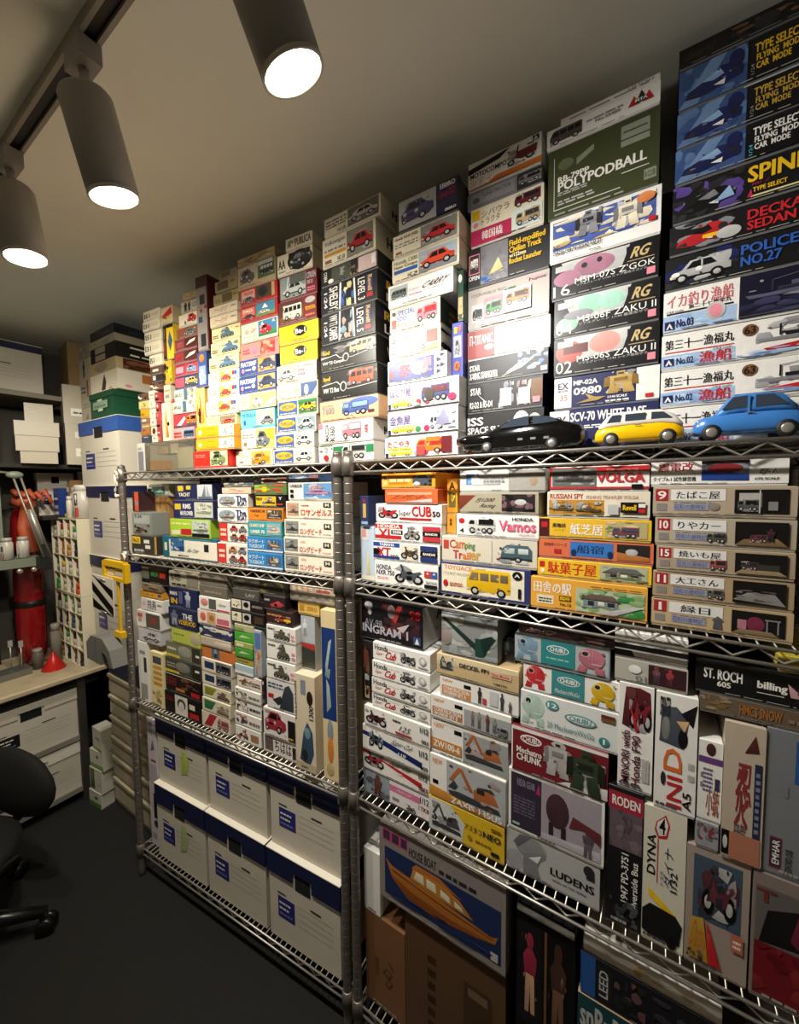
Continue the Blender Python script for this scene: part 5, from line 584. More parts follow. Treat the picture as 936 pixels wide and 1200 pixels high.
('R', 720.0, 892, 1193.4, 1249.4, 12, 190, '#0d0d0e', 't .06 .42 .34 .76 w b|ST. ROCH;t .16 .2 .26 .38 w b|605;t .44 .34 .64 .64 w b|billing;r .44 .26 .62 .28 w;p #c8a0a0 .66 .3 .8 .3 .8 .7 .7 .5 .64 .7;e .7 .35 .76 .6 #6a5050;r .0 .92 1 .98 #3a3836', 'black flat box, white lettering, strip art, at the far right of third shelf', GR[4]),
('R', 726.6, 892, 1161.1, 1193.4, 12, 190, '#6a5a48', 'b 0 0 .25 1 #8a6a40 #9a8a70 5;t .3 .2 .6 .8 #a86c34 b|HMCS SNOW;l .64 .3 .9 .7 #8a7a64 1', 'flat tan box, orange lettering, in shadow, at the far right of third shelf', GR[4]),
('R', 810.0, 892, 927.2, 1161.1, 12, 190, '#7e8084', 'r .4 .66 1 .95 #2a5a9a;t .14 .06 .24 .24 w v|EMHAR;r .1 .04 .27 .26 #8a3050;r .11 .05 .26 .25 #3a3438;t .14 .07 .24 .24 w v|EMHAR;t .32 .02 .42 .2 d v|BEDFORD O/B;l .25 .55 .32 .7 g 1', 'grey box, blue patch, sideways lettering, at the far right of third shelf', GR[4]),
('R', 802.0, 892, 715.7, 927.2, 12, 190, '#8a7c74', 'r .04 .02 .96 .45 #7a1c24;r .04 .45 .96 .9 #6a6460;p #1c1a1c .1 .45 .9 .5 .9 .72 .7 .82 .2 .72;p #7a2a44 .5 .55 .6 .8 .68 .8 .6 .5;b .04 .02 .96 .45 #6a1820 #8a2a2c 6;t .04 .78 .3 .88 #7a3028 b|T', 'worn box, dark car photo, red lower half, at the far right of third shelf', GR[4]),
('R', 14, 66.0, 382.0, 561.2, 21, 260, 'w', 'r 0 .0 .08 1 G', 'white upright carton on brown carton, by the left post, bottom right shelf', GR[0]),
('R', 14, 142.0, 118.1, 382.0, 21, 260, '#80583a', 'p #5a3a24 .45 .42 .6 .38 .7 .45 .55 .5;p #80583a .5 .425 .59 .4 .65 .45 .56 .48;p #5a3a24 .5 .3 .62 .28 .72 .36 .6 .4;p #80583a .53 .31 .61 .3 .67 .36 .6 .38;p #5a3a24 .6 .56 .72 .5 .72 .53 .6 .6;l .25 .35 .35 .7 #6a4830 1', 'brown cardboard carton, printed diamonds, by the left post, bottom right shelf', GR[0]),
('R', 78.0, 410.0, 470.0, 673.4, 2, 60, '#8e8680', 'r .05 .08 .97 .86 #23315a;r .05 .72 .97 .95 #8e8680;r .03 .8 .26 .96 #b05078;r .04 .82 .1 .94 #4a3048;r .12 .82 .18 .94 #4a3048;r .2 .82 .25 .94 #4a3048;t .27 .76 .5 .88 d b|HOUSE BOAT;l .52 .76 .8 .85 d 1;p #a8682c .06 .56 .12 .5 .3 .47 .6 .42 .9 .36 .95 .4 .93 .3 .8 .24 .5 .16 .26 .18 .12 .34;p #8a4c1e .1 .38 .26 .18 .5 .16 .8 .24 .92 .3 .6 .26 .3 .3;p #c08038 .28 .48 .31 .64 .5 .66 .68 .56 .78 .42 .5 .44;p #b06a2c .29 .62 .33 .7 .52 .7 .7 .58 .5 .64;p #e0d8b8 .31 .5 .33 .61 .39 .61 .4 .49;p #e0d8b8 .42 .49 .42 .6 .49 .59 .5 .48;p #e0d8b8 .53 .48 .53 .57 .6 .54 .61 .46;p #e0d8b8 .64 .46 .64 .53 .69 .5 .71 .45;p #6a3a18 .12 .44 .3 .41 .6 .36 .92 .34 .92 .345 .6 .37 .3 .42 .12 .46;r .9 .1 .95 .2 G;b .05 .08 .97 .2 #1c2648 #2c3c6a 4', 'wide grey framed box, wooden motor boat, propped at the front of bottom shelf', GR[0]),
('R', 147.0, 407.0, 118.1, 470.0, 16, 240, '#5e442e', 'l .25 .1 .34 .8 #3a261a 7;r .62 .3 .88 .75 #4a3624;r .66 .66 .84 .72 #7a6248', 'brown cardboard carton under boat box, right of the diamond carton', GR[0]),
('R', 428.0, 546.0, 118.1, 645.9, 16, 220, '#0e0e10', 'r .02 .97 .98 1 G;r .04 .5 .46 .94 #1c1a1c;s fig .1 .55 .4 .9 #a03048 #c8a080;r .5 .5 .54 .94 T;s fig .56 .54 .9 .92 #4a3028 #7a5a44;r .04 .26 .94 .42 #c8a028;l .1 .3 .8 .38 #8a6a18 2;r .36 .4 .9 .52 #c8c8c4;r .5 .41 .7 .47 d;r .1 .02 .9 .24 #2a2628;e .7 .05 .9 .2 #a07060', 'black window box, figures, yellow band, right of boat box, bottom right shelf', GR[0]),
('R', 560.0, 772.0, 624.6, 656.6, 14, 230, '#d8d0c4', 'b .1 .0 .9 1 #e0d8cc #c8b8a0 5;e .4 .1 .46 .8 #c8a860', 'long flat white board box, worn edge, low on right rack bottom shelf', GR[0]),
('R', 556.0, 774.0, 534.8, 624.6, 14, 230, '#1c1c20', 'r 0 0 .12 1 #2c5a9a;r .14 .1 .24 .85 d;t .15 .15 .22 .8 G v|LEED;b .26 .1 .5 .9 #6a4a4a #2c2a2c 6;b .55 .1 .95 .9 #2a2a2e #3a3a3e 8', 'dark box, blue stripe, pale lettering, low on right rack bottom shelf', GR[0]),
('R', 552.0, 781.0, 118.1, 534.8, 14, 230, '#b89c80', 'r 0 .8 1 1 #234850;t .02 .84 .4 .97 G b|snBnBo', 'tan box, dark teal top band, pale lettering, low on right rack bottom shelf', GR[0]),
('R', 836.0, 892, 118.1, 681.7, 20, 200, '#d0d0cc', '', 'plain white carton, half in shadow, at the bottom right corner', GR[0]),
('L', -974.0, -849.0, 1361.2, 1448.2, 12, 62, '#8a8c84', 'r .1 .5 .9 .9 #b0b4b0;b .1 .05 .9 .5 k #6a4a40 6;t .12 .75 .5 .9 #4a4a44 b|T-34', 'grey photo card box with tank scene, at left end of left second shelf', GR[1]),
('L', -983, -825.0, 1290.2, 1361.2, 12, 62, '#3a3832', 'r .02 .55 .36 .95 #e8c030;t .05 .62 .3 .85 d b|No.5;r .5 .6 .72 .8 w;r .55 .3 .75 .5 w;l .1 .1 .5 .35 G 1;r .92 0 1 1 #c89a50', 'dark box, yellow corner label, white marks, at left end of left second shelf', GR[1]),
('L', -971.0, -929.0, 1448.2, 1525.2, 16, 58, '#3a2226', 'r .35 0 .95 1 #d8563c;r .4 .3 .9 .5 #8a8a84', 'slim upright red and maroon box, against the left post, left rack', GR[1]),
('L', -983, -841.0, 1504.4, 1554.4, 80, 110, '#e8e2cc', 'r .25 .1 .8 .75 #4a8a7a;p w .4 .3 .75 .3 .6 .55;r .02 .1 .22 .6 k;l .1 .8 .8 .92 g 1', 'cream box, green ship photo, black corner, between tank photo and dark blue boxes', GR[1]),
('L', -956.0, -847.0, 1290.2, 1504.4, 80, 110, '#a8814e', 'r .1 0 .14 1 #5a4024;r .5 .02 .54 .98 #6a4c2c;r .7 .5 .78 .7 #3a2a1c;b .1 .0 .95 1 #b8925c #94703f 6', 'upright wooden board on end, between tank photo and dark blue boxes', GR[1]),
('L', -701.0, -508.0, 1492.5, 1550.4, 16, 60, '#22264e', 'r .06 .55 .22 .9 #e0c030;r .3 .65 .42 .9 #e0c030;t .08 .2 .4 .45 W b|YACHT;r .6 .04 .98 .95 #c8ccd0;p #7a8088 .7 .1 .8 .95 .82 .1;p #9aa0a8 .84 .1 .84 .9 .95 .1;r .62 .04 .97 .2 #5a6a78', 'navy box, yellow label, sailing yacht, stack with teal box, left second shelf', GR[1]),
('L', -720.0, -508.0, 1430.2, 1492.5, 16, 60, '#24285a', 'r .04 .5 .2 .85 #e0c030;t .25 .55 .45 .85 w b|RMS;t .18 .15 .5 .42 w b|MAYFLOWER;r .54 .06 .98 .95 #c8ccb8;s ship .58 .12 .95 .9 #8a9088 W', 'navy box, yellow label, white lettering, stack with teal box, left second shelf', GR[1]),
('L', -740.0, -527.0, 1366.5, 1430.2, 16, 60, '#a8cc3c', 'l .04 .7 .5 .88 #f0e8a0 1;r .04 .1 .25 .35 W;r .28 .1 .54 .45 r;r .56 .2 .97 .95 #c0ccc0;s ship .58 .22 .95 .9 #5a6a5a W;r .56 .04 .97 .22 k', 'lime green box, working boat photo, stack with teal box, left second shelf', GR[1]),
('L', -795.0, -504.0, 1290.2, 1366.5, 16, 60, '#1c6a80', 'r .13 .02 1 .88 #f0ead8;r .16 .3 .42 .98 #3a6a9a;b .16 .3 .42 .98 #24486e #c8d4dc 5;r .78 .4 .86 .75 d;t .46 .3 .72 .5 #5a6a6a i|New Yorker;r .04 .3 .09 .7 W;l .3 .08 .5 .18 d 1;r .3 .9 .9 .98 #4a90a0', 'teal box, white front, blue boat photo, stack with teal box, left second shelf', GR[1]),
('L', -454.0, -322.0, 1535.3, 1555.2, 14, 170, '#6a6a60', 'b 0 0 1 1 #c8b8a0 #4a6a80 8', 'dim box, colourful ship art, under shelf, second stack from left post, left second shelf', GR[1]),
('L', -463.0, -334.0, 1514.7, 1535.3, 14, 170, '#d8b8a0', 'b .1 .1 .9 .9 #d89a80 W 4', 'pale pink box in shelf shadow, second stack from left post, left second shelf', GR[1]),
('L', -484.0, -347.1, 1470.9, 1514.7, 14, 170, '#f0ece0', REPEAT[8], 'white box, tug photo, navy lettering, upper, second stack from left post, left second shelf', GR[1]),
('L', -487.0, -350.6, 1425.3, 1470.9, 14, 170, '#f0ece0', REPEAT[8], 'white box, tug photo, navy lettering, lower, second stack from left post, left second shelf', GR[1]),
('L', -487.0, -357.1, 1360.8, 1425.3, 14, 170, '#efe6da', 'r 0 .02 .3 .98 #d83a34;l .05 .3 .25 .8 W 2;s car .38 .5 .66 .9 #c8404a d;s car .7 .5 .97 .9 #8a8a90 d;s car .4 .08 .68 .46 #9a6a60 d;s car .7 .06 .97 .46 r d', 'red and white box, small cars, upper, second stack from left post, left second shelf', GR[1]),
('L', -493.0, -358.1, 1290.2, 1360.8, 14, 170, '#efe6da', 'r 0 .02 .3 .98 #d83a34;l .05 .3 .25 .8 W 2;s car .38 .5 .66 .9 #c8804a d;s car .7 .5 .97 .9 #8a8a90 d;s car .4 .08 .68 .46 #9a6a60 d;s car .7 .06 .97 .46 r d', 'red and white box, small cars, lower, second stack from left post, left second shelf', GR[1]),
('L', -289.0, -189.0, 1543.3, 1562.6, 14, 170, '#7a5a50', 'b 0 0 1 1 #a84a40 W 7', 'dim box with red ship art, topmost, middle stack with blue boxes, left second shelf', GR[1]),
('L', -317.0, -190.0, 1513.4, 1543.3, 14, 170, '#5a7a3c', 'b 0 0 1 1 #c8403a #8ab050 9;r .25 .2 .4 .8 y', 'green and red speckled box, middle stack with blue boxes, left second shelf', GR[1]),
('L', -328.0, -197.6, 1473.4, 1513.4, 14, 170, 'k', 'r .1 .1 .72 .9 #e0b828;s ship .3 .15 .7 .85 #4a3c28 #8a6a3c;t .12 .55 .3 .8 d b|FISH;t .76 .6 .96 .85 w b|Y;l .74 .15 .95 .4 #b8403a 1', 'black box, yellow panel, trawler photo, middle stack with blue boxes, left second shelf', GR[1]),
('L', -345.9, -206.0, 1434.0, 1473.4, 14, 170, '#e08428', 't .06 .65 .5 .9 d b|HARBOR;t .14 .25 .36 .5 #3a2a1c i|Tug;r .54 .12 .97 .92 #5a4a38;s ship .56 .15 .95 .85 #3a3428 W', 'orange box, dark boat photo, middle stack with blue boxes, left second shelf', GR[1]),
('L', -349.4, -212.0, 1386.9, 1434.0, 14, 170, '#3a9aa0', 't .05 .6 .5 .85 W b|GUARD SHIP;t .08 .15 .5 .4 w b|LINER 70;r .56 .1 .97 .92 #88b0b8;s ship .58 .15 .95 .8 W #c87a5a', 'teal box, cream lettering, patrol boat photo, middle stack with blue boxes, left second shelf', GR[1]),
('L', -355.9, -210.6, 1339.7, 1386.9, 14, 170, '#2f86c4', REPEAT[9], 'blue box, cream kana, tug photo, upper, middle stack with blue boxes, left second shelf', GR[1]),
('L', -356.9, -213.0, 1290.2, 1339.7, 14, 170, '#2f86c4', REPEAT[9], 'blue box, cream kana, tug photo, lower, middle stack with blue boxes, left second shelf', GR[1]),
('L', -179.0, -75.0, 1547.9, 1569.9, 14, 180, '#5a7aa8', 'b 0 0 1 1 #c8d4dc #b86a50 7', 'dim blue box with explosion art, topmost, red kana stack by middle posts', GR[1]),
('L', -185.0, -33.0, 1495.0, 1547.9, 14, 180, '#ece6dc', 'r .36 .06 1 .95 #6a9ac8;b .36 .06 1 .4 #4a7ab8 w 6;s ship .42 .2 .95 .9 #c890b0 #8a5a80;t .04 .72 .34 .92 d b|CANDOR;r .05 .42 .13 .6 k;r .05 .12 .13 .32 k', 'white box, blue sea, pink warship, red kana stack by middle posts', GR[1]),
('L', -196.4, -28.0, 1443.4, 1495.0, 14, 180, '#efe6cf', 'r .02 .12 .28 .92 #c89a80;s ship .04 .2 .27 .8 #5a4a3c #8a7a60;t .33 .16 .97 .58 #d8342c b|ロサンゼルス;r .8 .68 .95 .95 d;t .82 .72 .93 .9 W b|M;l .34 .75 .5 .85 r 1', 'cream box, large red kana, red kana stack by middle posts', GR[1]),
('L', -204.0, -30.0, 1392.6, 1443.4, 14, 180, '#f2ead6', REPEAT[10], 'white box, grey ship, red kana, upper, red kana stack by middle posts', GR[1]),
('L', -207.0, -31.0, 1342.5, 1392.6, 14, 180, '#f2ead6', REPEAT[10], 'white box, grey ship, red kana, middle, red kana stack by middle posts', GR[1]),
('L', -209.4, -32.0, 1290.2, 1342.5, 14, 180, '#f2ead6', REPEAT[10], 'white box, grey ship, red kana, lowest, red kana stack by middle posts', GR[1]),
('L', -928.0, -769.6, 1184.5, 1253.8, 12, 150, '#141414', 'r .02 .2 .3 .9 #6a6a60;t .38 .4 .66 .65 #3a9a5a b|IMZA;r .7 .35 .92 .65 #c03028', 'black box, green lettering, red mark, first stack from left, left third shelf', GR[3]),
('L', -921.0, -805.0, 1157.6, 1184.5, 12, 150, '#8a7a60', 'b 0 0 1 1 #a89a80 #5a4a3c 5', 'dim brown grey box, first stack from left, left third shelf', GR[3]),
('L', -943.0, -807.0, 1126.8, 1157.6, 12, 150, '#dca038', 'e .3 .3 .4 .6 #b87818;e .5 .3 .6 .6 #b87818;r .8 .3 .95 .7 #4a5a8a', 'amber box, small blue marks, first stack from left, left third shelf', GR[3]),
('L', -941.0, -805.0, 1076.9, 1126.8, 12, 150, 'w', 't .3 .12 .7 .9 #2a3450 b|飛燕;l .05 .4 .2 .7 p 2;l .75 .5 .95 .8 g 1', 'white box, bold blue black kanji, first stack from left, left third shelf', GR[3]),
('L', -968.0, -820.0, 1009.7, 1076.9, 12, 150, 'w', 'r .4 .06 .98 .92 #5a5450;e .55 .3 .85 .75 #8a4038;r .03 .6 .25 .85 #d86a58;t .06 .3 .2 .55 #a02c28 b|33', 'white box, red mark, dark kettle photo, first stack from left, left third shelf', GR[3]),
('L', -965.0, -824.0, 953.2, 1009.7, 12, 150, '#d4ccd0', 's car .2 .1 .95 .85 #d8d4d8 d', 'pale grey box, outlined vehicle, first stack from left, left third shelf', GR[3]),
('L', -976.0, -917.0, 715.7, 953.2, 10, 140, 'w', 'r .6 .5 .9 .75 d;r .2 .05 .9 .3 #a8a4a0;l .2 .8 .8 .9 g 1', 'upright white box, grey top graphic, standing under outlined vehicle box', GR[3]),
('L', -897.0, -816.9, 715.7, 927.6, 10, 140, '#efe0a8', 'r .2 .8 .85 .93 #4a4a60;r .2 .7 .85 .76 #d89a34;r .2 .6 .85 .66 #d89a34;r .2 .5 .85 .56 #d89a34;r .2 .4 .85 .46 #d89a34;b .1 .05 .9 .32 #a88a5c #d8c890 6', 'upright pale yellow box, amber text bars, next to the white upright box', GR[3]),
('L', -764.0, -596.0, 1186.4, 1245.3, 14, 170, '#b8b09a', 's truck .05 .4 .4 .9 #8a8474 d;l .1 .1 .6 .3 d 1;r .6 .1 .95 .9 #8a8474', 'dim pale box, grey trucks, second stack from left, left third shelf', GR[3]),
('L', -768.4, -610.1, 1113.7, 1186.4, 14, 170, '#1f2650', 's fig .55 .05 .8 .9 #c8ccd8 #8a90a8;t .05 .6 .3 .8 w b|MAN;t .08 .15 .3 .45 y b|IN;r .36 .2 .5 .85 #5a6088', 'navy box, white rocket, yellow figures, second stack from left, left third shelf', GR[3]),
('L', -770.0, -612.0, 1040.9, 1113.7, 14, 170, '#20264e', 's fig .04 .1 .38 .9 #6a7088 #9aa0b0;t .5 .5 .85 .8 w b|THE;t .36 .2 .95 .46 y b|VOSKHOD', 'navy box, yellow lettering, grey spacecraft, second stack from left, left third shelf', GR[3]),
('L', -761.0, -602.1, 983.8, 1040.9, 14, 170, '#c4cc58', 'l .08 .55 .45 .75 #8a9a3c 1;e .66 .1 1 .95 #c8c0a0', 'lime yellow box, curled right end, second stack from left, left third shelf', GR[3]),
('L', -801.0, -604.0, 923.6, 983.8, 14, 170, '#7a7a64', 'r 0 .0 .4 .2 #e8d030;e .35 .2 .75 .9 #a0a090;r .75 .05 .98 .95 #3a3a2c;r .85 .4 .95 .55 w;l .05 .5 .3 .8 W 1', 'grey photo box, yellow strip, artillery, second stack from left, left third shelf', GR[3]),
('L', -808.0, -606.0, 865.7, 923.6, 14, 170, '#4a4a40', 'r 0 .0 .4 .18 #e8d030;e .3 .2 .7 .9 #8a8a7c;r .75 .05 .98 .95 #2a2a22;r .84 .5 .95 .65 w;l .05 .4 .3 .8 #b0a890 2', 'dark photo box, yellow strip, gun crew, second stack from left, left third shelf', GR[3]),
('L', -811.4, -609.0, 795.6, 865.7, 14, 170, '#1a1214', 'l .03 .35 .32 .85 #8a2028 3;b .45 .3 .95 .9 #8a5a40 #6a4030 5;r .3 .12 .55 .28 #d8803c;r .72 .05 .95 .3 r;r 0 .96 1 1 W', 'black box, red text, bronze gun photo, second stack from left, left third shelf', GR[3]),
('L', -815.7, -613.0, 715.7, 795.6, 14, 170, '#171214', 'r .3 .03 .65 .98 #ece6dc;e .36 .3 .6 .85 #5a4a44;e .4 .2 .56 .7 #ece6dc;l .03 .6 .26 .85 #8a2028 2;r .7 .5 .85 .75 W;r .7 .1 .95 .35 r', 'black box, white panel, curved track, second stack from left, left third shelf', GR[3]),
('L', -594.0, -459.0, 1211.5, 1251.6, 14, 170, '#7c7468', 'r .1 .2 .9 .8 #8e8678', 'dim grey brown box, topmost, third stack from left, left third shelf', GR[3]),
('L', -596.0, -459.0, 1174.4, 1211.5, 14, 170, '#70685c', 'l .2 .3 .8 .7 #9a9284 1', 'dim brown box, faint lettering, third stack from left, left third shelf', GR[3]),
('L', -596.0, -445.0, 1127.0, 1174.4, 14, 170, 'w', 'e .05 .25 .3 .85 #d88a80;r .32 .1 .56 .9 #5a6058;t .6 .4 .95 .65 #2c6a4a i|Gypsy;r .58 .05 .98 .16 #d0404a', 'white box, red portrait, green script, third stack from left, left third shelf', GR[3]),
('L', -608.9, -446.0, 1076.2, 1127.0, 14, 170, '#efe4d4', 'e .08 .2 .26 .85 #d86a5a;r .3 .1 .56 .95 #d8a870;e .36 .3 .52 .75 #a87850;r .6 .2 .96 .6 #c86a80;r .56 .02 1 .12 r', 'white box, orange portrait, red border, third stack from left, left third shelf', GR[3]),
('L', -600.9, -438.0, 1036.1, 1076.2, 14, 170, '#2c3450', 'b 0 0 1 1 #d8d8d4 #3a4468 9;r .5 .6 .9 .9 W', 'navy white box, fallen cars photo, third stack from left, left third shelf', GR[3]),
('L', -598.0, -448.0, 1004.3, 1036.1, 14, 170, '#c8b8a0', 'p #e0d8c8 .4 .2 1 .3 1 .8 .5 .7', 'clear fronted beige box, curved flap, third stack from left, left third shelf', GR[3]),
('L', -598.0, -434.0, 961.1, 1004.3, 14, 170, '#d07a3c', 'r .3 .05 .54 .95 #5a6a80;s fig .36 .1 .48 .9 #a8a8a0 d', 'orange box, grey middle figure, third stack from left, left third shelf', GR[3]),
('L', -599.0, -450.0, 912.8, 961.1, 14, 170, '#ece2cc', 'r .1 .25 .42 .8 #2a3a5c;r .48 .08 .98 .95 #6a6a78;s truck .5 .12 .95 .85 #4a3a48 k', 'cream box, navy screen, truck photo, upper, third stack from left, left third shelf', GR[3]),
('L', -601.0, -452.0, 867.0, 912.8, 14, 170, '#ece2cc', 'r .1 .25 .42 .8 #2a3a5c;r .48 .08 .98 .95 #7a7a84;s truck .5 .12 .95 .85 #3a3a48 k', 'cream box, navy screen, truck photo, lower, third stack from left, left third shelf', GR[3]),
('L', -600.0, -459.0, 822.5, 867.0, 14, 170, '#e4dcc0', 'p #8a8a30 .08 .2 .34 .2 .5 .9 .08 .9;s tank .52 .1 .95 .8 #7a5a4c #4a3a30', 'pale box, olive panel, brown tank, third stack from left, left third shelf', GR[3]),
('L', -602.0, -461.0, 772.8, 822.5, 14, 170, '#e4dcc0', 'p #3a7a4a .08 .2 .34 .2 .5 .9 .08 .9;s tank .52 .1 .95 .8 #a08a70 #6a5a4a', 'pale box, green panel, tan tank, third stack from left, left third shelf', GR[3]),
('L', -608.0, -466.0, 715.7, 772.8, 14, 170, '#e6d8c4', 'p #b82c3c .08 .1 .34 .1 .55 .95 .3 .95;s truck .56 .1 .95 .85 #c8807a #8a5a50', 'pale box, red wedge, pink vehicle, third stack from left, left third shelf', GR[3]),
('L', -426.0, -312.0, 1219.1, 1247.9, 14, 160, '#4c4a40', 'b 0 0 1 1 #6a6858 #3a382f 6', 'dark olive box, faint pictures, topmost, stack with green boxes, left third shelf', GR[3]),
('L', -429.0, -313.0, 1187.8, 1219.1, 14, 160, '#504e48', 't .5 .2 .95 .6 #a8a498 b|LAV', 'dark grey box, pale lettering, stack with green boxes, left third shelf', GR[3]),
('L', -442.0, -294.6, 1146.4, 1187.8, 14, 160, '#1a1614', 'r .03 .1 .32 .92 W;b .08 .2 .28 .8 k g 4;r .36 .1 .6 .92 #c8c4bc;e .4 .3 .56 .8 k;l .66 .4 .95 .8 #8a8078 1', 'black box, white code panels, upper, stack with green boxes, left third shelf', GR[3]),
('L', -445.0, -294.0, 1104.1, 1146.4, 14, 160, '#1a1614', 'r .03 .1 .32 .92 W;b .08 .2 .28 .8 k g 4;r .36 .1 .6 .92 #c8c4bc;e .4 .3 .56 .8 k;r .7 .2 .95 .8 #4a3a30', 'black box, white code panels, lower, stack with green boxes, left third shelf', GR[3]),
('L', -428.0, -344.0, 1080.0, 1104.1, 14, 160, '#b8b890', 'r 0 .0 .5 .5 #8aa060', 'pale olive box, grey top, stack with green boxes, left third shelf', GR[3]),
('L', -430.0, -345.0, 1047.6, 1080.0, 14, 160, '#4eaa38', 'p #c8e0a0 .2 .3 .9 .5 .4 .7', 'bright green box, white flash, upper, stack with green boxes, left third shelf', GR[3]),
('L', -429.0, -348.0, 1027.6, 1047.6, 14, 160, '#a0b060', 'r .1 .2 .5 .8 W', 'dull green box, cream label, stack with green boxes, left third shelf', GR[3]),
('L', -430.0, -350.0, 997.5, 1027.6, 14, 160, '#4aa03c', 'p #c8e0a0 .2 .3 .9 .5 .4 .7', 'bright green box, white flash, lower, stack with green boxes, left third shelf', GR[3]),
('L', -432.0, -351.0, 972.6, 997.5, 14, 160, '#b0a048', 'l .1 .3 .7 .7 #6a5a20 1', 'mustard box, thin lettering, stack with green boxes, left third shelf', GR[3]),
('L', -433.0, -352.0, 938.5, 972.6, 14, 160, '#b8ccd4', 'r 0 0 1 .3 w', 'pale blue box, white lower edge, stack with green boxes, left third shelf', GR[3]),
('L', -428.0, -320.0, 894.6, 938.5, 14, 160, '#ece2d4', 's plane .05 .15 .6 .85 #a87850 #7a5438;l .62 .3 .95 .7 #5a4a44 2', 'white box, brown plane art, stack with green boxes, left third shelf', GR[3]),
('L', -437.0, -321.6, 855.6, 894.6, 14, 160, 'w', 'b .05 .1 .5 .9 #4a4444 #c8b8a8 7;l .55 .3 .95 .7 g 1', 'white box, small dark soldiers, topmost, stack with green boxes, left third shelf', GR[3]),
('L', -439.0, -323.1, 813.0, 855.6, 14, 160, 'w', 'b .05 .1 .5 .9 #5a3a38 #c8b8a8 7;l .55 .3 .95 .7 #4a3a38 1', 'white box, small dark soldiers, second, stack with green boxes, left third shelf', GR[3]),
('L', -442.0, -324.0, 767.0, 813.0, 14, 160, 'w', 'b .05 .1 .5 .9 #4a4444 #c88a80 7;l .55 .3 .95 .7 #8a7a74 1', 'white box, small dark soldiers, third, stack with green boxes, left third shelf', GR[3]),
('L', -442.0, -326.0, 715.7, 767.0, 14, 160, 'w', 'b .05 .1 .5 .9 #3a3434 #b86a50 7;r .6 .2 .9 .7 #a87858', 'white box, small dark soldiers, lowest, stack with green boxes, left third shelf', GR[3]),
('L', -344.0, -313.0, 947.5, 1095.5, 16, 150, '#a8b0b8', 'r .1 .6 .9 .95 #5a7ab0;b .1 .05 .9 .6 #d86a30 #e0b870 6', 'slim upright box, blue top, orange fire, slim upright beside the green boxes', GR[3]),
('L', -319.0, -309.6, 843.2, 947.5, 16, 150, '#2a2226', 'r .2 .8 .8 .9 W;r .2 .5 .8 .55 r;r .2 .2 .8 .3 g', 'slim dark upright spine, pale dots, slim upright beside the green boxes', GR[3]),
('L', -321.9, -315.8, 715.7, 843.2, 16, 150, '#3a3430', '', 'plain dark carton below the slim spine, slim upright beside the green boxes', GR[3]),
('L', -312.0, -208.9, 1213.3, 1264.8, 12, 170, '#33302a', 'b 0 0 1 1 #4a463c #7a7440 6', 'dark jumbled box under shelf, yellow mark, tank picture stack, left third shelf', GR[3]),
('L', -293.4, -207.0, 1170.8, 1213.3, 12, 170, '#2c2024', 'p #b8404a .3 .3 .7 .7 .95 .4 .8 .2 .4 .15;e .5 .2 .65 .45 k;r .05 .6 .3 .75 #a8a0a0', 'dark box, red racing car photo, upper, tank picture stack, left third shelf', GR[3]),
('L', -285.0, -181.6, 1125.7, 1170.8, 12, 170, '#3a2420', 's car .35 .1 .95 .7 #b8483c k;l .05 .6 .6 .85 #c88a50 1;r .7 .3 .95 .5 y', 'dark box, red racing car photo, lower, tank picture stack, left third shelf', GR[3]),
('L', -283.0, -169.0, 1077.0, 1125.7, 12, 170, 'w', REPEAT[11], 'white box, dark green tank, upper, tank picture stack, left third shelf', GR[3]),
('L', -286.0, -171.0, 1017.1, 1077.0, 12, 170, 'w', 's tank .35 .05 .8 .95 #5a5648 #3a372f;l .05 .75 .3 .88 d 1;l .86 .2 .97 .7 p 2', 'white box, olive armoured truck, middle, tank picture stack, left third shelf', GR[3]),
('L', -288.0, -175.0, 956.8, 1017.1, 12, 170, 'w', REPEAT[11], 'white box, olive armoured car, lower, tank picture stack, left third shelf', GR[3]),
('L', -291.0, -179.0, 863.4, 956.8, 12, 170, '#e4e0dc', 'p #3a4048 .45 .05 .95 .05 .95 .7 .8 .95 .65 .85 .55 .5;l .05 .72 .6 .95 #3a4a78 2;p #2c3036 .2 .3 .5 .5 .6 .3 .4 .15;r .05 .35 .25 .5 r', 'white box, large dark gorilla figure, tank picture stack, left third shelf', GR[3]),
('L', -307.3, -179.0, 774.9, 863.4, 12, 170, '#ece4e0', 's sedan .05 .15 .72 .95 #a83440 k;r .78 .05 1 .8 #1c1a1c;l .8 .1 .95 .2 y 1', 'white box, shiny red car photo, tank picture stack, left third shelf', GR[3]),
('L', -315.7, -180.0, 715.7, 774.9, 12, 170, '#eae2dc', 't .35 .2 .85 .85 k b|ちはは;r .05 .1 .3 .9 #6a5a54;r .88 .1 .98 .8 d', 'white box, bold black kana, lowest, tank picture stack, left third shelf', GR[3]),
('L', -205.4, -43.0, 1228.4, 1250.7, 30, 150, '#d8c8b0', 'b .1 .2 .9 .8 #d89a60 W 6;r .6 .3 .9 .7 #c85a48', 'flat pale box, red yellow stripe, just below second shelf by right post', GR[3]),
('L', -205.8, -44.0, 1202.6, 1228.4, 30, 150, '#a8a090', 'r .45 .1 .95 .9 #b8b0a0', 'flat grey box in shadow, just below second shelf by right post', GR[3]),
('L', -174.0, -96.0, 1166.2, 1202.6, 30, 150, '#e8c060', 'r .06 .2 .3 .8 #b88a40;t .4 .3 .9 .7 #b88030 b|ZERO', 'small yellow box end, brown lettering, just below second shelf by right post', GR[3]),
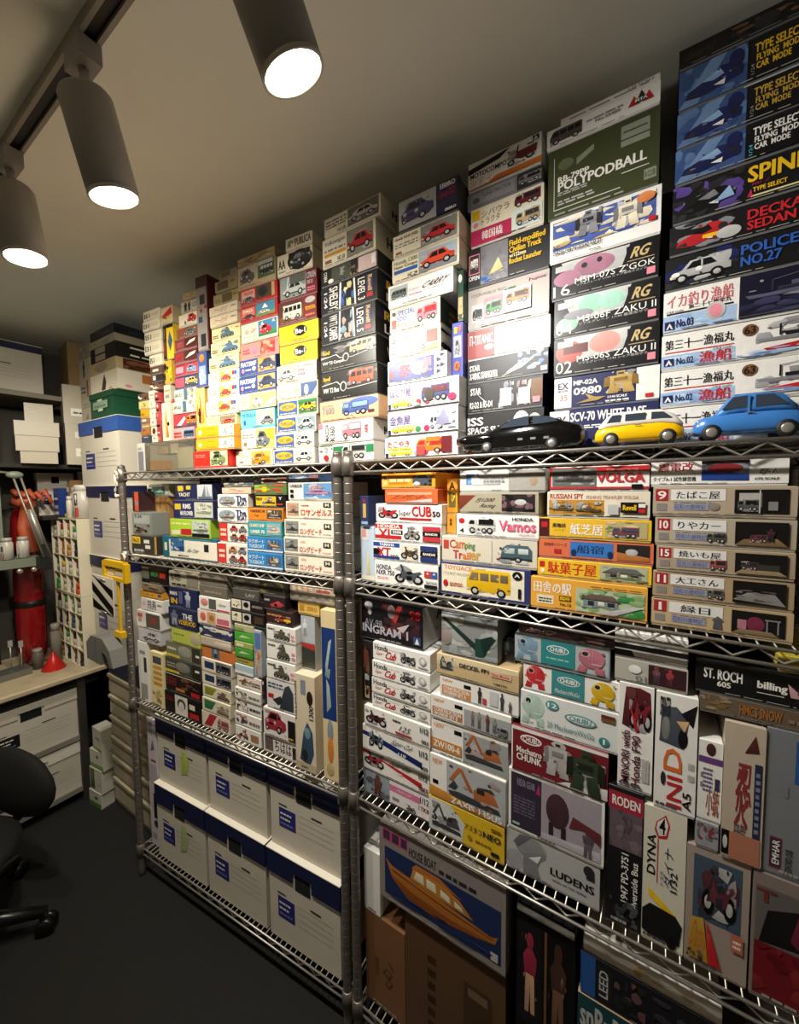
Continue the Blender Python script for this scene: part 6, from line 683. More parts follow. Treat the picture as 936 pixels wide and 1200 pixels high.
('L', -168.0, -116.0, 1001.9, 1166.2, 30, 150, '#b0b4b4', 'r .02 .48 .98 .98 #b8c0c4;s fig .1 .6 .5 .92 #e0e4e8 #8a9098;r .02 .02 .98 .46 #3a3c34;p #b84038 .02 .4 .98 .36 .98 .48 .02 .48', 'box with snowy photo, red lower half, just below second shelf by right post', GR[3]),
('L', -171.0, -97.0, 715.7, 1001.9, 2, 130, '#e2d4b8', 'p #3a5068 .2 .1 .7 .06 .9 .2 .85 .42 .6 .52 .4 .4;e .3 .1 .6 .22 d;e .45 .34 .75 .46 #7a98a8;t .0 .45 .1 .98 d v|VOLKSWAGEN;r .3 .8 .55 .95 #8a90a0;e .6 .7 .9 .85 #2a1c18;t .7 .55 .92 .7 d v|1300;r 0 0 1 .08 #c8b898', 'upright cream box, blue car, black lettering, at front beside the dolphin box', GR[3]),
('L', -72.0, -22.0, 715.7, 1200.2, 6, 150, '#e4cfa0', 'r .02 .36 .96 .9 #1c3a78;p #a8b8b0 .3 .6 .6 .78 .7 .84 .5 .82 .25 .68;p #a8b8b0 .3 .4 .6 .44 .5 .56 .3 .6;p #8aa0a0 .2 .62 .5 .6 .6 .66 .3 .66;e .3 .22 .7 .36 #8a98a8;e .3 .1 .7 .26 #d8843c;e .2 .02 .7 .1 #c8b080', 'tall cream box, navy panel, pale dolphins, against the middle post, left rack', GR[3]),]
def shade(c, k):
    q = rgb(c); return tuple(min(1.0, v * k) for v in q)
NB = 0
CLEARM = mat('clear_plastic', '#f4f2e8', 0.06, trans=0.95, spec=0.5)
def kit_box(unit, u0, u1, z0, z1, d, dep, base, art, label, group, side=None):
    global NB
    NB += 1
    W = (u1 - u0) / 1000; H = (z1 - z0) / 1000 - .0007; D = dep / 1000
    fr = ufr(unit); y = d / 1000 + RND.uniform(-.001, .004)
    loc = fr @ Vector(((u0 + u1) / 2000, y, z0 / 1000)); yaw = RND.uniform(-.004, .004) if W > .06 else 0
    plain = 'carton' in label
    t = thing('carton' if plain else 'kit_box', label, 'box', loc, UNITS[unit][2] + yaw, group)
    if base == 'clear':
        sh = MB()
        for q in ((-W / 2, W / 2, 0, D, 0, .0015), (-W / 2, W / 2, 0, D, H - .0015, H), (-W / 2, W / 2, 0, .0015, .0016, H - .0016), (-W / 2, -W / 2 + .0015, .0016, D, .0016, H - .0016), (W / 2 - .0015, W / 2, .0016, D, .0016, H - .0016)): sh.box(*q)
        obj('clear_shell', sh, CLEARM, t)
        for k, (a, b2, z2, c2) in enumerate(((.06, .3, .35, '#d89a5a'), (.06, .3, .9, '#c8b090'), (.34, .62, .6, '#b8b890'), (.64, .94, .75, '#c8c0a0'), (.34, .5, .95, '#e0d8b8'), (.7, .9, .95, '#d0c8b0'))):
            zb = .0025 if z2 < .8 else H * .62
            obj('kit_bag', MB().box(-W / 2 + a * W, -W / 2 + b2 * W, .006 + .03 * (k % 3), .05 + .03 * (k % 3), zb, H * z2, c2), CARD, t)
        return t
    lip = min(.004, H * .12); rim = .0009
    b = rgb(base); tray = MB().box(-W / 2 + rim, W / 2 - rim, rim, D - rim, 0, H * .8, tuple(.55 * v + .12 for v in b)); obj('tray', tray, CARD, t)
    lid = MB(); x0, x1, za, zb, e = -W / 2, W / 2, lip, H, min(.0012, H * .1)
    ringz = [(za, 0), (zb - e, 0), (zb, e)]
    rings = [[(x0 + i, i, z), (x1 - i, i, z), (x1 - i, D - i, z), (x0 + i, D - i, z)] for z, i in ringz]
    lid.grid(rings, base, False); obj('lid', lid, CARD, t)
    if art and W > .05 and H > .018:                         # small print too fine to read
        rn = random.Random(NB); q = sum(rgb(base)[:3]) / 3; cc = '#55555a' if q > .3 else '#a8a49a'
        art = art.rstrip(';') + ';l %.2f .02 %.2f .06 %s 1' % (rn.uniform(.03, .4), rn.uniform(.5, .8), cc)
    if art: put_print(t, art, W, H - lip - e, lip, NB)
    if side: put_print(t, side, D, H - lip - e, lip, NB + 900, M=Matrix.Translation((W / 2, D / 2, 0)) @ Matrix.Rotation(math.pi / 2, 4, 'Z'), names=('side_artwork', 'side_lettering'))
    return t
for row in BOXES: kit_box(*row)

# ------------------------------------------------------------------ white file boxes (bankers boxes)
FILEM = mat('white_board', '#cfc8b8', 0.75, 0, 0.05, 12)
NAVYM = mat('navy_board', '#141a44', 0.55, 0, 0.1, 20)
BLUEM = mat('blue_board', '#2c55a0', 0.5, 0, 0.1, 20)
LIPM = mat('white_lid_board', '#efe9da', 0.6)
HOLEM = mat('dark_hole', '#0c0b0a', 0.9)
def file_box(loc, rz, W, D, H, label, group, lidm, notch='lid', extra='', lidh=None, patch='#2a2f7c', slot=True):
    t = thing('file_box', label, 'file box', loc, rz, group)
    lh = lidh or min(.075, H * .27)
    obj('body', MB().box(-W / 2 + .004, W / 2 - .004, .005, D - .004, 0, H - .004), FILEM, t)
    lid = MB(); lid.box(-W / 2, W / 2, 0, D, H - .004, H)
    nw = W * .13
    lid.box(-W / 2, -nw, 0, .004, H - lh, H - .004); lid.box(nw, W / 2, 0, .004, H - lh, H - .004); lid.box(-nw, nw, 0, .004, H - lh * .55, H - .004)
    lid.box(-W / 2, -W / 2 + .003, .004, D, H - lh, H - .004); lid.box(W / 2 - .003, W / 2, .004, D, H - lh, H - .004)
    obj('lid', lid, lidm, t)
    obj('lid_top', MB().box(-W / 2 - .001, W / 2 + .001, -.001, D, H, H + .0025), LIPM, t)
    if slot: obj('hand_hole', MB().box(-nw * .8, nw * .8, .0038, .0046, H - lh - .02, H - lh * .55), HOLEM, t)
    ops = 'r .14 .26 .38 .5 %s;l .16 .42 .32 .46 w 1;l .16 .36 .3 .4 w 1;l .16 .3 .34 .34 #7a80b8 1;r .14 .53 .26 .545 k;r .6 .535 .74 .555 #3a3836;r .42 .5 .9 .503 #6a6660;r .42 .43 .9 .433 #6a6660;r .42 .36 .9 .363 #6a6660;r .42 .29 .9 .293 #6a6660;%s' % (patch, extra)
    put_print(t, ops, W, H, 0, int(W * 1e4) + len(label), y=.0045, names=('label_print', 'label_lettering'))
    return t
def at_unit(k, u, d, z): return ufr(k) @ Vector((u, d, z))
LA = UNITS['L'][2]; GB = 'white file boxes under the left rack'
zD = TIER['D'] + RAISE
names = [('left', -.905, -.612), ('middle', -.608, -.318), ('right', -.312, -.026)]
for i, (nm, a, b) in enumerate(names):
    g1 = 'p #b8cc60 .5 .25 .62 .3 .66 .5 .6 .62 .52 .6;' if i == 0 else ''
    file_box(at_unit('L', (a + b) / 2, .008, zD), LA, b - a - .002, .38, .290, 'white file box, navy lid, bottom row, %s%s' % (nm, ' with pale green sticker' if i == 0 else ''), GB, NAVYM, extra=g1.replace('b8cc60', 'b4c48a'))
    file_box(at_unit('L', (a + b) / 2, .022, zD + .2935), LA, b - a - .004, .36, .262, 'white file box under third shelf, upper row, %s%s' % (nm, ' with lime sticker' if i == 0 else ''), GB, NAVYM, extra=g1)
# cartons standing at the left end of the bottom shelf
def plain_box(loc, rz, W, D, H, col, label, cat='box', group=None, ops='', name='carton', m=None):
    t = thing(name, label, cat, loc, rz, group)
    obj('body', MB().box(-W / 2, W / 2, 0, D, 0, H - .004, col), m or CARD, t)
    obj('flap', MB().box(-W / 2 - .0005, W / 2 + .0005, -.0005, D, H - .0038, H, col), m or CARD, t)
    if ops: put_print(t, ops, W, H, 0, int(W * 1e5))
    return t
plain_box(at_unit('L', -.945, .03, zD), LA, .062, .2, .255, '#d0ccd0', 'narrow pale carton with dark window beside lowest file box', ops='r .4 .45 .95 .85 #1a1a1c;e .35 .3 .9 .42 #3a3a44;r .1 .1 .6 .2 #a8a4a8')
plain_box(at_unit('L', -.945, .03, zD + .2555), LA, .055, .2, .265, '#dcd4d8', 'narrow lilac white carton standing on the windowed carton', ops='r .2 .75 .6 .95 #b8b8c4;r .3 .35 .9 .38 #a03a48;p #7a7a8a .3 .5 .8 .55 .6 .7;r .05 .0 .95 .3 #c8bccc')

# ------------------------------------------------------------------ stack in the left corner: drawers, file boxes, chest, kits
BEIGE = mat('beige_plastic', '#b8ac92', 0.55, 0, 0.05, 15)
ZC = .672
t = thing('drawer_tower', 'beige plastic drawer tower on the floor behind left rack', 'drawers', (-1.972, .8, 0))
obj('carcass', MB().box(-.215, .215, .012, .38, 0, ZC), mat('beige_shell', '#9a907a', 0.6), t)
zs = [.03, .155, .262, .36, .462, .565, .668]
for i in range(len(zs) - 1):
    dr = MB(); z0, z1 = zs[i] + .003, zs[i + 1] - .003
    dr.grid([[(-.208, y, z) for y, z in ((.012, z0), (.002, z0), (0, z0 + .012), (.002, z1 - .022), (-.006, z1 - .016), (-.006, z1 - .003), (.012, z1))], [(.208, y, z) for y, z in ((.012, z0), (.002, z0), (0, z0 + .012), (.002, z1 - .022), (-.006, z1 - .016), (-.006, z1 - .003), (.012, z1))]], None, False)
    o = obj('drawer', dr, BEIGE, t)
GC = 'white file boxes stacked on the drawer tower'
zf = ZC
tb = thing('navy_lid', 'spare navy box lid lying on the drawer tower', 'box lid', (-1.975, .8, zf)); zf += .075
lb = MB().box(-.2, .2, 0, .34, .07, .074); lb.box(-.2, .2, 0, .004, 0, .07); lb.box(-.2, -.196, .004, .34, 0, .07); lb.box(.196, .2, .004, .34, 0, .07); lb.box(-.2, .2, .336, .34, 0, .07); obj('lid_shell', lb, NAVYM, tb)
for nm, h, W, lab in (('a', .475, .385, 'tall white file box with navy lid, lowest in corner stack'), ('b', .325, .385, 'white file box, navy lid, middle of corner stack'), ('c', .300, .415, 'white file box with bright blue lid, top of corner stack')):
    file_box((-2.155 if nm == 'c' else -2.122, .8, zf), 0.0, W, .36, h, lab, GC, BLUEM if nm == 'c' else NAVYM, lidh=.062 if nm == 'c' else .05); zf += h + .003
GREEN = mat('green_leatherette', '#164a30', 0.45, 0, 0.15, 60)
t = thing('green_chest', 'dark green box with pale label on top of file boxes', 'box', (-2.1, .8, zf))
obj('body', MB().box(-.118, .118, .004, .34, 0, .085), GREEN, t); obj('lid', MB().box(-.121, .121, 0, .344, .086, .112), GREEN, t)
put_print(t, 'r .16 .36 .78 .66 #8aa88c;r .36 .66 .56 .74 #c8ccb4;r .38 .26 .58 .36 #c8ccb4;l .22 .42 .7 .58 #5a7a60 1', .24, .11, 0, 3, y=-.0003); zf += .1125
stack = [('white box, small figure, orange side panel', .27, .085, '#e8dfc8', 'p #4a2c34 .42 .1 .56 .1 .6 .5 .54 .9 .48 .6;l .7 .1 .8 .2 r 1', 'r .35 .45 1 .9 #c87a3c;l .5 .55 .9 .8 W 1;e .1 .1 .2 .25 p', -2.086),
         ('tan box with dark sepia photo on side', .26, .052, '#c0aa80', 'e .2 .1 .7 .9 #9a8c70', 'r .1 .1 .75 .95 #5a3420;b .1 .1 .75 .95 #8a5a38 #3a2418 6', -2.09),
         ('black box, white side lettering, lower', .25, .032, '#1c1815', 'r .2 .1 .6 .9 #a89c88', 'l .2 .35 .85 .75 W 1', -2.08),
         ('black box, white side lettering, upper', .25, .032, '#1c1815', 'r .2 .1 .6 .9 #a89c88', 'l .2 .35 .85 .75 W 1', -2.08),
         ('pale grey box, blue picture', .25, .034, '#a89c84', 'b .1 .1 .9 .9 #7a8a90 #b0a890 5', '', -2.085),
         ('dark blue box touching the ceiling shadow', .24, .04, '#1c2028', 'b 0 0 1 1 #2c3440 #14161a 6', 'b 0 0 1 1 #2c3440 #14161a 6', -2.08)]
for i, (lk, W, H, colr, ops, side, cx) in enumerate(stack):
    H = min(H, CEIL - .004 - zf)
    t = thing('kit_box', lk + ', on the green chest stack', 'box', (cx, .81, zf), 0, 'kit boxes stacked on the green chest')
    obj('tray', MB().box(-W / 2 + .001, W / 2 - .001, .001, .28, 0, H * .8, colr), CARD, t); obj('lid', MB().box(-W / 2, W / 2, 0, .281, .003, H - .0006, colr), CARD, t)
    put_print(t, ops, W, H, 0, 70 + i)
    if side: put_print(t, side, .28, H, 0, 90 + i, M=Matrix.Translation((W / 2, .14, 0)) @ Matrix.Rotation(math.pi / 2, 4, 'Z'), names=('side_artwork', 'side_lettering'))
    zf += H
zg = ZC + .075 + .475 + .325 + .3 + .009 + .003
for i, (H, colr, lab, ops) in enumerate(((.105, '#b4ab94', 'pale box with line art, lowest beside the green chest', 'l .2 .6 .8 .85 g 2;p #8a8070 .3 .1 .7 .1 .6 .4'), (.095, '#a89f8c', 'grey box with red stripe, second beside the green chest', 'r .6 .1 .75 .9 #a03a30;l .1 .3 .5 .7 d 2'), (.09, '#b0a894', 'pale box with black figure, third beside the green chest', 's fig .3 .05 .55 .95 d #4a4440'), (.075, '#8f8878', 'dim grey box, topmost beside the dark blue box', 'b .1 .1 .9 .9 #7a7464 #a8a08e 4'))):
    t = thing('kit_box', lab, 'box', (-2.292, .815, zg), 0, 'pale boxes beside the green chest')
    obj('tray', MB().box(-.059, .059, .001, .25, 0, H * .8, colr), CARD, t); obj('lid', MB().box(-.06, .06, 0, .251, .003, H - .0006, colr), CARD, t); put_print(t, ops, .12, H, 0, 40 + i); zg += H
# ------------------------------------------------------------------ left wall: shelves, boxes
BOARD = mat('grey_shelf_board', '#8f897a', 0.7, 0, 0.06, 10)
t = thing('wall_shelf', 'grey wall shelf carrying the upper file box', 'shelf', (X0, .2, 1.972))
obj('board', MB().box(0, .37, -.8, .62, 0, .022), BOARD, t)
for yy in (-.5, .3): obj('bracket', MB().prism([(0, 0), (.3, 0), (0, -.2)], yy, yy + .004), BOARD, t)
file_box((-2.49, .5, 1.9955), math.pi / 2, .44, .33, .215, 'white file box, navy patch, on upper wall shelf', 'file boxes along the left wall', NAVYM, lidh=.03)
t = thing('wall_shelf', 'lower dark wall shelf below the small white cartons', 'shelf', (X0, .82, 1.640))
DKB = mat('dark_shelf_board', '#241f1b', 0.7)
obj('board', MB().box(0, .4, -.32, .47, 0, .018), DKB, t); obj('bracket', MB().prism([(0, 0), (.3, 0), (0, -.12)], .1, .104), DKB, t)
GW = 'plain white cartons on the lower wall shelf'
WC = '#b4ab95'
def wcarton(x, y, z, W, D, H, lab, ops='', col=WC): return plain_box((x, y, z), math.pi / 2 - .25, W, D, H, col, lab, 'box', GW, ops)
t = thing('wall_shelf', 'narrow wall shelf behind the spray cans', 'shelf', (X0, .82, 1.386))
obj('board', MB().box(0, .3, -.12, .2, 0, .018), DKB, t); obj('bracket', MB().prism([(0, 0), (.25, 0), (0, -.12)], .1, .104), DKB, t)
file_box((-2.65, .785, 1.405), math.pi / 2 - .2, .15, .17, .215, 'white file box with dark notch behind the orange gloves', 'file boxes along the left wall', FILEM, lidh=.03)
file_box((-2.615, .945, 1.405), math.pi / 2 - .2, .14, .17, .225, 'white file box, blue patch, behind the spray cans', 'file boxes along the left wall', FILEM, lidh=.03, patch='#3a5590')
z = 1.659
wcarton(-2.42, .665, z, .13, .17, .055, 'flat white carton, lowest of the small shelf pile'); wcarton(-2.415, .66, z + .0555, .15, .19, .07, 'flat white carton, second in the small shelf pile')
wcarton(-2.41, .66, z + .126, .155, .19, .065, 'flat white carton, third in the small shelf pile'); wcarton(-2.43, .675, z + .1915, .1, .14, .085, 'white carton on top of the flat shelf pile', 'e .2 .4 .35 .6 #a89c80')
wcarton(-2.40, .855, z, .18, .2, .2, 'white carton with two paper labels, lower of pair', 'r .2 .2 .7 .4 #e8e4d8;l .3 .26 .6 .34 d 1;r .2 .65 .6 .8 #dcd6c4;p #4a463c .55 .6 .7 .6 .62 .8')
wcarton(-2.40, .855, z + .2005, .185, .2, .185, 'white carton with paper label, upper of pair', 'r .15 .2 .65 .4 #e8e4d8;l .2 .26 .55 .34 d 1;r .2 .7 .45 .76 #b8b080')
KR = mat('kraft_board', '#a08358', 0.8, 0, 0.12, 14)
for i, (zz, hh, lab) in enumerate(((2.045, .12, 'brown kraft carton, lower, behind white cartons'), (2.1655, .115, 'brown kraft carton, upper, in the dark corner'))):
    t = thing('kraft_carton', lab, 'box', (-2.49, .92, zz), math.pi / 2 - .15, 'kraft cartons in the corner')
    obj('body', MB().box(-.1, .1, 0, .2, 0, hh - .001), KR, t); obj('tape', MB().box(-.012, .012, -.0008, .0002, 0, hh - .001), mat('brown_tape', '#8a6a40', 0.4), t)

# ------------------------------------------------------------------ workbench along the left wall
BT = .655
TOPM = mat('worn_bench_top', '#c0b090', 0.6, 0, 0.45, 9, 0.2)
t = thing('workbench', 'low workbench with stained top and dark steel frame', 'workbench', (X0, .2, 0))
top = MB(); top.grid([[(.02, -.7, BT - .03), (.53, -.7, BT - .03), (.545, -.7, BT - .02), (.545, -.7, BT - .006), (.535, -.7, BT), (.02, -.7, BT)], [(.02, .66, BT - .03), (.53, .66, BT - .03), (.545, .66, BT - .02), (.545, .66, BT - .006), (.535, .66, BT), (.02, .66, BT)]], None, False); obj('bench_top', top, TOPM, t)
STEEL = mat('painted_steel', '#4a4640', 0.5, 0.4)
for lx in (.06, .50):
    for lyy in (-.66, .545): obj('leg', MB().box(lx - .016, lx + .016, lyy - .016, lyy + .016, 0, BT - .031), STEEL, t)
obj('apron', MB().box(.05, .51, -.68, .62, BT - .075, BT - .031), mat('black_apron', '#15130f', 0.6), t)
for zz in (.335, .075):
    s = obj('rack_shelf', MB().box(.06, .505, -.66, .56, zz - .02, zz), mat('steel_shelf', '#6a655c', 0.45, 0.5), t)
    obj('shelf_edge', MB().box(.5, .512, -.66, .56, zz - .022, zz + .002), mat('bright_edge', '#a8a296', 0.4, 0.4), s)
for yy, zz, lab in ((.56, .336, 'white file box with dark label under bench, upper right'), (.56, .076, 'white file box with dark slot under bench, lower right'), (.19, .336, 'white file box under bench, upper left, mostly hidden')):
    file_box((X0 + .505, yy, zz), math.pi / 2, .355, .38, .235 if zz > .2 else .225, lab, 'file boxes under the workbench', LIPM if zz < .2 else FILEM, lidh=.05, patch='#1c1a20')
# paint rack: two stacked units of 4 x 4 cubbies, opening toward the room, and the bottles in them
RACKM = mat('white_rack_board', '#dcd3b8', 0.65, 0, 0.04, 10)
BOTT = [('#3a1c1c', 'maroon'), ('#d8b030', 'mustard'), ('#20243a', 'dark blue'), ('#38b050', 'green'), ('#d8d0c0', 'white'), ('#3c4a68', 'slate'), ('#c8c0b0', 'pale'), ('#a82848', 'crimson'), ('#2a2a28', 'black'), ('#8a867c', 'grey'),
        ('#c87060', 'salmon'), ('#405a70', 'teal'), ('#d84a28', 'orange red'), ('#4a9a58', 'leaf green'), ('#4a5a30', 'olive'), ('#c89050', 'tan')]
rx0, rx1, ry0, ry1 = -2.66, -2.325, .758, .862
row_word = ('top', 'second', 'third', 'bottom'); col_word = ('first', 'second', 'third', 'fourth')
for un, (zb, hh) in enumerate(((BT, .36), (BT + .361, .378))):
    t = thing('paint_rack', 'white cubby paint rack, %s, at the bench end' % ('lower unit on the bench' if un == 0 else 'upper unit under the spray cans'), 'paint rack', ((rx0 + rx1) / 2, ry0, zb), 0, 'white paint racks')
    W = rx1 - rx0; D = ry1 - ry0; tk = .005
    for sx in (-W / 2, W / 2 - tk): obj('side_panel', MB().box(sx, sx + tk, 0, D, 0, hh), RACKM, t)
    obj('back_panel', MB().box(-W / 2 + tk, W / 2 - tk, D - .004, D, 0, hh), RACKM, t)
    for k in range(5): zz = k * (hh - tk) / 4; obj('board', MB().box(-W / 2 + tk, W / 2 - tk, .001, D - .0045, zz, zz + tk), RACKM, t)
    for k in range(1, 4):
        xx = -W / 2 + k * W / 4
        for r in range(4): zz = r * (hh - tk) / 4 + tk; obj('divider', MB().box(xx - .002, xx + .002, .001, D - .005, zz + .0003, zz + (hh - tk) / 4 - tk - .0003), RACKM, t)
    for r in range(4):
        for cc in range(4):
            zz = zb + (3 - r) * (hh - tk) / 4 + tk + .0003; xx = rx0 + (cc + .5) * W / 4
            for j in range(2):
                ci = (r * 5 + cc * 3 + j * 7 + un * 4) % 16; capc, word = BOTT[ci]; bx = xx + (-.0195 + .039 * j); by = ry0 + .0215 + .003 * ((r + cc + j) % 3); hb = .050 + .006 * ((r + cc + j) % 3)
                b = thing('paint_bottle', '%s capped paint bottle, %s row of %s rack, %s cubby, %s of two' % (word, row_word[r], 'upper' if un else 'lower', col_word[cc], ('left', 'right')[j]), 'paint bottle', (bx, by, zz), 0, 'paint bottles in the white racks')
                obj('bottle', MB().lathe([(.002, 0), (.0185, .001), (.0185, hb * .5), (.0135, hb * .56), (.0135, hb * .6), (.002, hb * .66)], 10, col=['#c8c4b8', capc][(r + j) % 2]), PAINT, b)
                obj('cap', MB().lathe([(.002, hb * .605), (.0165, hb * .605), (.0165, hb * 1.05), (.015, hb * 1.1), (.002, hb * 1.1)], 10, col=capc), PAINT, b)
RT = BT + .361 + .378
def can(name, x, y, r, h, colr, capc, label, cat, ops=None, z=RT, group=None):
    t = thing(name, label, cat, (x, y, z), 0, group)
    obj('body', MB().lathe([(.003, 0), (r, .002), (r, h * .78), (r * .8, h * .82), (r * .8, h * .825), (.003, h * .825)], 18, col=colr), PAINT, t)
    obj('cap', MB().lathe([(.003, h * .826), (r * .86, h * .826), (r * .86, h * .98), (r * .7, h), (.003, h)], 18, col=capc), PAINT, t)
    if ops:
        art, let = draw(ops, r * 1.5, h * .78, 0, 5)
        def wrap(mb):
            mb.v = [((r + .0004 - v[1] * .3) * math.sin(v[0] / r * .8), -(r + .0004 - v[1] * .3) * math.cos(v[0] / r * .8), v[2]) for v in mb.v]; return mb
        o = obj('label_print', wrap(print_mesh(art)), PRINT, t); o.rotation_euler = (0, 0, .5)
    return t
can('spray_can', -2.385, .815, .046, .165, '#d4ccc0', '#dcd6cc', 'wide white spray can with red and black label on rack', 'spray can', 'r .3 .5 .6 .95 k;p w .45 .55 .55 .9 .35 .75 .57 .75 .38 .9;r .35 .05 .65 .42 r')
can('spray_can', -2.475, .825, .036, .155, '#c8c0b4', '#d0c8bc', 'narrower pale spray can beside the wide one', 'spray can')
can('paint_bottle', -2.455, .778, .014, .11, '#e4dcc8', '#e8e0d0', 'slim white bottle standing before the pale spray can', 'paint bottle')
t = thing('putty_lump', 'small lime yellow lump on the paint rack top', 'putty', (-2.515, .79, RT)); obj('lump', MB().ball((0, 0, .013), .02, .016, .013, 12, 7, '#c8cc40', .05), PAINT, t)
t = plain_box((-2.612, .772, RT), .1, .05, .05, .15, '#24408c', 'blue upright box with white bands on paint rack', ops='r .05 .1 .95 .2 W;r .1 .3 .9 .42 G;r .1 .6 .9 .68 W', name='spray_carton')
t = thing('cardboard_tub', 'brown cardboard tub behind the spray cans', 'tub', (-2.565, .842, RT))
obj('tub', MB().lathe([(.003, 0), (.034, .001), (.034, .19), (.031, .19), (.031, .02), (.003, .02)], 18, col='#8a6a4a'), PAINT, t); obj('sticker', MB().box(-.012, .012, -.0352, -.034, .13, .155, 'W'), PAINT, t)
# funnel, needles, jars
t = thing('red_funnel', 'red plastic funnel upside down on the bench', 'funnel', (-2.488, .686, BT))
obj('cone', MB().lathe([(.046, 0), (.047, .004), (.016, .06), (.009, .068), (.006, .082), (.004, .082), (.007, .066), (.044, .003)], 20, caps=False), mat('red_plastic', '#c8241c', 0.3), t)
obj('rim', MB().lathe([(.0465, 0), (.049, 0), (.049, .003), (.0465, .003)], 20, caps=False), mat('red_plastic_rim', '#c8241c', 0.35), t)
t = thing('clip_holder', 'grey metal block holding upright clip sticks', 'holder', (-2.55, .52, BT))
obj('block', MB().box(-.045, .045, -.09, .09, 0, .03), mat('brushed_block', '#8a8a84', 0.35, 0.6), t)
for k, (dx, dy, hh) in enumerate(((-.02, -.05, .14), (.015, -.02, .13), (-.01, .03, .14), (.02, .06, .135))):
    s = obj('stick', MB().tube([(dx, dy, .0305), (dx, dy, hh)], .003, 6), CHROME, t); obj('clip', MB().box(dx - .005, dx + .005, dy - .008, dy + .008, hh + .0002, hh + .03), mat('pale_clip', '#a8a49a', 0.5), s)
for k, (x, y, r, h, cc, lab) in enumerate(((-2.555, .645, .022, .1, '#6a645a', 'dusty glass jar behind the red funnel'), (-2.575, .725, .022, .2, '#8a857a', 'tall grey airbrush bottle against the paint rack'))):
    can('bench_jar', x, y, r, h, cc, '#a09a90', lab, 'jar', z=BT)
# grey hood with a ledge and jars, desk lamp arm, gloves, red helmets
HOOD = mat('sage_metal', '#7e8674', 0.5, 0.1, 0.06, 12)
t = thing('spray_hood', 'sage grey metal spray hood with ledge at left edge', 'spray booth', (-2.45, .2, BT))
obj('ledge', MB().box(-.12, .0, -.5, .46, .525, .565), HOOD, t); obj('panel', MB().box(-.12, -.07, -.5, .345, .566, 1.3), HOOD, t)
obj('dark_backing', MB().box(-.33, -.325, -.5, .36, .0, .9), BLACKM, t)  # plain black sheet put in for the dark inside of the hood
for yy in (.375, .425): o = obj('knob', MB().lathe([(.002, 0), (.011, 0), (.011, .01), (.008, .014), (.002, .014)], 14, M=Matrix.Translation((.0, yy, .51)) @ Matrix.Rotation(math.pi / 2, 4, 'Y')), CHROME, t)
for k, (y, lab) in enumerate(((.735, 'white jar with red label on grey ledge'), (.790, 'plain white label jar on the grey ledge'))):
    can('paint_jar', -2.478, y - .19, .022, .1, '#c8c4b8', '#b8b4a8', lab, 'jar', 'r .1 .05 .9 .9 w;' + ('r .2 .1 .8 .4 #a8302c;r .3 .5 .7 .8 d' if k == 0 else 'r .3 .3 .7 .6 G'), z=BT + .5653)
LAMPM = mat('aged_lamp_metal', '#9a9282', 0.4, 0.5)
t = thing('spring_arm_lamp', 'jointed metal lamp arm leaning over the grey ledge', 'lamp', (-2.36, .4, 0))
for off in (-.012, .012): obj('arm', MB().tube([(.0, .165 + off, 1.60), (.012, .25 + off, 1.225)], .0042, 8), LAMPM, t)
obj('spring', MB().tube([(.008, .2, 1.45), (.012, .235, 1.29)], .009, 10), CHROME, t)
obj('joint', MB().ball((0, .16, 1.602), .016, .03, .016, 12, 8), HOOD, t)
obj('upper_arm', MB().tube([(0, .16, 1.608), (-.01, .02, 1.625), (-.02, -.15, 1.63)], .005, 8), LAMPM, t); obj('clamp', MB().box(-.0895, .024, .235, .262, 1.17, 1.222), BLACKM, t)
REDG = mat('glossy_red', '#8a1216', 0.15, coat=0.5)
t = thing('red_tank', 'glossy dark red tank behind the lamp arm', 'tank', (-2.655, .655, BT)); obj('shell', MB().lathe([(.004, .0), (.052, .01), (.058, .1), (.058, .46), (.05, .53), (.036, .57), (.05, .6), (.057, .66), (.052, .74), (.036, .79), (.004, .8)], 22), REDG, t); obj('band', MB().lathe([(.0585, .3), (.061, .3), (.061, .33), (.0585, .33)], 22, caps=False), BLACKM, t)
ORG = mat('orange_rubber', '#c8603c', 0.5, 0, 0.15, 25)
t = thing('rubber_gloves', 'crumpled orange rubber gloves heaped by the red tank', 'gloves', (-2.655, .635, BT + .801))
g = MB(); g.tube([(-.02, -.02, .012), (.03, .0, .03), (.075, .03, .012)], [.012, .035, .028], 12); g.tube([(.07, .01, .0), (.088, .0, -.1), (.094, .005, -.22)], [.02, .03, .036], 12); obj('palm', g, ORG, t)
for k in range(5):
    a = -.05 + k * .025; obj('finger', MB().tube([(.04, a * .6 + .02, .045), (.07 + .006 * k, a * 1.1 + .025, .075 - .01 * (k % 2)), (.095, a * 1.3 + .04, .06 - .012 * k)], [.013, .012, .009], 8), ORG, t)
# hazard board, yellow frame and grey saddle hung on the left post
YEL = mat('yellow_plastic', '#dcae14', 0.4)
t = thing('hook', 'white S hook on the upper left corner of the rack', 'hook', (-1.692, .680, 1.535))
obj('wire', MB().tube([(.012 * math.cos(q), 0, .045 + .018 * math.sin(q)) for q in [-.6 + k * .55 for k in range(7)]] + [(.0, 0, .02)] + [(.012 * math.cos(q), 0, -.012 + .018 * math.sin(q)) for q in [2.4 + k * .55 for k in range(7)]], .0042, 8), mat('white_hook', '#d8d0bc', 0.4), t)
t = thing('yellow_hanger', 'yellow plastic frame on a stick hung from rack post', 'frame', (-1.706, .660, .998))
fr = MB()
for bx in ((-.095, .095, .194, .208), (-.095, .095, .245, .262), (-.095, -.076, .2081, .2449), (.076, .095, .2081, .2449), (-.08, .08, .2621, .268)): fr.box(bx[0], bx[1], 0, .018, bx[2], bx[3])
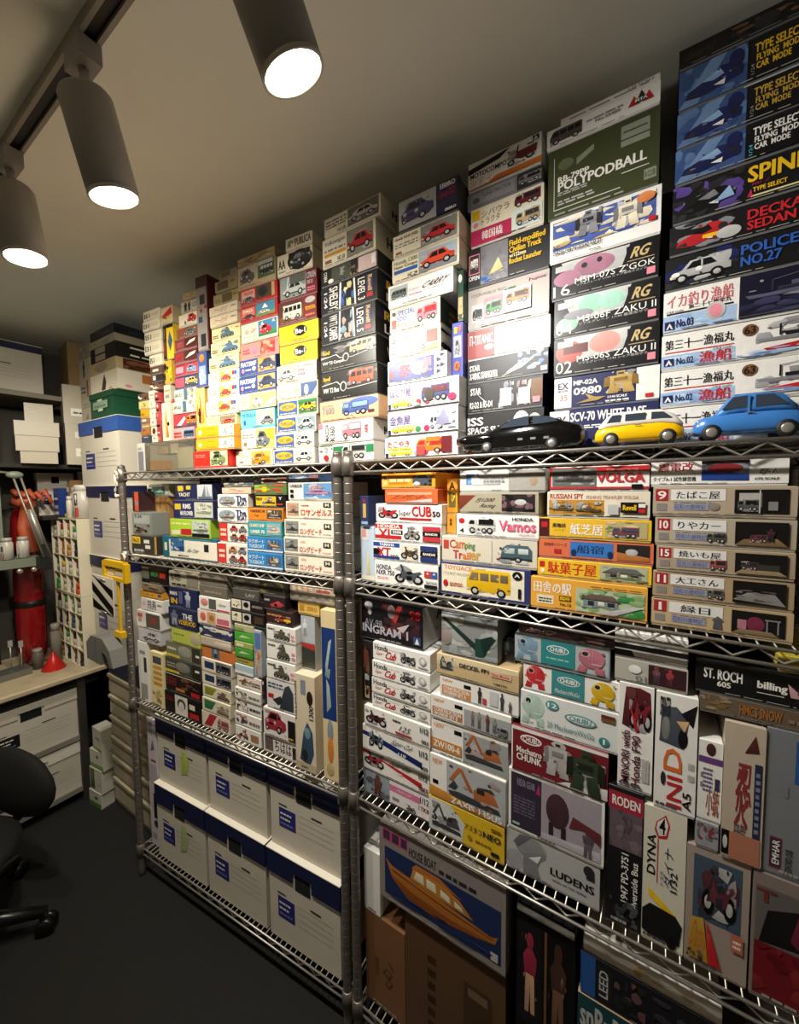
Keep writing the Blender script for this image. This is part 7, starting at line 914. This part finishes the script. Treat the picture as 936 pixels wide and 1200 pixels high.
obj('frame', fr, YEL, t); obj('inner_bar', MB().box(-.0755, .0755, .006, .014, .226, .232), YEL, t); obj('white_insert', MB().box(-.07, -.02, .007, .012, .2095, .2245).box(.0, .06, .007, .012, .234, .2435), FILEM, t); obj('stick', MB().box(.006, .017, .006, .014, .0, .1935), YEL, t); obj('foot', MB().box(-.018, .036, .0, .02, -.022, -.0002), YEL, t)
obj('hook_loop', MB().tube([(.07, .01, .268), (.075, .01, .29), (.06, .012, .30), (.045, .01, .295)], .004, 8), mat('white_loop', '#d8d0bc', 0.4), t)
t = thing('hazard_board', 'black and white striped hazard board on yellow stick', 'sign', (-1.792, .654, 1.052))
obj('board', MB().box(-.092, .088, 0, .004, 0, .148), FILEM, t)
st = []
for k in range(3):
    z = .185 - k * .066; pts = [(-.092, z), (.088, z - .082), (.088, z - .118), (-.092, z - .036)]; pts = [(x, min(.148, max(0, q))) for x, q in pts]; st.append((pts, 'k', 1 + k))
obj('stripe_print', print_mesh(st, -.0004), PRINT, t)
for zz in (.012, .138): obj('staple', MB().tube([(-.02, -.002, zz), (.03, -.002, zz - .002)], .002, 6), CHROME, t)
GRY = mat('grey_foam', '#6c6c66', 0.7)
t = thing('grey_saddle', 'grey curved foam saddle hanging under the yellow frame', 'saddle', (-1.765, .622, .880))
n = 10; outer = [(.11 * math.cos(math.pi * k / n * .62 + .55), .02 + .085 * math.sin(math.pi * k / n * .62 + .55)) for k in range(n + 1)]
sd = MB(); sd.grid([[(x, y0, z) for x, z in ((-.115, -.01), (-.115, .055), (-.07, .09), (.03, .095), (.085, .06), (.112, .0), (.085, -.002), (.06, .035), (.02, .045), (.01, -.01))] for y0 in (0, .05)], None, False); obj('pad', sd, GRY, t)
obj('strap', MB().box(-.03, -.026, -.001, .0505, -.0112, .0925), mat('grey_strap', '#54544e', 0.7), t)
# green and white little boxes on the floor beside the drawers
zz = 0.0
for i, (H, W, lab, ops) in enumerate(((.075, .1, 'white box with green lower edge on the floor', 'r 0 0 1 .3 #5a8a3a;r .5 .5 .7 .7 d'), (.115, .1, 'white box with dark slot, second up from floor', 'r .05 .1 .4 .95 #3a5a2c;r .6 .3 .9 .4 G'), (.09, .11, 'white box with green base, third up from floor', 'r 0 0 1 .25 #6a9a40;r .5 .6 .65 .75 k'), (.11, .09, 'white box tilted on top of green edged pile', 'r 0 0 1 .15 #6a9a40;l .3 .5 .8 .7 g 1'))):
    plain_box((-2.255 + .008 * i, .745 + .004 * i, zz), .12 - .1 * (i == 3), W, .06, H, '#d4d2c4', lab, 'box', 'green edged white boxes by the drawers', ops, 'filter_carton'); zz += H + .0005
# office chair, mostly in the dark
CHM = mat('black_fabric', '#100f0e', 0.85, 0, 0.3, 80); CHP = mat('black_nylon', '#0f0f10', 0.28)
t = thing('office_chair', 'black swivel chair in the dark at the bench', 'chair', (-1.93, .18, 0), .3)
st = MB(); st.ball((0, 0, .32), .23, .23, .045, 20, 8); obj('seat', st, CHM, t)
bk = MB(); bk.ball((.0, .25, .44), .2, .045, .13, 18, 10); obj('backrest', bk, CHM, t)
obj('back_bar', MB().tube([(0, .1, .29), (0, .25, .30), (0, .27, .41)], .016, 8), CHP, t); obj('column', MB().tube([(0, 0, .09), (0, 0, .29)], .022, 12), CHP, t)
for k in range(5):
    a = 2 * math.pi * k / 5 + .62; lg = obj('leg', MB().tube([(.02 * math.cos(a), .02 * math.sin(a), .1), (.16 * math.cos(a), .16 * math.sin(a), .098), (.3 * math.cos(a), .3 * math.sin(a), .075)], [.03, .025, .016], 8), CHP, t)
    for s in (-1, 1): obj('wheel', MB().lathe([(.003, -.009), (.026, -.009), (.029, 0), (.026, .009), (.003, .009)], 14, M=Matrix.Translation((.3 * math.cos(a), .3 * math.sin(a), .03)) @ Matrix.Rotation(a, 4, 'Z') @ Matrix.Translation((0, s * .014, 0)) @ Matrix.Rotation(math.pi / 2, 4, 'X')), CHP, lg)

# ------------------------------------------------------------------ toy cars along the top front edge of the right rack
GLASS = mat('tinted_window', '#3a4450', 0.12, coat=0.3); TYRE = mat('rubber_tyre', '#141414', 0.6); HUB = mat('silver_hub', '#c4c0b8', 0.25, 0.7)
def loft_car(u0, u1, d0, Wd, stations, bodym, label, cab=None, cabm=None, wins=(), wheels=(), wr=.012, extras=None, H=.05):
    L = (u1 - u0) / 1000; zA = TIER['A'] + .0285; o = ufr('R') @ Vector(((u0 + u1) / 2000, d0, zA))
    t = thing('toy_car', label, 'toy car', o, 0.0, 'toy cars on the top front edge')
    def ring(x, z0, z1, w0, w1):
        pts = []
        for k in range(16):
            a = 2 * math.pi * k / 16; cx, sx = math.cos(a), math.sin(a)
            ex = math.copysign(abs(cx) ** .42, cx); ez = math.copysign(abs(sx) ** .5, sx); f = (ez + 1) / 2; hw = w0 + (w1 - w0) * f
            pts.append((x * L - L / 2, Wd / 2 + hw * Wd / 2 * ex, (z0 + (z1 - z0) * f) * H))
        return pts
    b = MB(); b.grid([ring(*s) for s in stations], None, True); obj('body', b, bodym, t)
    if cab:
        c = MB(); c.grid([ring(*s) for s in cab], None, True); obj('cabin', c, cabm or bodym, t)
    for poly, y in wins:
        w = MB(); pts = [(x * L - L / 2, z * H) for x, z in poly]
        w.grid([[(x, y * Wd, z) for x, z in pts], [(x, y * Wd + .002, z) for x, z in pts]], None, False); obj('window', w, GLASS, t)
    for x in wheels:
        for yy in (.004, Wd - .004):
            M = Matrix.Translation((x * L - L / 2, yy, wr)) @ Matrix.Rotation(math.pi / 2, 4, 'X')
            q = obj('wheel', MB().lathe([(.002, -.0048), (wr * .8, -.0048), (wr, -.003), (wr, .003), (wr * .8, .0048), (.002, .0048)], 18, M=M), TYRE, t)
            s = 1 if yy < Wd / 2 else -1
            obj('hubcap', MB().lathe([(.001, s * .0062), (wr * .3, s * .006), (wr * .55, s * .0052), (wr * .62, s * .0045), (.001, s * .004)], 16, M=M), HUB, q)
    if extras: extras(t, L, Wd, H)
    return t
YM = mat('toy_yellow_paint', '#f0bd08', 0.22, coat=0.5); WM = mat('toy_white_paint', '#ece8dc', 0.25, coat=0.4); BM = mat('toy_blue_paint', '#3f7fc8', 0.25, coat=0.4); KM = mat('toy_black_gloss', '#08080a', 0.1, coat=0.8)
def yex(t, L, Wd, H):
    obj('bumper', MB().tube([(-L / 2 - .002, .006, .2 * H), (-L / 2 - .002, Wd - .006, .2 * H)], .002, 6), HUB, t); obj('bumper', MB().tube([(L / 2 + .001, .006, .25 * H), (L / 2 + .001, Wd - .006, .25 * H)], .002, 6), HUB, t)
    obj('headlight', MB().ball((-L / 2 + .006, .011, .42 * H), .004, .006, .005, 10, 6), HUB, t); obj('door_handle', MB().box(-.004, .006, -.0006, .0006, .55 * H, .57 * H), HUB, t)
loft_car(563, 694, .006, .052, [(0, .16, .42, .7, .6), (.03, .14, .52, .92, .85), (.12, .13, .58, .98, .93), (.4, .13, .62, 1, .95), (.75, .13, .62, 1, .95), (.9, .13, .56, .97, .9), (.98, .16, .46, .85, .75), (1, .2, .38, .7, .6)], YM, 'small yellow toy car with white roof on top shelf edge',
         [(.05, .5, .62, .9, .86), (.13, .5, .85, .95, .78), (.21, .52, .99, .985, .78), (.5, .55, 1.0, .985, .78), (.76, .55, .98, .985, .76), (.9, .52, .8, .94, .74), (.985, .45, .56, .86, .68)], WM,
         [([(.14, .68), (.21, .89), (.31, .89), (.31, .68)], .045), ([(.36, .69), (.36, .89), (.59, .89), (.59, .69)], .045), ([(.65, .69), (.65, .89), (.78, .87), (.87, .7)], .045)], (.2, .83), .012, yex, .060)
def bex(t, L, Wd, H):
    yex(t, L, Wd, H); obj('mirror_pillar', MB().box(-.0015, .0015, .0012, .0024, .55 * H, .92 * H), BM, t); obj('roof_skin', MB().box(-.12 * L, .3 * L, .2 * Wd, .8 * Wd, .985 * H, 1.0 * H), WM, t)
loft_car(706, 837, .006, .058, [(0, .18, .4, .7, .6), (.03, .15, .5, .92, .8), (.15, .13, .56, .98, .9), (.35, .13, .6, 1, .94), (.7, .13, .6, 1, .94), (.9, .13, .58, .97, .9), (.98, .16, .52, .85, .75), (1, .2, .42, .7, .6)], BM, 'sky blue toy saloon car at the top shelf right end',
         [(.2, .5, .6, .85, .75), (.33, .52, .93, .95, .78), (.42, .54, 1.0, .97, .8), (.68, .55, 1.0, .97, .8), (.8, .54, .93, .95, .78), (.93, .5, .64, .88, .74)], BM,
         [([(.26, .66), (.36, .91), (.51, .92), (.51, .66)], .04), ([(.56, .66), (.56, .92), (.71, .91), (.84, .68)], .04)], (.17, .83), .0125, bex, .070)
def kex(t, L, Wd, H):
    obj('nose_pod', MB().lathe([(.002, -.045 * 1), (.010, -.043), (.013, -.02), (.013, .03), (.008, .045), (.002, .046)], 16, M=Matrix.Translation((-L / 2 + .04, .012, .4 * H)) @ Matrix.Rotation(math.pi / 2, 4, 'Y')), KM, t)
    obj('intake', MB().lathe([(.001, 0), (.008, 0), (.0085, .004)], 14, M=Matrix.Translation((-L / 2 - .0055, .012, .4 * H)) @ Matrix.Rotation(math.pi / 2, 4, 'Y'), caps=False), BLACKM, t)
    obj('fin', MB().prism([(.1 * L, .6 * H), (.4 * L, .5 * H), (.44 * L, .62 * H), (.3 * L, .8 * H)], .008, .011), KM, t)
    for k in range(3): obj('vent', MB().box((.02 + .1 * k) * L, (.06 + .1 * k) * L, -.0008, .002, .3 * H, .36 * H), HUB, t)
loft_car(300, 545, .004, .078, [(0, .1, .45, .4, .3), (.04, .05, .6, .8, .6), (.2, .04, .62, .95, .85), (.35, .03, .72, 1, .9), (.6, .03, .8, 1, .9), (.85, .05, .78, 1, .85), (.96, .1, .66, .9, .7), (1, .2, .5, .7, .5)], KM, 'glossy black futuristic toy car, longest on top shelf edge',
         [(.3, .6, .7, .8, .7), (.42, .62, .92, .85, .66), (.55, .64, 1.0, .86, .62), (.72, .66, .96, .84, .62), (.86, .62, .76, .78, .6)], KM,
         [([(.36, .68), (.46, .9), (.6, .94), (.6, .7)], .062), ([(.63, .71), (.63, .93), (.76, .88), (.82, .74)], .062)], (.26, .78), .012, kex, .072)
# red hand tool tip resting on bench front: scraps
bake_texts()
for parent, let, y, M, nm in LATER: obj(nm, letter_mesh(let, y, M), INK, parent)
